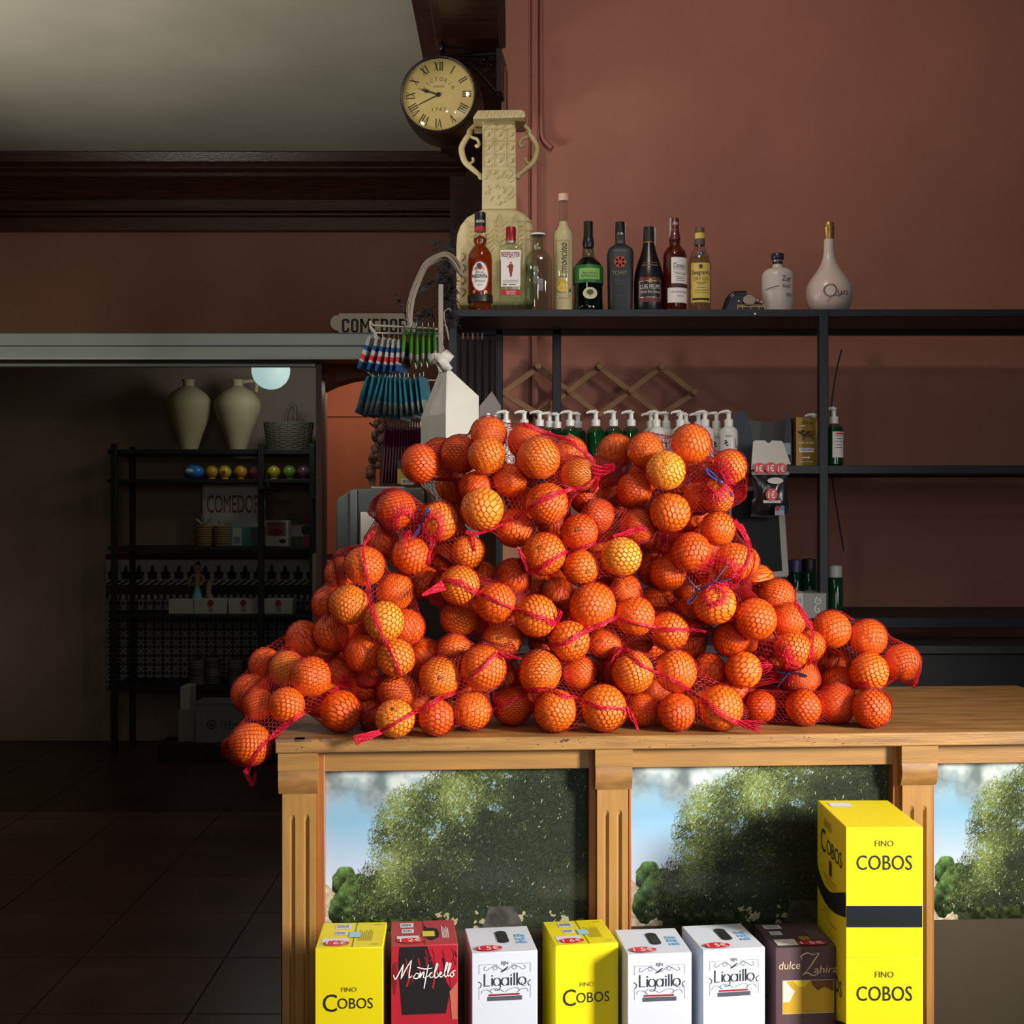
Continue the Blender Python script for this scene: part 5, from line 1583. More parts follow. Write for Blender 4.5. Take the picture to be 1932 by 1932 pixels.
# green pump bottle right of the rack post and its lower neighbour; pump behind the gold box
t = dup(gp, (P(1573, 0, 3.66).x, 3.66, z2 + .0006), .2, 'green pump bottle with white label right of the rack post', 1.05); t['group'] = G1
b = MB(); f = lambda x, y: (math.sin(x / 17.5) * 17.5 * KM, -math.cos(x / 17.5) * 17.5 * KM, y * KM)
b.rect(-10, 14, 14, 60, f, mat('label_white'), 8); 
for z, w in [(52, 14), (47, 10), (42, 16), (36, 12), (31, 15)]: b.rect(2 - w / 2, 2 + w / 2, z, z + 1.2, lambda x, y: (math.sin(x / 17.7) * 17.7 * KM, -math.cos(x / 17.7) * 17.7 * KM, y * KM), M_GREYINK, 4)
b.rect(-4, 12, 55, 58, lambda x, y: (math.sin(x / 17.7) * 17.7 * KM, -math.cos(x / 17.7) * 17.7 * KM, y * KM), M_RED, 4); b.build('label', t)
o = dup(wp, (P(1536, 0, 3.80).x, 3.80, z2 + .0006), .1, 'white pump bottle mostly hidden behind the golden box'); o['group'] = G1

# golden carton
YG = 3.68; KG = YG / F
t = thing('cosmetic_box', 'golden carton with dark olive branch print beside the rack post', 'box', (P(1521, 0, YG).x, YG, z2 + .0004), R(8))
b = MB(); hh = 92 * KG
b.box(-20*KG, 21*KG, 0, .045, 0, hh, mat('gold_card', (150, 118, 44), .45, metal=.25)); b.build('carton', t, bevel=.001)
b = MB(); f = lambda x, y: (x * KG, -.0006, y * KG); di = mat('dark_olive_ink', (50, 42, 22), .6)
b.text('Oliva', 2, 82, 6, f, di, fit=20, shear=.2).rect(-10, -2, 75, 76.5, f, M_STKW).text('Aceite de Oliva', 1, 44, 4.2, f, M_STKW, fit=30)
g = random.Random(3)
for k in range(16):
    x, y, a = g.uniform(-14, 16), g.uniform(52, 66), g.uniform(-.9, .9); ca, sa = math.cos(a), math.sin(a)
    b.flat([(x - 6 * ca, y - 6 * sa), (x + 1.4 * sa, y - 1.4 * ca), (x + 6 * ca, y + 6 * sa), (x - 1.4 * sa, y + 1.4 * ca)], f, di)
b.stroke([(-16, 54), (0, 60), (17, 66)], 1.0, f, di)
b.rect(-14, 15, 26, 34, f, mat('label_white')).rect(-12, 13, 29, 30, lambda x, y: (x * KG, -.0009, y * KG), M_GREYINK).rect(-12, 13, 31.4, 32.4, lambda x, y: (x * KG, -.0009, y * KG), M_GREYINK)
b.flat([(-8, 15), (4, 15), (4, 13), (7, 16), (4, 19), (4, 17), (-8, 17)], f, M_STKW).text('Organic Olive Oil', 0, 8, 3, f, M_STKW, fit=26)
b.build('print', t, smooth=0)

# dark card display tray with slanted sides
YT = 3.665
t = thing('display_tray', 'dark blue grey open display tray with slanted sides behind the hanging snack bag', 'tray', (0, 0, 0))
def q(px, py, y): return P(px, py, y)
b = MB(); nv = mat('navy_card', (38, 46, 58), .6)
b.add([q(1376, 876, YT), q(1384, 778, YT), q(1410, 776, YT), q(1428, 876, YT), q(1376, 876, YT + .1), q(1384, 778, YT + .1), q(1410, 776, YT + .1), q(1428, 876, YT + .1)],
      [(0,1,2,3),(7,6,5,4),(1,5,6,2),(0,4,5,1),(3,2,6,7),(0,3,7,4)], nv)
b.build('left_side', t)
b = MB(); b.add([q(1485, 876, YT), q(1478, 855, YT), q(1484, 777, YT), q(1492, 777, YT), q(1495, 876, YT), q(1485, 876, YT + .1), q(1478, 855, YT + .1), q(1484, 777, YT + .1), q(1492, 777, YT + .1), q(1495, 876, YT + .1)],
      [(0,1,2,3,4),(9,8,7,6,5),(2,7,8,3),(3,8,9,4),(1,6,7,2),(0,5,6,1)], nv); b.build('right_side', t)
b = MB(); b.prism([(0,0),(1,0),(1,1),(.8,.94),(.5,.9),(.2,.94),(0,1)], q(1405, 876, YT + .09), (q(1486, 0, YT + .09).x - q(1405, 0, YT + .09).x, 0, 0), (0, 0, q(0, 786, YT).z - q(0, 876, YT).z), (0, .004, 0), mat('grey_card', (84, 88, 90), .7)); b.build('back_card', t)
b = MB(); b.box(q(1478, 0, YT).x, q(1491, 0, YT).x, YT - .004, YT - .001, q(0, 858, YT).z, q(0, 836, YT).z, mat('pale_blue_label', (128, 150, 168), .5)); b.build('side_label', t)

# white card header with price stickers and the snack bag hanging from it
YN = 3.596
t = thing('snack_bag', 'black snack bag with red price stickers hanging from white cardboard header', 'bag', (0, 0, 0))
b = MB()
hd = [(1417, 886), (1421, 834), (1424, 831), (1444, 831), (1447, 835), (1452, 836), (1456, 831), (1475, 832), (1478, 836), (1492, 876), (1484, 876), (1484, 886)]
o0 = P(1450, 860, YN)
b.prism([((x - 1450) * YN / F, -(y - 860) * YN / F) for x, y in hd], o0, (1, 0, 0), (0, 0, 1), (0, .002, 0), M_CARD); b.build('card_header', t)
nx_, ny_ = 14, 20; vs = []; fs = []
for sgn in (-1, 1):
    for j in range(ny_ + 1):
        for i in range(nx_ + 1):
            u, v = i / nx_, j / ny_
            px = 1419 + (u) * 68 + (2 if v > .6 else 0) * (u - .5) * 2 - 4 * math.sin(v * math.pi) * (.5 - u) * -1
            py = 892 + v * 82 + 2 * math.sin(u * 5)
            d = .016 * math.sin(math.pi * u) ** .6 * math.sin(math.pi * min(1, v * 1.05)) ** .6 if 0 < u < 1 and 0 < v < 1 else 0
            c = P(px, py, YN - .006); wr = .0022 * math.sin(u * 17 + v * 9) * math.sin(math.pi * u) * math.sin(math.pi * v)
            vs.append((c.x, c.y + sgn * (d + wr), c.z))
    o_ = 0 if sgn < 0 else (nx_ + 1) * (ny_ + 1)
    for j in range(ny_):
        for i in range(nx_):
            k = o_ + j * (nx_ + 1) + i; qd = (k, k + nx_ + 1, k + nx_ + 2, k + 1)
            fs.append(qd if sgn < 0 else qd[::-1])
b = MB().add(vs, fs, mat('black_bag_film', (26, 26, 28), .22, spec=.7)); b.build('bag', t, smooth=80)
b = MB(); b.box(P(1417, 0, YN).x, P(1487, 0, YN).x, YN - .012, YN - .003, P(0, 896, YN).z, P(0, 890, YN).z, mat('clear_edge', (120, 116, 114), .3)); b.build('bag_seal', t)
def disc(px, py, r, txt, y):
    b = MB(); c = P(px, py, y); k = y / F
    b.prism([(r * k * math.cos(a), r * k * math.sin(a)) for a in np.linspace(0, 2 * math.pi, 25)[:-1]], c, (1, 0, 0), (0, 0, 1), (0, .0015, 0), M_RED)
    b.text(txt, 0, 0, r * 1.05 * k, lambda x, z: (c.x + x, y - .0008, c.z + z), M_STKW, sx=.8, bold=.01); return b.build('price_sticker', t, smooth=0)
disc(1433, 883.5, 10.5, '1€', YN - .016); disc(1454.5, 883, 11, '1€', YN - .020); disc(1474, 884, 10.5, '1€', YN - .016)
disc(1456, 933, 11.5, '1€', YN - .036)
b = MB(); fb = lambda y: (lambda x, z: (P(x, 0, y).x, y, P(0, z, y).z))
b.ellipse(1463, 907, 15, 6, fb(YN - .032), mat('bag_print_white', (190, 188, 180), .5)).rect(1440, 1473, 944, 949, fb(YN - .031), mat('bag_print_white'), 3); b.build('bag_logo', t, smooth=0)
b = MB(); b.rect(1462, 1480, 957, 972, fb(YN - .030), mat('bag_print_pale', (130, 134, 150), .5)).ellipse(1467, 959, 4, 5, fb(YN - .0315), mat('letter_red'))
b.rect(1472, 1480, 954, 962, fb(YN - .0312), mat('bag_print_blue', (70, 100, 150), .5)); b.build('bag_label', t, smooth=0)

# till monitor, dark screen in a light bezel
YK = 3.665; KK = YK / F
t = thing('till_monitor', 'dark till monitor in a pale grey frame behind the right slope of oranges', 'monitor', (0, 0, 0))
c0 = P(1430, 1000, YK)
def mp(px, py): return ((px - 1430) * YK / F, -(py - 1000) * YK / F)
b = MB(); b.prism([mp(1376, 917), mp(1474, 917), mp(1479, 930), mp(1489, 1084), mp(1486, 1089), mp(1376, 1096)], c0, (1, 0, 0), (0, 0, 1), (0, .03, 0), mat('pale_grey_bezel', (150, 150, 146), .5)); b.build('bezel', t, bevel=.004)
b = MB(); b.prism([mp(1380, 926), mp(1466, 926), mp(1476, 1077), mp(1380, 1086)], c0 + Vector((0, -.0012, 0)), (1, 0, 0), (0, 0, 1), (0, .004, 0), mat('dark_screen', (12, 14, 18), .5, spec=.15)); b.build('screen', t)
b = MB(); b.box(c0.x - .06, c0.x + .02, YK + .03, YK + .07, 1.115, 1.35, mat('dark_stand', (36, 36, 38), .5)); b.box(c0.x - .12, c0.x + .06, YK - .03, YK + .14, 1.1004, 1.116, mat('dark_stand')); b.build('stand', t)
# service table carrying paper bag and grey machine behind the counter
sv = thing('service_table', 'dark low table behind the counter carrying the grey machine and paper bag', 'table', (0, 0, 0))
b = MB(); b.box(-.43, .30, 2.93, 3.36, .955, .984, mat('dark_table_top', (30, 28, 28), .6)); b.build('table_top', sv, bevel=.003)
for x in (-.40, .24):
    for y in (2.95, 3.30): b = MB(); b.box(x, x + .04, y, y + .04, 0, .955, mat('dark_table_top')); b.build('leg', sv)

# things on the lower shelf at the right
YL = 3.66; KL = YL / F
specs = [(1500, 1058, 15, 'violet'), (1526, 1056, 15, 'black'), (1575, 1066, 15, 'clear')]
mcaps = [mat('violet_cap', (62, 60, 96), .4), mat('black_cap'), mat('clear_cap')]
LB = ['dark green jar with violet lid on the lower shelf beside the silver carton', 'dark green bottle with black cap behind the silver carton', 'green glass bottle right of the rack post on the lower shelf']
for i, (px, py, r, _) in enumerate(specs):
    hh = P(0, py, YL).z - z3; y = YL + (.12 if i < 2 else .0)
    t = thing('soap_bottle', LB[i], 'bottle', (P(px, 0, y).x, y, z3 + .0004))
    K = KL
    b = MB(); b.lathe([(0,0),(r*K,0),(r*K,.004),(r*K,hh*.72),(r*.8*K,hh*.78)], tinted_liquid('dark_green_soap', (40, 110, 70), (16, 62, 40), .7), 28); b.build('bottle_body', t)
    b = MB(); b.lathe([(r*.9*K,hh*.76),(r*.9*K,hh*.98),(0,hh)], mcaps[i], 24); b.build('cap', t)
    if i < 2:
        f = lambda x, y_: (math.sin(x / (r + .3)) * (r + .3) * K, -math.cos(x / (r + .3)) * (r + .3) * K, y_ * K)
        b = MB(); b.rect(-10, 9, 15, 45, f, mat('label_grey', (120, 122, 118), .5), 6); b.build('label', t)
t = thing('gift_carton', 'silver and white shrink-wrapped carton with white scrolls beside the rack post', 'box', (P(1536, 0, 3.58).x, 3.58, z3 + .0004), R(-14))
k = 3.58 / F; hh = P(0, 1120, 3.58).z - z3
b = MB(); b.box(-20*k, 22*k, 0, .10, 0, hh, mat('silver_card', (150, 154, 150), .35)); b.box(-40*k, -20*k, .0, .10, 0, hh, mat('white_card_face', (196, 190, 192), .5)); b.build('carton', t, bevel=.001)
b = MB(); f = lambda x, y: (x * k, -.0006, y * k)
top = hh / k
b.stroke([(6, top - 6), (2, top - 14), (6, top - 20), (12, top - 16), (10, top - 10), (6, top - 14)], 1.4, f, M_STKW).stroke([(4, top - 22), (1, top - 30), (6, top - 36), (10, top - 30), (6, top - 28)], 1.6, f, M_STKW).stroke([(-30, top - 14), (-26, top - 10), (-24, top - 18)], .8, f, M_GREYINK)
b.build('scroll_print', t)
# thin black lead hanging at the right
b = MB(); b.tube(catmull([P(1588, 660, 3.95), P(1578, 700, 3.95), P(1569, 760, 3.95), P(1567, 800, 3.95), P(1570, 900, 3.95), P(1582, 980, 3.95), P(1592, 1040, 3.95)], 6), .0022, M_INK, 6)
tag(b.build('power_lead'), 'thin black lead hanging down the wall right of the rack post', 'cable')
# ------------------------------------------------------------------ dining room sign over the lintel
YG2 = 5.54
k = YG2 / F
t = thing('street_sign', 'long cream enamel sign with scalloped end reading COMEDOR above the white lintel', 'sign', (P(700, 610, YG2).x, YG2, P(700, 610, YG2).z))
def sp(px, py): return ((px - 700) * k, -(py - 610) * k)
end = [(640, 628), (637, 624)] + [(637 - 14 * math.sin(a), 609 + 14.5 * math.cos(a)) for a in np.linspace(.1, 3.05, 9)] + [(638, 596), (640, 591)]
poly = [sp(*p) for p in end] + [sp(762, 591), sp(764, 596)] + [sp(764 + 14 * math.sin(a), 609 - 14.5 * math.cos(a)) for a in np.linspace(.1, 3.05, 9)] + [sp(764, 624), sp(762, 628)]
b = MB(); b.prism(poly, (0, 0, 0), (1, 0, 0), (0, 0, 1), (0, .012, 0), M_CREAM); b.build('plate', t, smooth=0)
b = MB(); f = lambda x, y: (x * k, -.0008, y * k)
def block(ch, x0, w, y0=-17.5, h=26, s=4.6):
    x1, y1 = x0 + w, y0 + h; c = 3.2
    q = lambda *p: b.flat(p, f, M_INK)
    if ch in 'COD':
        b.rect(x0, x0 + s, y0 + c * (ch != 'D'), y1 - c * (ch != 'D'), f, M_INK)
        b.rect(x0 + (c if ch != 'D' else 0), x1 - c, y1 - s * .85, y1, f, M_INK); b.rect(x0 + (c if ch != 'D' else 0), x1 - c, y0, y0 + s * .85, f, M_INK)
        if ch != 'D': q((x0, y1 - c), (x0 + s, y1 - c), (x0 + s, y1 - s * .8), (x0 + c, y1)); q((x0, y0 + c), (x0 + c, y0), (x0 + s, y0 + s * .8), (x0 + s, y0 + c))
        q((x1, y1 - c), (x1 - c, y1), (x1 - s, y1 - s * .8), (x1 - s, y1 - c)); q((x1, y0 + c), (x1 - s, y0 + c), (x1 - s, y0 + s * .8), (x1 - c, y0))
        if ch == 'C': b.rect(x1 - s, x1, y1 - 8.5, y1 - c, f, M_INK); b.rect(x1 - s, x1, y0 + c, y0 + 8.5, f, M_INK)
        else: b.rect(x1 - s, x1, y0 + c, y1 - c, f, M_INK)
    elif ch == 'M':
        b.rect(x0, x0 + s, y0, y1, f, M_INK); b.rect(x1 - s, x1, y0, y1, f, M_INK); m = (x0 + x1) / 2
        q((x0, y1), (x0 + s, y1), (m + 1.6, y0 + 9), (m - 1.6, y0 + 9)); q((x1 - s, y1), (x1, y1), (m + 1.6, y0 + 9), (m - 1.6, y0 + 9))
    elif ch == 'E':
        b.rect(x0, x0 + s, y0, y1, f, M_INK)
        for y in (y0, y0 + h / 2 - 2, y1 - 4): b.rect(x0 + s, x1, y, y + 4, f, M_INK)
    elif ch == 'R':
        b.rect(x0, x0 + s, y0, y1, f, M_INK); b.rect(x0, x1 - c, y1 - 4, y1, f, M_INK); b.rect(x0, x1 - c, y0 + 11, y0 + 15, f, M_INK); b.rect(x1 - s, x1, y0 + 14, y1 - c, f, M_INK)
        q((x0 + 6, y0 + 12), (x0 + 10.5, y0 + 12), (x1 + 1, y0), (x1 - 4, y0))
x = -55
for ch, w in zip('COMEDOR', (14, 14, 20, 12.5, 14, 14, 15)):
    block(ch, x, w); x += w + 3.2
b.build('lettering', t, smooth=0)

# ------------------------------------------------------------------ wire display stand with hanging sachets
YW = 3.30; KW = YW / F
M_WIRE = mat('white_coated_wire', (136, 128, 122), .45)
st = thing('wire_display_stand', 'white wire display stand with pole, sachets hanging from its hooks', 'display stand', (0, 0, 0))
def W(px, py, dy=0.0): return P(px, py, YW) + Vector((0, dy, 0))
b = MB(); x0, x1 = W(823, 0).x, W(832, 0).x
b.box(x0, x1, YW + .10, YW + .112, .985, W(0, 523).z, M_WIRE); b.build('pole', st, bevel=.001)
b = MB()
for pts in ([W(697, 606), W(705, 614), W(760, 617), W(826, 621)], [W(700, 618), W(710, 628), W(765, 630), W(826, 634)], [W(698, 607), W(699, 619), W(712, 636)],
            [W(710, 628), W(704, 650), W(698, 662)], [W(712, 634), W(712, 650), W(730, 650)], [W(700, 645), W(745, 646)], [W(712, 660), W(748, 660)], [W(697, 648), W(697, 664), W(706, 668)]):
    b.tube(pts, .0028, M_WIRE, 6)
b.build('top_basket', st)
for y_, xs in ((622, (765, 830)), (712, (704, 832)), (806, (706, 780))):
    b = MB(); b.tube([W(xs[0], y_, .05), W(xs[1], y_ + 2, .05)], .0022, M_WIRE, 6)
    if y_ > 700: b.tube([W(xs[0], y_, .05), W(xs[0] - 8, y_ - 8, -.02)], .0022, M_WIRE, 6)
    b.tube([W((xs[0] + xs[1]) / 2, y_, .05), W((xs[0] + xs[1]) / 2, y_, .10)], .0022, M_WIRE, 6)
    b.build('hook_bar', st)
b = MB(); b.tube(catmull([W(838, 660, .02), W(832, 640, .02), W(828, 620, .02), W(834, 612, .02), W(842, 615, .02), W(846, 640, .02), W(838, 600, .02), W(838, 586, .02), W(846, 580, .02), W(850, 584, .02)], 5), .0013, M_WIRE, 6)
tag(b.build('string_loop'), 'thin white string looped between the display pole and the rack corner', 'string')
# tall slanted bar down to the floor of the stand, dark dried flower stem behind the sachets
def sachet(name, label, cat, group, top, bot, wpx, depth, m, stripes=(), tw=0.0):
    """a flat packet hanging edge-on from its hook; stripes: (from, to, material) along its length"""
    A, B = W(*top, 0), W(*bot, 0)
    n, mm = 14, 8
    vs = []; 
    d = B - A; ax = Vector((d.z, 0, -d.x)).normalized()
    rot = Matrix.Rotation(tw, 3, d.normalized())
    dep = rot @ Vector((0, 1, 0)); side = rot @ ax
    vs = []; fs = []; 
    o = MB()
    ringn = 12
    for i in range(n + 1):
        f = i / n
        th = wpx * KW * .5 * max(.10, math.sin(math.pi * min(1, .06 + f * .97)) ** .55 * (.55 + .6 * f))
        wd = depth * .5 * (1.0 if f > .06 else .8)
        c = A + d * f
        for k_ in range(ringn):
            a = 2 * math.pi * k_ / ringn
            vs.append(c + dep * (wd * math.copysign(abs(math.cos(a)) ** .8, math.cos(a))) + side * (th * math.sin(a)))
    mats_ = []
    for i in range(n):
        fm = (i + .5) / n; mm_ = m
        for s0, s1, sm in stripes:
            if s0 <= fm < s1: mm_ = sm
        fs_ = [(i * ringn + k_, i * ringn + (k_ + 1) % ringn, (i + 1) * ringn + (k_ + 1) % ringn, (i + 1) * ringn + k_) for k_ in range(ringn)]
        mats_.append((fs_, mm_))
    base = len(o.v); o.v = [tuple(v - A) for v in vs]
    for fs_, mm_ in mats_:
        if mm_ not in o.mats: o.mats.append(mm_)
        for q in fs_: o.f.append(q); o.mi.append(o.mats.index(mm_))
    ob = o.build(name, None, smooth=60); ob.location = A
    h = MB(); h.tube([(0, 0, .002), (0, 0, .014)], .0012, M_WIRE, 5); h.tube([(0, -.012, -.006), (0, .012, -.006)], .0016, M_CARD, 5); h.build('hang_tab', ob)
    tag(ob, label, cat, group)
    return ob
blue, wht, red = mat('blue_film', (24, 62, 108), .3, spec=.6), mat('white_film', (140, 134, 132), .35), mat('red_film', (150, 36, 44), .35)
clr = mat('clear_film', (124, 122, 122), .25)
bl = [((707, 640), (686, 700)), ((722, 640), (704, 703)), ((734, 641), (719, 705)), ((744, 642), (734, 706)), ((752, 643), (747, 706)), ((762, 644), (758, 704))]
for i, (a, c) in enumerate(bl):
    sachet('snack_sachet', 'blue, white and red sachet hanging under the wire basket, %s' % nth(i, len(bl)), 'sachet', 'blue sachets on the wire stand', a, c, 13, .10, blue, [(0, .26, clr), (.46, .56, wht), (.56, .68, red), (.68, .76, wht)], .25)
grn, dgr = mat('green_film', (60, 118, 36), .25, spec=.7), mat('dark_green_film', (34, 92, 44), .28, spec=.7)
gl_ = [((764, 617), (758, 688)), ((776, 618), (774, 692)), ((786, 618), (786, 695)), ((797, 619), (797, 691)), ((808, 619), (808, 691)), ((818, 619), (820, 684))]
for i, (a, c) in enumerate(gl_):
    sachet('snack_sachet', 'glossy green sachet on the top hook bar, %s of six' % nth(i, len(gl_)), 'sachet', 'green sachets on the wire stand', a, c, 12, .10, grn, [(0, .3, dgr), (.74, .86, wht)], -.1)
teal, tlt = mat('teal_film', (32, 90, 106), .3, spec=.6), mat('pale_teal_film', (100, 112, 112), .35)
tl = [((703, 714), (681, 783)), ((714, 712), (697, 786)), ((727, 713), (706, 786)), ((735, 713), (716, 786)), ((740, 714), (733, 788)), ((746, 714), (744, 790)), ((754, 714), (754, 791)), ((763, 714), (766, 794)), ((770, 714), (777, 789)), ((781, 716), (788, 788)), ((792, 714), (799, 784)), ((799, 712), (808, 782))]
for i, (a, c) in enumerate(tl):
    sachet('snack_sachet', 'teal sachet on the middle hook bar, %s' % nth(i, len(tl)), 'sachet', 'teal sachets on the wire stand', a, c, 11, .12, teal, [(.62, .92, tlt)], .15)
pur, pnk = mat('purple_film', (118, 34, 84), .35), mat('pale_pink_film', (150, 104, 116), .35)
for i in range(14):
    x = 731 + i * 5.0
    sachet('seed_packet', 'thin purple and pink packet below the teal sachets, %s' % nth(i, 14), 'packet', 'purple packets on the wire stand', (x + 2, 806 + (i % 3)), (x - 6 + i * .7, 914 - (i % 4)), 4.4, .09, pur, [(.36, .98, pnk), (.34, .37, wht)], .05)
t = thing('spice_packet', 'small yellow and dark green packet with white barcode tag at the purple packets\' foot', 'packet', (0, 0, 0))
b = MB(); y = YW - .055
b.box(W(753, 0).x, W(788, 0).x, y, y + .008, W(0, 914).z, W(0, 873).z, mat('yellow_pack', (170, 140, 44), .5)); b.box(W(753, 0).x, W(788, 0).x, y - .0005, y + .0085, W(0, 886).z, W(0, 870).z, mat('dark_green_pack', (28, 50, 42), .5)); b.build('pack', t, bevel=.001)
b = MB(); b.box(W(760, 0).x, W(783, 0).x, y - .0012, y, W(0, 915).z, W(0, 904).z, M_CARD)
for i in range(10): b.box(W(763 + i * 1.8, 0).x, W(763.8 + i * 1.8, 0).x, y - .0016, y - .001, W(0, 913).z, W(0, 906).z, M_INK)
b.build('barcode_tag', t, smooth=0)
t = thing('flat_packet', 'dark blue flat packet standing left of the purple packets', 'packet', (0, 0, 0))
b = MB(); b.prism([(0,0),(6*KW,0),(9*KW,64*KW),(3*KW,64*KW)], W(722, 864, -.02), (1,0,0), (0,0,1), (0,.05,0), mat('dark_blue_film', (40, 50, 86), .4)); b.build('pack', t)
# string of dried peppers / seed pods at the left of the stand
t = thing('dried_pod_garland', 'brown garland of dried pods hanging at the display stand\'s left side', 'garland', (0, 0, 0))
b = MB(); rg = random.Random(9)
b.tube(catmull([tuple(W(724, 790, -.03)), tuple(W(714, 840, -.03)), tuple(W(706, 880, -.03)), tuple(W(704, 916, -.03))], 6), .009, mat('dried_stem', (92, 72, 44), .8), 8); b.build('stem', t)
b = MB()
for i in range(34):
    f_ = rg.random(); px = 722 - 18 * f_ + rg.uniform(-9, 8); py = 800 + 112 * f_
    b.sphere(W(px, py, -.04 + rg.uniform(-.01, .01)), rg.uniform(.005, .010), mat('dried_pod', (82, 50, 34), .6), 8, 6, (1, 1, 1.3))
b.build('pods', t)

# arched bundle of pale raffia over the stand
M_RAF = mat('pale_raffia', (126, 116, 104), .7)
b = MB(); rg = random.Random(12)
for k_ in range(16):
    dx, dy_, dd = rg.uniform(-5, 5), rg.uniform(-5, 5), rg.uniform(-.02, .02)
    path = [(770 + dx * .5, 616), (768 + dx * .5, 598), (766 + dx, 575), (771 + dx, 545), (782 + dx, 515), (797 + dx, 487 + dy_), (815 + dx, 472 + dy_), (835, 465 + dy_), (850 + dx, 472 + dy_), (862 + dx, 488 + dy_), (868, 505)]
    b.tube(catmull([tuple(W(x, y, .12 + dd)) for x, y in path], 5), .0026, M_RAF, 5)
rf = b.build('raffia_arch')
tag(rf, 'arched bundle of pale raffia rising from the display stand behind the feathers', 'raffia')
b = MB()
for q in range(5): b.tube([tuple(W(770 + 8 * math.cos(a), 600 + q * 4 + 2 * math.sin(a), .12 + .012 * math.sin(a))) for a in np.linspace(0, 2 * math.pi, 12)[:-1]], .0024, M_RAF, 5, closed=True)
b.build('binding', rf)
# black feather plumes
fe = thing('feather_plume', 'bunch of black curled feathers behind the raffia arch', 'feathers', (0, 0, 0))
M_FEA = mat('black_feather', (13, 10, 10), .7)
rg = random.Random(21)
def plume(base, tip, bend, n, L, name='feather'):
    b = MB(); y0 = 3.62
    pts = catmull([base, ((base[0] + tip[0]) / 2 + bend[0], (base[1] + tip[1]) / 2 + bend[1]), tip], 14)
    b.tube([tuple(P(x, y, y0)) for x, y in pts], .0022, M_FEA, 5)
    for i in range(n):
        x, y = pts[rg.randrange(3, len(pts))]; a = rg.uniform(0, 6.28); l = L * rg.uniform(.5, 1.1); cv = rg.uniform(-1.2, 1.2); dd = rg.uniform(-.04, .04)
        p = [(x + l * s_ * math.cos(a + cv * s_), y + l * s_ * math.sin(a + cv * s_)) for s_ in (0, .35, .7, 1.0)]
        P3 = [P(u, v, y0 + dd * s_) for (u, v), s_ in zip(p, (0, .35, .7, 1))]
        nr = Vector((0, 0, 1)) if abs(math.cos(a)) > .5 else Vector((1, 0, 0))
        w = .0035
        vs = []; 
        for j, q in enumerate(P3): vs += [q + nr * w * (1 - j / 3.4), q - nr * w * (1 - j / 3.4)]
        b.add(vs, [(0, 1, 3, 2), (2, 3, 5, 4), (4, 5, 7, 6)], M_FEA)
    b.build(name, fe)
plume((846, 640), (842, 470), (6, 0), 150, 26)
plume((850, 620), (830, 520), (0, -10), 130, 26)
plume((838, 640), (822, 455), (22, 0), 60, 18)
plume((775, 610), (818, 530), (-10, -14), 50, 16)
plume((768, 600), (745, 555), (2, 0), 20, 8)
plume((790, 610), (815, 590), (-6, -10), 40, 20)

# dark things seen between the stand and the rack: hanging grey utensils
rg = random.Random(31)
for i in range(5):
    px = 872 + i * 9
    t = thing('hanging_ribbon', 'dim pale ribbon hanging in shadow under the rack\'s left end, %s' % nth(i, 5), 'ribbon', (0, 0, 0), group='ribbons under the rack')
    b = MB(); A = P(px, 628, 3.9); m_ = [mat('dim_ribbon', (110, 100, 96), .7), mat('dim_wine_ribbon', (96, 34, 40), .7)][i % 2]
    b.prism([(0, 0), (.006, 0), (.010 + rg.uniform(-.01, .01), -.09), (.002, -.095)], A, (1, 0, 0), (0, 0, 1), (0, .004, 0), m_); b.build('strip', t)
t = thing('dark_hanging_cloth', 'dark cloth hanging behind the white paper bag under the rack', 'cloth', (0, 0, 0))
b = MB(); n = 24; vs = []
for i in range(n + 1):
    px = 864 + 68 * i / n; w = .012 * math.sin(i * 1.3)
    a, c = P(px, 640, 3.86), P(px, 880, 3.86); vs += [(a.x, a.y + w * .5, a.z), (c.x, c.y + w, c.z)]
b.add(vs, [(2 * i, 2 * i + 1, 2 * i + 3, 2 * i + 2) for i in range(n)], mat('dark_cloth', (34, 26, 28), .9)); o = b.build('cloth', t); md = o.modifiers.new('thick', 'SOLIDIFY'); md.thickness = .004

# ------------------------------------------------------------------ white paper carrier bag
YQ = 3.02; KQ = YQ / F
t = thing('paper_bag', 'white paper carrier bag with knotted top behind the heap, left of the bottles', 'bag', (0, 0, 0))
def Q(px, py, dy=0.0): return P(px, py, YQ) + Vector((0, dy, 0))
b = MB()
# edges: left rear, near corner, right; folded gusset on the left face
TL, TN, TR = Q(826, 704, .02), Q(843, 702, -.01), Q(848, 697, -.005)
SL, SN, SR = Q(791, 787, .05), Q(844, 783, -.07), Q(903, 746, .02)
SR2 = Q(903, 780, .02)
zb2 = 1.302
def down(v): return Vector((v.x, v.y, zb2))
BL, BN, BR = down(SL), down(SN), down(SR)
def patch(b, a, c, d, e, m, n=8, bulge=0.0, nrm=(0, -1, 0), crease=0.0, seed=0):
    vs = []; fs = []; g = random.Random(seed)
    for j in range(n + 1):
        for i in range(n + 1):
            u, v = i / n, j / n
            p = a * (1 - u) * (1 - v) + c * u * (1 - v) + d * u * v + e * (1 - u) * v
            p = p + Vector(nrm) * (bulge * math.sin(math.pi * u) * math.sin(math.pi * v) + crease * (g.random() - .5) * (0 < i < n) * (0 < j < n))
            vs.append(p)
    for j in range(n):
        for i in range(n):
            k_ = j * (n + 1) + i; fs.append((k_, k_ + 1, k_ + n + 2, k_ + n + 1))
    b.add(vs, fs, m)
SM = Q(810, 785, -.012); BM = down(SM); TM = Q(833, 704, .0)
patch(b, TL, TM, SM, SL, M_PAPER, 6, .0, crease=.002, seed=1)
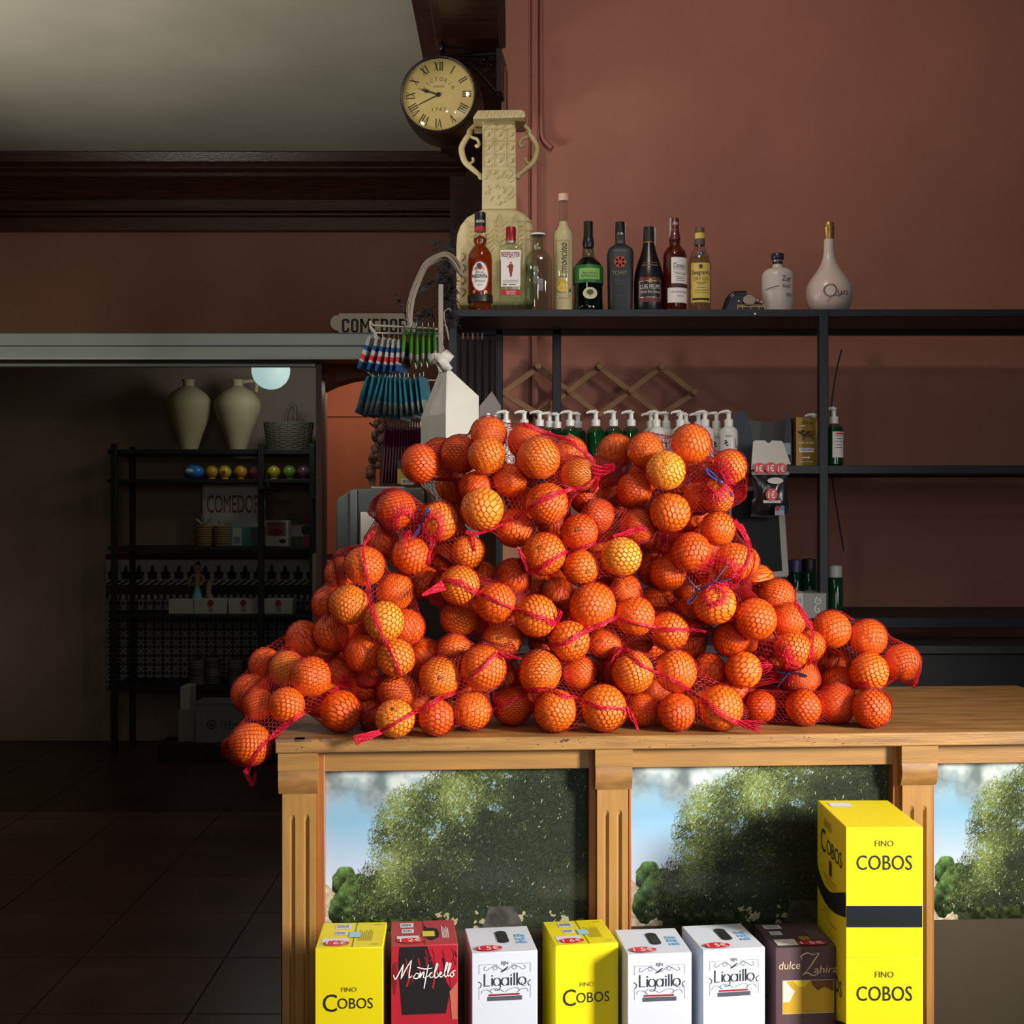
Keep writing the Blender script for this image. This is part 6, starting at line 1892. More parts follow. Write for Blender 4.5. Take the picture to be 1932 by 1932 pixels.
patch(b, TM, TN, SN, SM, M_PAPER, 6, -.012, crease=.002, seed=2)
patch(b, SL, SM, BM, BL, M_PAPER, 6, .004, crease=.003, seed=3)
patch(b, SM, SN, BN, BM, M_PAPER, 6, -.006, crease=.003, seed=4)
patch(b, TN, TR, SR, SN, M_PAPER, 8, .006, crease=.002, seed=5)
patch(b, SN, SR, BR, BN, M_PAPER, 8, .004, crease=.002, seed=6)
RR_ = Q(858, 760, .16); patch(b, TR, TL, RR_, SR, M_PAPER, 4, seed=7); patch(b, TL, TL, SL, RR_, M_PAPER, 4); patch(b, SR, RR_, down(RR_), BR, M_PAPER, 4); patch(b, RR_, SL, BL, down(RR_), M_PAPER, 4)
b.build('bag_body', t, smooth=25)
b = MB()
def ribbon(pts, wv, m):
    q = catmull(pts, 6); vs = []
    for i, p in enumerate(q):
        p = Vector(p); a = Vector(q[max(0, i - 1)]); c = Vector(q[min(len(q) - 1, i + 1)]); tt = (c - a).normalized(); s = tt.cross(Vector((0, -1, 0))).normalized() * wv
        tw = Vector((0, wv * .7 * math.sin(i * .35), 0)); vs += [p + s + tw, p - s - tw]
    b.add(vs, [(2 * i, 2 * i + 1, 2 * i + 3, 2 * i + 2) for i in range(len(q) - 1)], m)
ribbon([tuple(Q(835, 702)), tuple(Q(832, 692, -.01)), tuple(Q(826, 684, -.015)), tuple(Q(818, 680, -.01)), tuple(Q(812, 683, .01))], .008, M_PAPER)
ribbon([tuple(Q(812, 682, -.01)), tuple(Q(822, 676, -.02)), tuple(Q(834, 680, -.025)), tuple(Q(842, 692, -.015)), tuple(Q(848, 700, -.006))], .010, M_PAPER)
ribbon([tuple(Q(834, 684, -.008)), tuple(Q(842, 674, -.004)), tuple(Q(850, 666, 0))], .013, M_PAPER)
o = b.build('knotted_top', t, smooth=60); md = o.modifiers.new('thick', 'SOLIDIFY'); md.thickness = .0012
bx = thing('added_dark_box', 'added dark box under the white paper bag, keeping gaps in the heap dark', 'box', (0, 0, 0))  # added box, its black stands in for the dark between the oranges
b = MB(); b.box(P(786, 0, YQ).x, P(908, 0, YQ).x, 2.945, 3.20, .9845, 1.3015, mat('gap_black_box', (24, 23, 24), .7)); b.build('box_body', bx, bevel=.003)
# grey sheet leaning behind it
t = thing('paper_sheet', 'grey sheet of paper standing on the shelf behind the white paper bag', 'paper', (0, 0, 0))
b = MB(); q_ = 3.80 / F; b.prism([(0, -82 * q_ + P(0, 796, 3.80).z * 0), (40 * q_, -82 * q_), (44 * q_, 30 * q_), (27 * q_, 58 * q_), (4 * q_, 30 * q_)], P(901, 796, 3.80), (1, 0, 0), (0, 0, 1), (0, .002, 0), mat('grey_paper', (128, 124, 122), .8)); b.build('sheet', t, smooth=0)

# ------------------------------------------------------------------ grey machine behind the left shoulder
YE = 2.98
t = thing('ticket_printer', 'dark grey office machine with sloped corner and white paper behind the heap\'s left side', 'machine', (0, 0, 0))
def E(px, py): q_ = P(px, py, YE); return (q_.x, q_.z)
m_g = mat('dark_grey_plastic', (66, 72, 72), .45)
b = MB(); b.prism([E(634, 1146), E(634, 945), E(640, 938), E(661, 926), E(668, 922), E(800, 920), E(800, 1146)], (0, YE, 0), (1, 0, 0), (0, 0, 1), (0, .30, 0), m_g); b.build('housing', t, bevel=.004, seg=3)
b = MB(); x0, z0 = E(661, 1146); x1, z1 = E(674, 925); b.box(x0, x1, YE - .006, YE + .01, z0, z1, mat('mid_grey_plastic', (84, 90, 90), .4)); 
x0, z0 = E(675, 1146); x1, z1 = E(677, 925); b.box(x0, x1, YE - .003, YE + .01, z0, z1, mat('dark_groove', (24, 26, 26), .6)); b.build('front_trim', t, bevel=.001)
b = MB(); x0, z0 = E(681, 1040); x1, z1 = E(760, 966); b.box(x0, x1, YE - .008, YE - .004, z0, z1, M_CARD); b.build('paper', t, smooth=0)
b = MB(); x0, z0 = E(700, 922); x1, z1 = E(760, 918); b.box(x0, x1, YE + .0, YE + .2, z0, z1, mat('top_edge_grey', (120, 122, 120), .5)); b.build('top_ledge', t, bevel=.001)

# ------------------------------------------------------------------ dining room: black shelf with crockery and gifts
YX = 7.40; KX = YX / F
def X(px, py, dy=0.0): return P(px, py, YX) + Vector((0, dy, 0))
def xz(px, py): q_ = X(px, py); return q_.x, q_.z
sh = thing('dining_shelf', 'black metal shelf unit in the dining room full of jars, balls and boxes', 'shelf', (0, 0, 0))
M_BLK = mat('black_shelf_metal', (16, 18, 20), .5)
xl2 = X(205, 0).x
levels = [(848, 857, 606), (904, 911, 592), (1031, 1038, 592), (1159, 1165, 592), (1293, 1301, 592)]
for a, c, xe in levels:
    b = MB(); b.box(xl2, X(xe, 0).x, YX - .02, YX + .34, xz(0, c)[1], xz(0, a)[1], M_BLK); b.build('board', sh, bevel=.002)
for px in (214, 490, 586):
    b = MB(); b.box(X(px, 0).x, X(px + 10, 0).x, YX - .05, YX - .02, 0.0, xz(0, 838)[1], M_BLK); b.build('post', sh, bevel=.002)
for px in (214, 586):
    b = MB(); b.box(X(px, 0).x, X(px + 9, 0).x, YX + .31, YX + .34, 0.0, xz(0, 838)[1], M_BLK); b.build('post', sh)
def shelf_z(i): return xz(0, levels[i][0])[1] + .0004
# clay jars
m_clay = mat('pale_clay', (176, 160, 122), .8, noise=.10, nscale=6)
def jar(px, handle, label, name='clay_jar'):
    t = thing(name, label, 'jar', (X(px, 0).x, YX + .12, shelf_z(0)))
    K = KX * 1.016
    b = MB(); b.lathe([(r * K, z * K) for r, z in [(0,0),(17,0),(17.5,3),(26,30),(36,55),(43,75),(44.5,84),(42,95),(32,108),(18,117),(11,121),(10,126),(11,131),(13,133),(9,133)]], m_clay, 44); b.build('body', t)
    if handle:
        b = MB(); b.tube(catmull([(11*K,0,129*K),(24*K,0,131*K),(33*K,0,130*K),(36*K,0,124*K),(35*K,0,110*K)], 6), .011, m_clay, 10); b.build('handle', t)
jar(440, True, 'tall pale clay jar with looped handle on the dining shelf')
jar(346, False, 'pale clay jar without a handle, cut by the door edge at far left')
# wicker basket
t = thing('wicker_basket', 'dark wicker basket with arched handle right of the clay jar', 'basket', (X(538, 0).x, YX + .12, shelf_z(0)))
M_WK = mat('wicker', (84, 76, 62), .7); b = MB(); K = KX
for j in range(15):
    z = (1 + j * 3.6) * K; r = (36 + j * .45) * K
    b.tube([(r * math.cos(a) * 1.1 + .0, r * math.sin(a) * .8, z + .003 * math.sin(a * 12 + j * math.pi)) for a in np.linspace(0, 2 * math.pi, 37)[:-1]], .0062, M_WK, 6, closed=True)
for j in range(22):
    a = 2 * math.pi * j / 22; b.tube([(36*K*math.cos(a)*1.1, 36*K*math.sin(a)*.8, 0), (43*K*math.cos(a)*1.1, 43*K*math.sin(a)*.8, 54*K)], .005, M_WK, 5)
b.lathe([(0, .001), (36*K, .001), (36*K, .008), (0, .008)], M_WK, 24, sx=1.1, sy=.8); b.build('body', t)
b = MB(); b.tube(catmull([(-6*K, 0, 50*K), (-4*K, 0, 70*K), (3*K, 0, 84*K), (10*K, 0, 86*K), (13*K, 0, 76*K), (12*K, 0, 52*K)], 6), .012, M_WK, 8); b.build('handle', t)
# round glazed money boxes
cols = [(395, (196, 146, 44), 'amber'), (420, (206, 176, 52), 'yellow with a red dot'), (450, (198, 142, 48), 'dull orange'), (480, (186, 92, 96), 'pink'), (513, (178, 162, 50), 'mustard'), (543, (118, 146, 50), 'green'), (570, (104, 70, 84), 'dim mauve')]
for i, (px, c, nm_) in enumerate(cols):
    t = thing('round_money_box', '%s ball shaped pot on the narrow shelf over the COMEDOR frame' % nm_, 'pot', (X(px, 0).x, YX + .06, shelf_z(1)), group='ball shaped pots')
    K = KX; b = MB()
    b.lathe([(0,0),(7*K,0),(7.5*K,1.5*K),(6*K,3*K),(10*K,6*K),(12.5*K,12*K),(12.8*K,15*K),(11*K,21*K),(6*K,26*K),(2.5*K,27*K),(0,27*K)], mat('glaze_%d' % i, c, .15), 28); b.build('body', t)
    if 'dot' in nm_:
        b = MB(); b.prism([(4*K*math.cos(a), 4*K*math.sin(a)) for a in np.linspace(0, 6.28, 17)[:-1]], (0, -12.9*K, 12*K), (1,0,0), (0,0,1), (0,.004,0), mat('letter_red')); b.build('dot', t)
t = thing('snack_packet', 'blue and white packet at the left end of the pots\' shelf', 'packet', (X(362, 0).x, YX + .05, shelf_z(1)))
b = MB(); b.sphere((0, 0, 14*KX), 1, mat('blue_packet', (44, 120, 186), .3), 20, 12, (20*KX, .05, 14*KX)); b.build('pack', t)
b = MB(); b.sphere((-4*KX, -.028, 15*KX), 1, mat('packet_white', (190, 196, 196), .4), 16, 8, (12*KX, .026, 6*KX)); b.build('label', t)
# framed COMEDOR notice
t = thing('framed_sign', 'white framed sign with red brown COMEDOR lettering on the dining shelf', 'sign', (X(429, 0).x, YX + .18, shelf_z(2)))
K = (YX + .18) / F; z0, z1 = P(0, 996, YX + .18).z - shelf_z(2), P(0, 915, YX + .18).z - shelf_z(2)
b = MB(); b.box(-57*K, 57*K, 0, .01, z0, z1, mat('notice_white', (196, 196, 194), .5)); b.build('panel', t)
b = MB(); fm_ = mat('frame_grey_white', (178, 180, 180), .4)
for x0, x1, a, c in [(-59*K, 59*K, z1 - 4*K, z1), (-59*K, 59*K, z0, z0 + 4*K), (-59*K, -56*K, z0, z1), (56*K, 59*K, z0, z1)]: b.box(x0, x1, -.012, .012, a, c, fm_)
b.build('frame', t, bevel=.002)
b = MB(); f = lambda x, y: (x * K, -.001, z0 + y * K)
dr = mat('brick_red_ink', (120, 44, 44), .6)
b.text('COMEDOR', -1, 45, 34, f, dr, fit=100)
x = -50
for i in range(7):
    pass
b.build('lettering', t, smooth=0)
b = MB(); b.box(-.12, .12, .0, .03, -.0, z0, mat('sign_foot', (60, 56, 54), .6)); b.build('foot', t)
# coiled rope baskets with bows
for i, (px, lb) in enumerate([(381, 'left round coiled straw pot with a bow in front of the COMEDOR frame'), (415, 'right round coiled straw pot with a bow, beside the teal box')]):
    t = thing('coiled_pot', lb, 'pot', (X(px, 0).x, YX + .06, shelf_z(2)), group='coiled straw pots'); K = KX; b = MB(); ms = mat('coiled_straw', (118, 94, 58), .75)
    for j in range(9): b.tube([((16 - .12 * (j - 4) ** 2) * K * math.cos(a), (16 - .12 * (j - 4) ** 2) * K * math.sin(a), (2 + j * 4.4) * K) for a in np.linspace(0, 6.283, 25)[:-1]], .0075, ms, 6, closed=True)
    b.lathe([(0, .002), (14*K, .002), (14.5*K, 36*K), (0, 36.5*K)], ms, 24); b.build('body', t)
    b = MB(); rg = random.Random(i)
    for q_ in range(7):
        a = rg.uniform(0.3, 2.8); l = rg.uniform(10, 22) * K
        b.add([(0, 0, 37*K), (l * math.cos(a) - .01, rg.uniform(-.02, .02), 37*K + l * math.sin(a)), (l * math.cos(a) + .012, 0, 37*K + l * math.sin(a) * .9)], [(0, 1, 2)], mat('grey_bow', (120, 116, 114), .6))
    b.sphere((0, 0, 37*K), 5*K, [mat('wine_bow', (92, 28, 40), .6), mat('grey_bow')][i], 12, 8); b.build('bow', t)
def carton(name, label, cat, x0, x1, py0, lev, dy, dep, m, group=None, extra=None, rz=0.0):
    y = YX + dy; t = thing(name, label, cat, (P((x0 + x1) / 2, 0, y).x, y, shelf_z(lev)), rz, group); K = y / F; w = (x1 - x0) / 2
    h = P(0, py0, y).z - shelf_z(lev)
    b = MB(); b.box(-w*K, w*K, 0, dep, 0, h, m); b.build('carton', t, bevel=.002)
    if extra:
        b = MB(); extra(b, lambda x, y_: (x * K, -.001, y_ * K), h / K); b.build('print', t, smooth=0)
    return t
em = mat('dark_red_emblem', (150, 34, 52), .5)
carton('gift_box', 'teal box with pale label and round red emblem on the dining shelf', 'box', 431, 487, 995, 2, .04, .12, mat('teal_card', (34, 110, 98), .5), None,
       lambda b, f, h: (b.rect(-20, -3, 1, h - 1, f, mat('label_grey2', (150, 150, 146), .5)), b.rect(-18, -6, 5, 18, lambda x, y: (f(x, y)[0], -.002, f(x, y)[2]), M_GREYINK), b.ellipse(17, h * .5, 5, 5.5, f, em, 16)))
carton('gift_box', 'olive and red striped box with a white band behind the open picture box', 'box', 541, 590, 970, 2, .16, .12, mat('olive_card', (64, 62, 42), .5), None,
       lambda b, f, h: (b.rect(-24, 24, h * .30, h * .66, f, mat('band_white', (150, 146, 140), .5)), b.rect(6, 24, h * .70, h, f, mat('crimson', (124, 22, 48), .5)), b.rect(6, 24, 0, h * .26, f, mat('crimson')), b.ellipse(12, h * .48, 9, 10, lambda x, y: (f(x, y)[0], -.002, f(x, y)[2]), mat('dark_round', (52, 44, 42)), 18)))
t = carton('picture_box', 'white slanted box with red dish picture standing right of the shelf post', 'box', 499, 545, 982, 2, .03, .05, mat('white_box_face', (168, 160, 154), .5), None,
       lambda b, f, h: (b.rect(-20, 18, h * .40, h * .95, f, mat('picture_mauve', (108, 84, 84), .5)), b.ellipse(-2, h * .55, 14, 7, lambda x, y: (f(x, y)[0], -.002, f(x, y)[2]), mat('picture_red', (110, 30, 34)), 18), b.ellipse(12, h * .2, 7, 4, f, M_INK, 14), b.ellipse(-6, h * .82, 3, 3, lambda x, y: (f(x, y)[0], -.002, f(x, y)[2]), em, 12)), rz=R(-10))
# dancer figurine and the plaster leg beside it
t = thing('figurine', 'small dancer figurine in a turquoise skirt on the dining shelf', 'figurine', (X(366, 0).x, YX + .08, shelf_z(3)), 0)
K = KX; z_ = shelf_z(3); hh = P(0, 1044, YX + .08).z - z_
b = MB(); b.lathe([(0,0),(17*K,0),(15*K,10*K),(10*K,28*K),(6*K,44*K),(5*K,52*K)], mat('turquoise_skirt', (100, 166, 164), .6), 20); b.build('skirt', t)
b = MB(); sk = mat('figurine_skin', (150, 116, 92), .6); b.lathe([(5*K,52*K),(6.5*K,64*K),(6*K,74*K),(2.2*K,78*K),(2.2*K,82*K)], sk, 16); b.sphere((0, 0, 88*K), 5.5*K, sk, 14, 10); b.tube(catmull([(-6*K,0,74*K),(-14*K,0,66*K),(-16*K,0,50*K)], 4), .007, sk, 8); b.tube(catmull([(6*K,0,74*K),(13*K,-.01,66*K),(8*K,-.03,54*K)], 4), .007, sk, 8); b.build('torso', t)
b = MB(); b.sphere((0, .006, 90*K), 6*K, mat('dark_hair', (48, 30, 22), .6), 14, 10); b.sphere((0, .02, 96*K), 3.5*K, mat('dark_hair'), 10, 8); b.build('hair', t)
b = MB(); b.tube(catmull([tuple(X(388, 1100)), tuple(X(391, 1080)), tuple(X(386, 1062)), tuple(X(388, 1046)), tuple(X(392, 1040))], 5), [.010, .012, .014, .015, .016, .017, .018, .017, .016, .016, .016, .016, .017, .017, .018, .018, .018, .018, .018, .018, .018], mat('cream_plaster', (150, 144, 112), .7), 12)
for v in range(len(b.v)): b.v[v] = (b.v[v][0], b.v[v][1] + .1, b.v[v][2])
o = b.build('plaster_column'); tag(o, 'slim cream plaster ornament standing right of the dancer figurine', 'ornament')
o.location.z = shelf_z(3) - min(v[2] for v in b.v)
# white boxes with red emblems
wb = mat('white_gift_card', (170, 168, 160), .6)
def emblem(b, f, h): b.ellipse(0, h * .72, 6, 6.5, f, em, 16); b.rect(-5, 5, h * .42, h * .47, f, M_GREYINK); b.rect(-6, 6, h * .30, h * .35, f, M_GREYINK); b.rect(-4, 5, h * .15, h * .24, f, M_GREYINK)
for i, (x0, x1, lb) in enumerate([(366, 428, 'white box with red emblem below the figurine'), (431, 487, 'white box with red emblem left of the shelf post'), (498, 552, 'white box with red emblem right of the shelf post')]):
    carton('gift_box', lb + ' on the tiled dining shelf', 'box', x0, x1, 1130, 3, .03, .14, wb, 'white emblem boxes', emblem)
carton('gift_box', 'plain white box at the left end of the row of emblem boxes', 'box', 318, 364, 1131, 3, .03, .14, wb, 'white emblem boxes')
# bagged stacks of coasters with tied tops
for i, px in enumerate((367, 396, 439, 470)):
    t = thing('wrapped_coaster_stack', 'cellophane wrapped stack of pale rounds on the lower dining shelf, %s' % nth(i, 4), 'wrapped stack', (X(px, 0).x, YX + .08, shelf_z(4)), group='wrapped stacks'); K = KX
    b = MB(); n_ = 9 + (i % 2)
    for j in range(n_): b.lathe([(0, j*5*K), (14.5*K, j*5*K), (15.2*K, (j*5+2.2)*K), (14.5*K, (j*5+4.4)*K), (0, (j*5+4.4)*K)], [mat('pale_round', (120, 114, 104), .6), mat('pale_round_dim', (96, 84, 80), .6)][(i + j // 3) % 2], 22)
    b.build('rounds', t)
    b = MB(); rg = random.Random(i + 60)
    for q_ in range(9): 
        a = rg.uniform(.7, 2.4); l = rg.uniform(12, 24) * K
        b.add([(0, 0, (n_*5-1)*K), (l*math.cos(a) - .008, rg.uniform(-.03, .03), n_*5*K + l*math.sin(a)), (l*math.cos(a) + .012, 0, n_*5*K + l*math.sin(a) * .92)], [(0,1,2)], thin_glass('cellophane', (238, 240, 240), .15, .8))
    b.lathe([(15.6*K, 0), (15.6*K, n_*5*K), (8*K, (n_*5+5)*K), (2*K, (n_*5+8)*K)], thin_glass('cellophane'), 20); b.build('wrapping', t)
# boxes on the floor below
YJ = 7.15
t = thing('storage_carton', 'large grey white carton with round dark logo on the dining room floor', 'box', (P(418, 0, YJ).x, YJ, .0), 0)
K = YJ / F
zb3 = P(0, 1401, YJ).z; b = MB(); b.box(-50*K, 50*K, 0, .18, zb3, P(0, 1326, YJ).z, mat('grey_carton', (120, 120, 116), .7)); b.box(-51*K, 51*K, -.004, .185, P(0, 1331, YJ).z, P(0, 1325, YJ).z, mat('grey_carton_lid', (100, 100, 98), .7)); b.build('carton', t, bevel=.003)
b = MB(); f = lambda x, y: (x * K, -.002, P(0, 1367 - y, YJ).z)
for r_, m_ in ((10, mat('logo_dark', (58, 56, 58), .6)), (7, mat('grey_carton')), (4.5, mat('logo_dark'))): b.ellipse(-19, 0, r_, r_, (lambda d: (lambda x, y: (f(x, y)[0], -.002 - d, f(x, y)[2])))((10 - r_) * .0003), m_, 6)
b.text('TuTwa', 16, 2, 10, f, mat('logo_dark'), fit=38, bold=.01); b.rect(2, 30, -7, -6, f, mat('logo_dark')); b.build('logo', t, smooth=0)
t2 = thing('low_plinth', 'low dark plinth under the large grey white carton', 'plinth', (0, 0, 0))
b = MB(); b.box(P(300, 0, YJ).x, P(560, 0, YJ).x, YJ - .03, YJ + .19, 0, zb3, mat('dark_plinth', (34, 26, 24), .7)); b.build('plinth', t2, bevel=.003)
t = thing('storage_carton', 'narrow grey carton beside the big logo carton, cut by the door edge', 'box', (P(350, 0, YJ).x, YJ + .02, zb3), 0)
b = MB(); b.box(-16*K, 16*K, 0, .16, 0, 60*K, mat('grey_carton')); b.build('carton', t, bevel=.003)
b = MB(); b.box(-12*K, 6*K, .0, .15, 60*K, 104*K, mat('white_box_face')); b.build('upper_carton', t, bevel=.002)
# lamp globe hanging in the dining room
YZ = 6.7; c = P(511, 699, YZ)
t = thing('pendant_lamp', 'round white lit globe lamp behind the sliding door rail', 'lamp', tuple(c))
b = MB(); b.sphere((0, 0, 0), 36 * YZ / F, mat('lit_globe', (196, 226, 226), .4, emit=1.0), 32, 18); b.build('globe', t)
b = MB(); b.tube([(0, 0, 36 * YZ / F), (0, 0, 2.75 - c.z)], .006, M_INK, 8); b.lathe([(.03, 2.73 - c.z), (.03, 2.75 - c.z)], M_INK, 16); b.build('cord', t)
point_light('pendant_glow', (c.x, c.y + .35, c.z - .02), 6.0, (.84, .96, 1.0), .09)
# bracket lamp on the right post of the shelf
t = thing('hanging_scale', 'black flat pan hanging in front of the shelf post', 'pan', (0, 0, 0))
b = MB(); b.tube(catmull([tuple(X(516, 879, -.09)), tuple(X(509, 884, -.09)), tuple(X(508, 900, -.09)), tuple(X(512, 920, -.09))], 6), .006, M_BLK, 6); b.build('hook', t)
b = MB(); b.lathe([(0, 0), (22*KX, .002), (24*KX, .012), (0, .016)], M_BLK, 28, o=tuple(X(516, 927, -.09))); b.build('pan', t)
t = thing('wall_hook', 'black bent bracket sticking out right of the dining shelf', 'bracket', (0, 0, 0))
b = MB(); b.tube([tuple(X(594, 893, -.06)), tuple(X(606, 893, -.06)), tuple(X(614, 934, -.06))], .007, M_BLK, 6); b.box(X(590, 0).x, X(614, 0).x, YX - .10, YX - .04, X(0, 943).z, X(0, 934).z, M_BLK); b.build('arm', t)
# ------------------------------------------------------------------ wine cartons in front of the counter
ZB0 = 0.488
t = thing('display_bench', 'low wooden bench in front of the counter carrying the wine cartons', 'bench', (0, 0, 0))
b = MB(); b.box(-.48, .80, 1.96, 2.215, ZB0 - .03, ZB0, M_PINE); b.build('bench_top', t, bevel=.002)
for x in (-.46, .74):
    for y in (1.98, 2.16): b = MB(); b.box(x, x + .04, y, y + .04, 0, ZB0 - .03, M_PINEV); b.build('leg', t)
M_YEL = mat('yellow_carton', (226, 210, 6), .45)
M_YELD = mat('yellow_carton_flap', (222, 208, 20), .45)
M_LIG = mat('white_carton', (202, 210, 226), .5)
M_REDC = mat('red_carton', (170, 30, 48), .4)
M_REDT = mat('faded_red_carton', (166, 56, 66), .45)
M_PLUM = mat('plum_carton', (88, 66, 74), .45)
M_LBL = mat('barcode_label', (206, 212, 224), .5)
M_SEAM2 = mat('flap_gap', (84, 78, 30), .8)
DEP = .124; HC = .210
def wine(px0, px1, pyf, rz, label, name='wine_carton', m=M_YEL, mt=None):
    w = .107; Y = w * F / (px1 - px0)
    zt_ = EYE - (pyf - 966) * Y / F
    xc = ((px0 + px1) / 2 - 966) * Y / F
    t = thing(name, label, 'carton', (xc, Y, ZB0), R(rz), 'wine cartons in front of the counter')
    h = zt_ - ZB0
    b = MB(); b.box(-w/2, w/2, 0, DEP, 0, h, m)
    if mt: b.box(-w/2 + .0006, w/2 - .0006, .0006, DEP - .0006, h - .001, h + .0006, mt)
    b.build('carton', t, bevel=.0012)
    return t, w, h
def top(h): return lambda x, y: (x, y, h + .0011)
def top2(h): return lambda x, y: (x, y, h + .0015)
def frt(h, d=0): return lambda x, y: (x, -.0007 - d, h + y)       # y counted down from the top edge (negative)
def sticker(t, h, x, y, a, bb, txt):
    b = MB(); b.ellipse(x, y, a, bb, lambda u, v: (u, v, h + .0021), M_RED).text(txt, x, y, bb * 1.15, lambda u, v: (u, v, h + .0025), M_STKW, fit=a * 1.5); b.build('price_sticker', t, smooth=0)
def barcode(t, h, x, y, w, hh, name='barcode_label'):
    b = MB(); b.rect(x, x + w, y, y + hh, top(h), M_LBL)
    for i in range(7): b.rect(x + w * (.12 + i * .11), x + w * (.16 + i * .11), y + hh * .2, y + hh * .8, top2(h), M_GREYINK)
    b.build(name, t, smooth=0)
def lines(b, h, x0, x1, y0, y1, n, m):
    for i in range(n):
        x = x0 + (x1 - x0) * i / n; l = (y1 - y0) * (1 - .3 * ((i * 7) % 5) / 5)
        b.rect(x, x + .0012, y0, y0 + l, top2(h), m)
yd = mat('ochre_ink', (150, 130, 20), .6)
def yellow(px0, px1, pyf, rz, label):
    t, w, h = wine(px0, px1, pyf, rz, label, m=M_YEL, mt=M_YELD)
    b = MB(); b.rect(.004, .0052, .002, DEP - .002, top(h), M_SEAM2); lines(b, h, .012, .036, .030, .085, 7, yd); b.rect(.034, .046, .108, .110, top2(h), yd); b.rect(.034, .046, .012, .014, top2(h), yd); b.build('flap_print', t, smooth=0)
    barcode(t, h, -.030, .090, .026, .022); barcode(t, h, -.028, .058, .020, .020)
    b = MB(); b.rect(-.046, -.004, .012, .044, top(h), M_LBL); b.rect(-.004, .014, .046, .072, lambda u, v: (u, v, h + .0018), mat('pale_blue_sticker', (150, 196, 222), .5)); b.build('paper_label', t, smooth=0)
    sticker(t, h, -.022, .018, .021, .012, '1 6€')
    b = MB(); b.text('FINO', 0, -.066, .007, frt(h), mat('ochre_dark', (104, 92, 20), .6), fit=.024); b.text('OBOS', .010, -.088, .017, frt(h), M_INK, fit=.056); b.text('C', -.030, -.087, .028, frt(h), M_INK, sx=.9)
    for i in range(3): b.rect(-.02, .02, -.15 - i * .006, -.148 - i * .006, frt(h), yd)
    b.build('front_print', t, smooth=0)
    return t, h
yellow(595, 722, 1788.5, 2.6, 'yellow wine carton at the left end of the row')
yellow(1047, 1168, 1782, 8.7, 'yellow wine carton between two white cartons')
# red carton with brushed black paint and script
t, w, h = wine(738.5, 864, 1784, 5.7, 'red and black wine carton with white script lettering', m=M_REDC, mt=M_REDT)
b = MB(); blk = mat('brush_black', (20, 16, 18), .5); f = frt(h)
b.flat([(-.040, -.001), (.004, -.001), (.010, -.02), (.016, -.035), (.030, -.052), (.042, -.07), (.034, -.11), (-.036, -.11), (-.040, -.06), (-.042, -.03)], f, blk)
b.flat([(-.050, -.001), (-.046, -.001), (-.044, -.05), (-.048, -.08), (-.052, -.06)], f, mat('dark_red_streak', (112, 16, 34), .5))
rg = random.Random(8)
for i in range(46):
    x = rg.uniform(-.05, .05); y = -rg.uniform(.002, .05); l = rg.uniform(.008, .028)
    b.stroke([(x, y), (x + .003, y - l * .5), (x + .002 + rg.uniform(-.004, .004), y - l)], rg.uniform(.0008, .003), frt(h, .0001 + i * 2e-6), rg.choice([blk, blk, M_REDC, mat('dark_red_streak')]), 3)
b.flat([(-.0525, -.001), (-.042, -.001), (-.043, -.02), (-.0525, -.03)], frt(h, .0003), M_REDC)
b.flat([(.040, -.075), (.0525, -.06), (.0525, -.12), (.044, -.12)], frt(h, .0003), mat('skin_pink', (186, 96, 84), .5))
b.build('brush_print', t, smooth=0)
b = MB(); f = frt(h, .0009); ws = mat('script_white', (238, 236, 236), .5)
SCR = [[(-.050,-.045),(-.047,-.052),(-.041,-.042),(-.034,-.028)], [(-.034,-.028),(-.036,-.040),(-.0380,-.052)], [(-.0380,-.052),(-.030,-.036),(-.021,-.022)], [(-.021,-.022),(-.0235,-.036),(-.0250,-.050),(-.020,-.047)], [(-.013,-.043),(-.018,-.050),(-.012,-.052),(-.009,-.046),(-.013,-.043)], [(-.009,-.046),(-.006,-.042),(-.008,-.051),(-.003,-.043),(-.001,-.043),(-.002,-.051),(.003,-.050)],
       [(.006,-.030),(.003,-.046),(.000,-.062),(-.001,-.069)], [(-.012,-.034),(.000,-.037),(.012,-.036)], [(.003,-.050),(.008,-.047),(.011,-.043),(.008,-.046),(.009,-.051),(.014,-.050)],
       [(.014,-.050),(.021,-.032),(.019,-.030),(.016,-.044),(.017,-.052),(.022,-.049),(.020,-.044)], [(.022,-.049),(.027,-.045),(.025,-.043),(.024,-.049),(.027,-.051),(.031,-.047)], [(.031,-.047),(.037,-.031),(.035,-.029),(.032,-.044),(.033,-.051),(.036,-.049)],
       [(.036,-.049),(.042,-.032),(.040,-.030),(.037,-.044),(.038,-.050),(.041,-.048)], [(.045,-.043),(.041,-.047),(.043,-.051),(.047,-.048),(.045,-.043),(.050,-.041)]]
for s in SCR: b.stroke(s, lambda u: .0011 + .0007 * math.sin(math.pi * u), f, ws, 5)
b.build('script_lettering', t, smooth=0)
barcode(t, h, -.038, .088, .022, .024); barcode(t, h, -.036, .060, .020, .020)
b = MB(); b.rect(.000, .0012, .002, DEP - .002, top(h), mat('flap_gap_red', (90, 30, 36), .8)); b.flat([(.002, .10), (.006, .085), (.022, .080), (.026, .06), (.024, .036), (.012, .022), (.004, .030), (.002, .05)], top(h), blk)
b.rect(-.002, .018, .040, .066, top2(h), mat('yellow_tag', (206, 190, 60), .5)); b.rect(-.044, -.008, .032, .046, top(h), M_LBL); lines(b, h, .030, .042, .03, .09, 5, M_LBL)
b.build('flap_print', t, smooth=0)
sticker(t, h, -.022, .022, .023, .012, '1 2€')
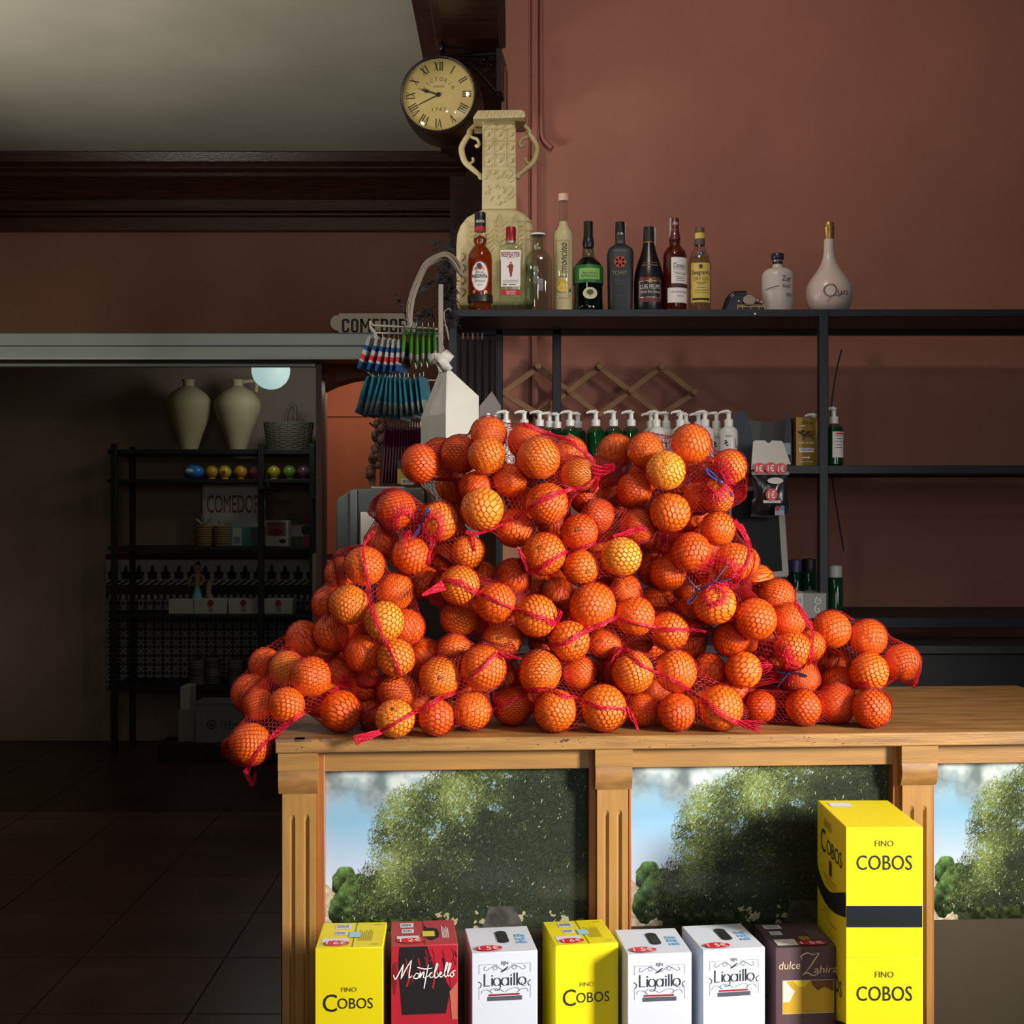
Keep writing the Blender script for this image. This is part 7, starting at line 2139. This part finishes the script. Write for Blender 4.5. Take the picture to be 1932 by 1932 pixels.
# white cartons with a handle cut in the lid and scroll label
def white(px0, px1, pyf, rz, label):
    t, w, h = wine(px0, px1, pyf, rz, label, m=M_LIG)
    hole = [(-.011 + .008 * math.cos(a) + (.014 if math.cos(a) > 0 else 0), .066 + .010 * math.sin(a)) for a in np.linspace(0, 6.283, 29)[:-1]]
    hole = [(x + .004, y + .0) for x, y in hole]
    hole = [(.004 + .0095 * math.cos(a), .070 + (.020 if math.sin(a) > 0 else -.020) + .0095 * math.sin(a)) for a in np.linspace(0, 6.283, 29)[:-1]]
    b = MB(); b.flat(hole, top(h), mat('handle_dark', (16, 15, 16), .9)); 
    sc = [(.004 + (x - .004) * .72, .064 + (y - .070) * .62) for x, y in hole]
    b.flat(sc, top2(h), mat('inner_bag_black', (30, 28, 28), .25)); b.build('handle_hole', t, smooth=0)
    b = MB(); bs = mat('blue_stamp', (110, 176, 222), .5); rg = random.Random(int(px0))
    for i in range(9): x = .026 + (i % 3) * .006; y = .036 + (i // 3) * .016; b.rect(x, x + rg.uniform(.003, .0055), y, y + rg.uniform(.008, .014), top(h), bs)
    b.build('blue_stamp', t, smooth=0)
    sticker(t, h, -.024, .016, .022, .013, '1 5€')
    b = MB(); f = frt(h); L_ = mat('slate_ink', (70, 76, 90), .6); dk = mat('dark_slate_ink', (34, 38, 50), .6)
    for x0, x1, y0, y1 in [(-.042, -.011, -.0195, -.019), (.011, .042, -.0195, -.019), (-.042, -.0415, -.034, -.019), (.0415, .042, -.034, -.019), (-.042, -.0415, -.075, -.054), (.0415, .042, -.075, -.054)]: b.rect(x0, x1, y0, y1, f, L_)
    b.text('BJN', 0, -.0185, .0055, f, L_, fit=.011)
    for s in (-1, 1):
        b.stroke([(s*.002,-.030),(s*.008,-.026),(s*.014,-.021),(s*.019,-.023),(s*.017,-.028),(s*.012,-.026),(s*.016,-.022),(s*.024,-.025),(s*.030,-.029),(s*.034,-.026),(s*.031,-.022)], .0006, f, L_, 6)
    b.stroke([(-.007,-.032),(-.001,-.029),(.006,-.023)], lambda u: .0005 + .0022 * math.sin(math.pi * u), f, dk)
    # tall narrow lettering: stems and bowls
    def stem(x, y0, y1, w_=.0022): b.rect(x, x + w_, y0, y1, f, dk)
    def bowl(cx, cy, rx, ry): b.stroke([(cx + rx * math.cos(a), cy + ry * math.sin(a)) for a in np.linspace(0, 6.283, 15)], lambda u: .0007 + .0016 * abs(math.cos(u * 6.283)), f, dk, 3)
    yb_, yx, ya = -.054, -.041, -.034
    stem(-.034, yb_, ya); b.rect(-.034, -.024, yb_, yb_ + .0012, f, dk)
    stem(-.0215, yb_, yx); b.ellipse(-.0204, -.0375, .0013, .0013, f, dk, 10)
    bowl(-.0125, -.0475, .0056, .0062); b.stroke([(-.007,-.047),(-.007,-.056),(-.010,-.061),(-.017,-.060)], .0011, f, dk)
    bowl(.0005, -.0475, .0056, .0062); stem(.005, yb_, yx, .0018)
    stem(.0095, yb_, yx); b.ellipse(.0106, -.0375, .0013, .0013, f, dk, 10)
    stem(.0145, yb_, ya); stem(.0190, yb_, ya); bowl(.0285, -.0475, .0060, .0062); b.stroke([(.027,-.050),(.029,-.055),(.0345,-.056)], .0008, f, dk)
    for s in (-1, 1):
        b.stroke([(s*.001,-.064),(s*.008,-.060),(s*.018,-.058),(s*.024,-.062),(s*.020,-.066),(s*.028,-.060),(s*.036,-.061),(s*.038,-.066)], .0006, f, L_, 6)
        b.stroke([(s*.043,-.046),(s*.038,-.050),(s*.040,-.056)], .0012, f, L_)
    b.rect(-.026, .024, -.070, -.067, f, mat('letter_red')); b.rect(-.028, .028, -.078, -.071, f, L_)
    b.build('front_label', t, smooth=0)
    return t
white(890, 1015, 1796, 7.5, 'white wine carton beside the red and black carton')
white(1183, 1306, 1799, 5.4, 'white wine carton just right of the middle yellow carton')
white(1324, 1446, 1790, 8.7, 'white wine carton beside the plum coloured carton')
# plum carton
t, w, h = wine(1462, 1583, 1787.5, 5.0, 'plum coloured wine carton with cream script at the row\'s right end', m=M_PLUM, mt=mat('plum_lid', (66, 50, 54), .45))
b = MB(); f = frt(h); cr = mat('cream_ink', (222, 196, 160), .5)
b.text('dulce', -.030, -.029, .013, f, cr, fit=.036, shear=.15).text('ahira', .032, -.037, .012, f, cr, fit=.040, shear=.15)
b.stroke([(-.008,-.020),(-.010,-.014),(.000,-.009),(.010,-.012),(.020,-.010),(.012,-.022),(.002,-.036),(-.008,-.046),(.000,-.042),(.012,-.047),(.022,-.042)], lambda u: .0009 + .0012 * math.sin(math.pi * u * 3) ** 2, f, cr, 6)
b.build('front_lettering', t, smooth=0)
b = MB(); b.rect(-.042, .046, -.110, -.054, f, mat('picture_frame_cream', (206, 198, 180), .5)); f = frt(h, .0002)
b.rect(-.041, .045, -.109, -.055, f, mat('picture_amber', (196, 158, 40), .5)); f = frt(h, .0003)
b.flat([(-.041,-.055),(-.036,-.055),(-.028,-.066),(-.020,-.072),(-.030,-.09),(-.041,-.09)], f, mat('picture_pale', (206, 204, 196), .5)).flat([(.006,-.055),(.045,-.055),(.045,-.074),(.030,-.066),(.018,-.072),(.010,-.064)], f, mat('picture_brown', (112, 70, 34), .5)).flat([(-.024,-.055),(.004,-.055),(-.004,-.066),(-.016,-.064)], f, mat('picture_yellow', (226, 200, 50), .5))
b.build('front_picture', t, smooth=0)
barcode(t, h, -.044, .094, .030, .020); barcode(t, h, -.042, .062, .020, .018)
b = MB(); b.rect(-.046, -.010, .010, .040, top(h), mat('white_paper_label', (206, 204, 206), .5)); b.rect(.0, .018, .032, .052, top(h), mat('olive_tag', (138, 118, 42), .5)); lines(b, h, .022, .044, .03, .09, 7, mat('plum_light', (120, 100, 100), .6)); b.build('lid_print', t, smooth=0)
sticker(t, h, .014, .016, .026, .010, '1 5€')
# tall stack at the right: yellow carton standing on another one
def stack(z0, label, printed):
    t = thing('wine_carton', label, 'carton', (.542, 2.065, z0), 0, None)
    h = .212; wx, wy = .125, .192
    b = MB(); b.box(0, wx, 0, wy, 0, h, M_YEL); b.box(.0006, wx - .0006, .0006, wy - .0006, h - .001, h + .0006, M_YELD); b.build('carton', t, bevel=.0012)
    f = lambda x, y: (-.0008, wy / 2 - x, y); f2 = lambda x, y: (-.0012, wy / 2 - x, y)
    b = MB(); n_ = 16
    lo = [(-wy/2 + wy * i / n_, .066 - .018 * math.sin(math.pi * (i / n_) ** .8) - .0 * i) for i in range(n_ + 1)]
    hi = [(x, y + .034 - .006 * math.sin(i * .3)) for i, (x, y) in enumerate(lo)]
    b.add([f(*p) for p in lo] + [f(*p) for p in hi], [(i, i + 1, n_ + 2 + i, n_ + 1 + i) for i in range(n_)], mat('navy_black_band', (18, 24, 30), .4)); b.build('wavy_band', t, smooth=0)
    b = MB(); b.text('FINO', -.02, .186, .014, f, mat('ochre_dark'), fit=.05); b.build('small_lettering', t, smooth=0); b = MB(); b.text('OBOS', .022, .150, .026, f, M_INK, fit=.10).text('C', -.052, .154, .040, f, M_INK, sx=.95)
    b.rect(-.012, .006, .104, .130, f, mat('barrel_brown', (120, 84, 28), .5)).rect(-.010, .004, .107, .127, f2, mat('barrel_dark', (70, 50, 24), .5))
    for i in range(3): b.rect(-.055 + i * .01, .04, .098 - i * .006, .0995 - i * .006, f, yd)
    b.stroke([(-.06, .030), (-.03, .034), (0, .024), (.04, .028)], .001, f, M_INK); b.rect(-.05, -.01, .040, .0412, f, M_INK)
    b.build('side_print', t, smooth=0)
    g_ = lambda x, y: (x, -.0008, y)
    b = MB(); b.rect(0.001, wx - .001, .05, .085, g_, mat('navy_black_band')); b.build('front_band', t, smooth=0); b = MB(); b.text('FINO', wx / 2, .186, .010, g_, mat('ochre_dark'), fit=.03).text('COBOS', wx / 2, .155, .024, g_, M_INK, fit=.09); b.build('front_print', t, smooth=0)
    b = MB(); b.rect(.012, .05, .14, .17, lambda x, y: (x, y, h + .0012), M_LBL); b.build('barcode_label', t, smooth=0)
stack(.676, 'yellow carton with dark wavy band stacked above the plum carton at the right edge', True)
stack(.4635, 'yellow carton hidden under the upper yellow carton right of the plum carton', True)
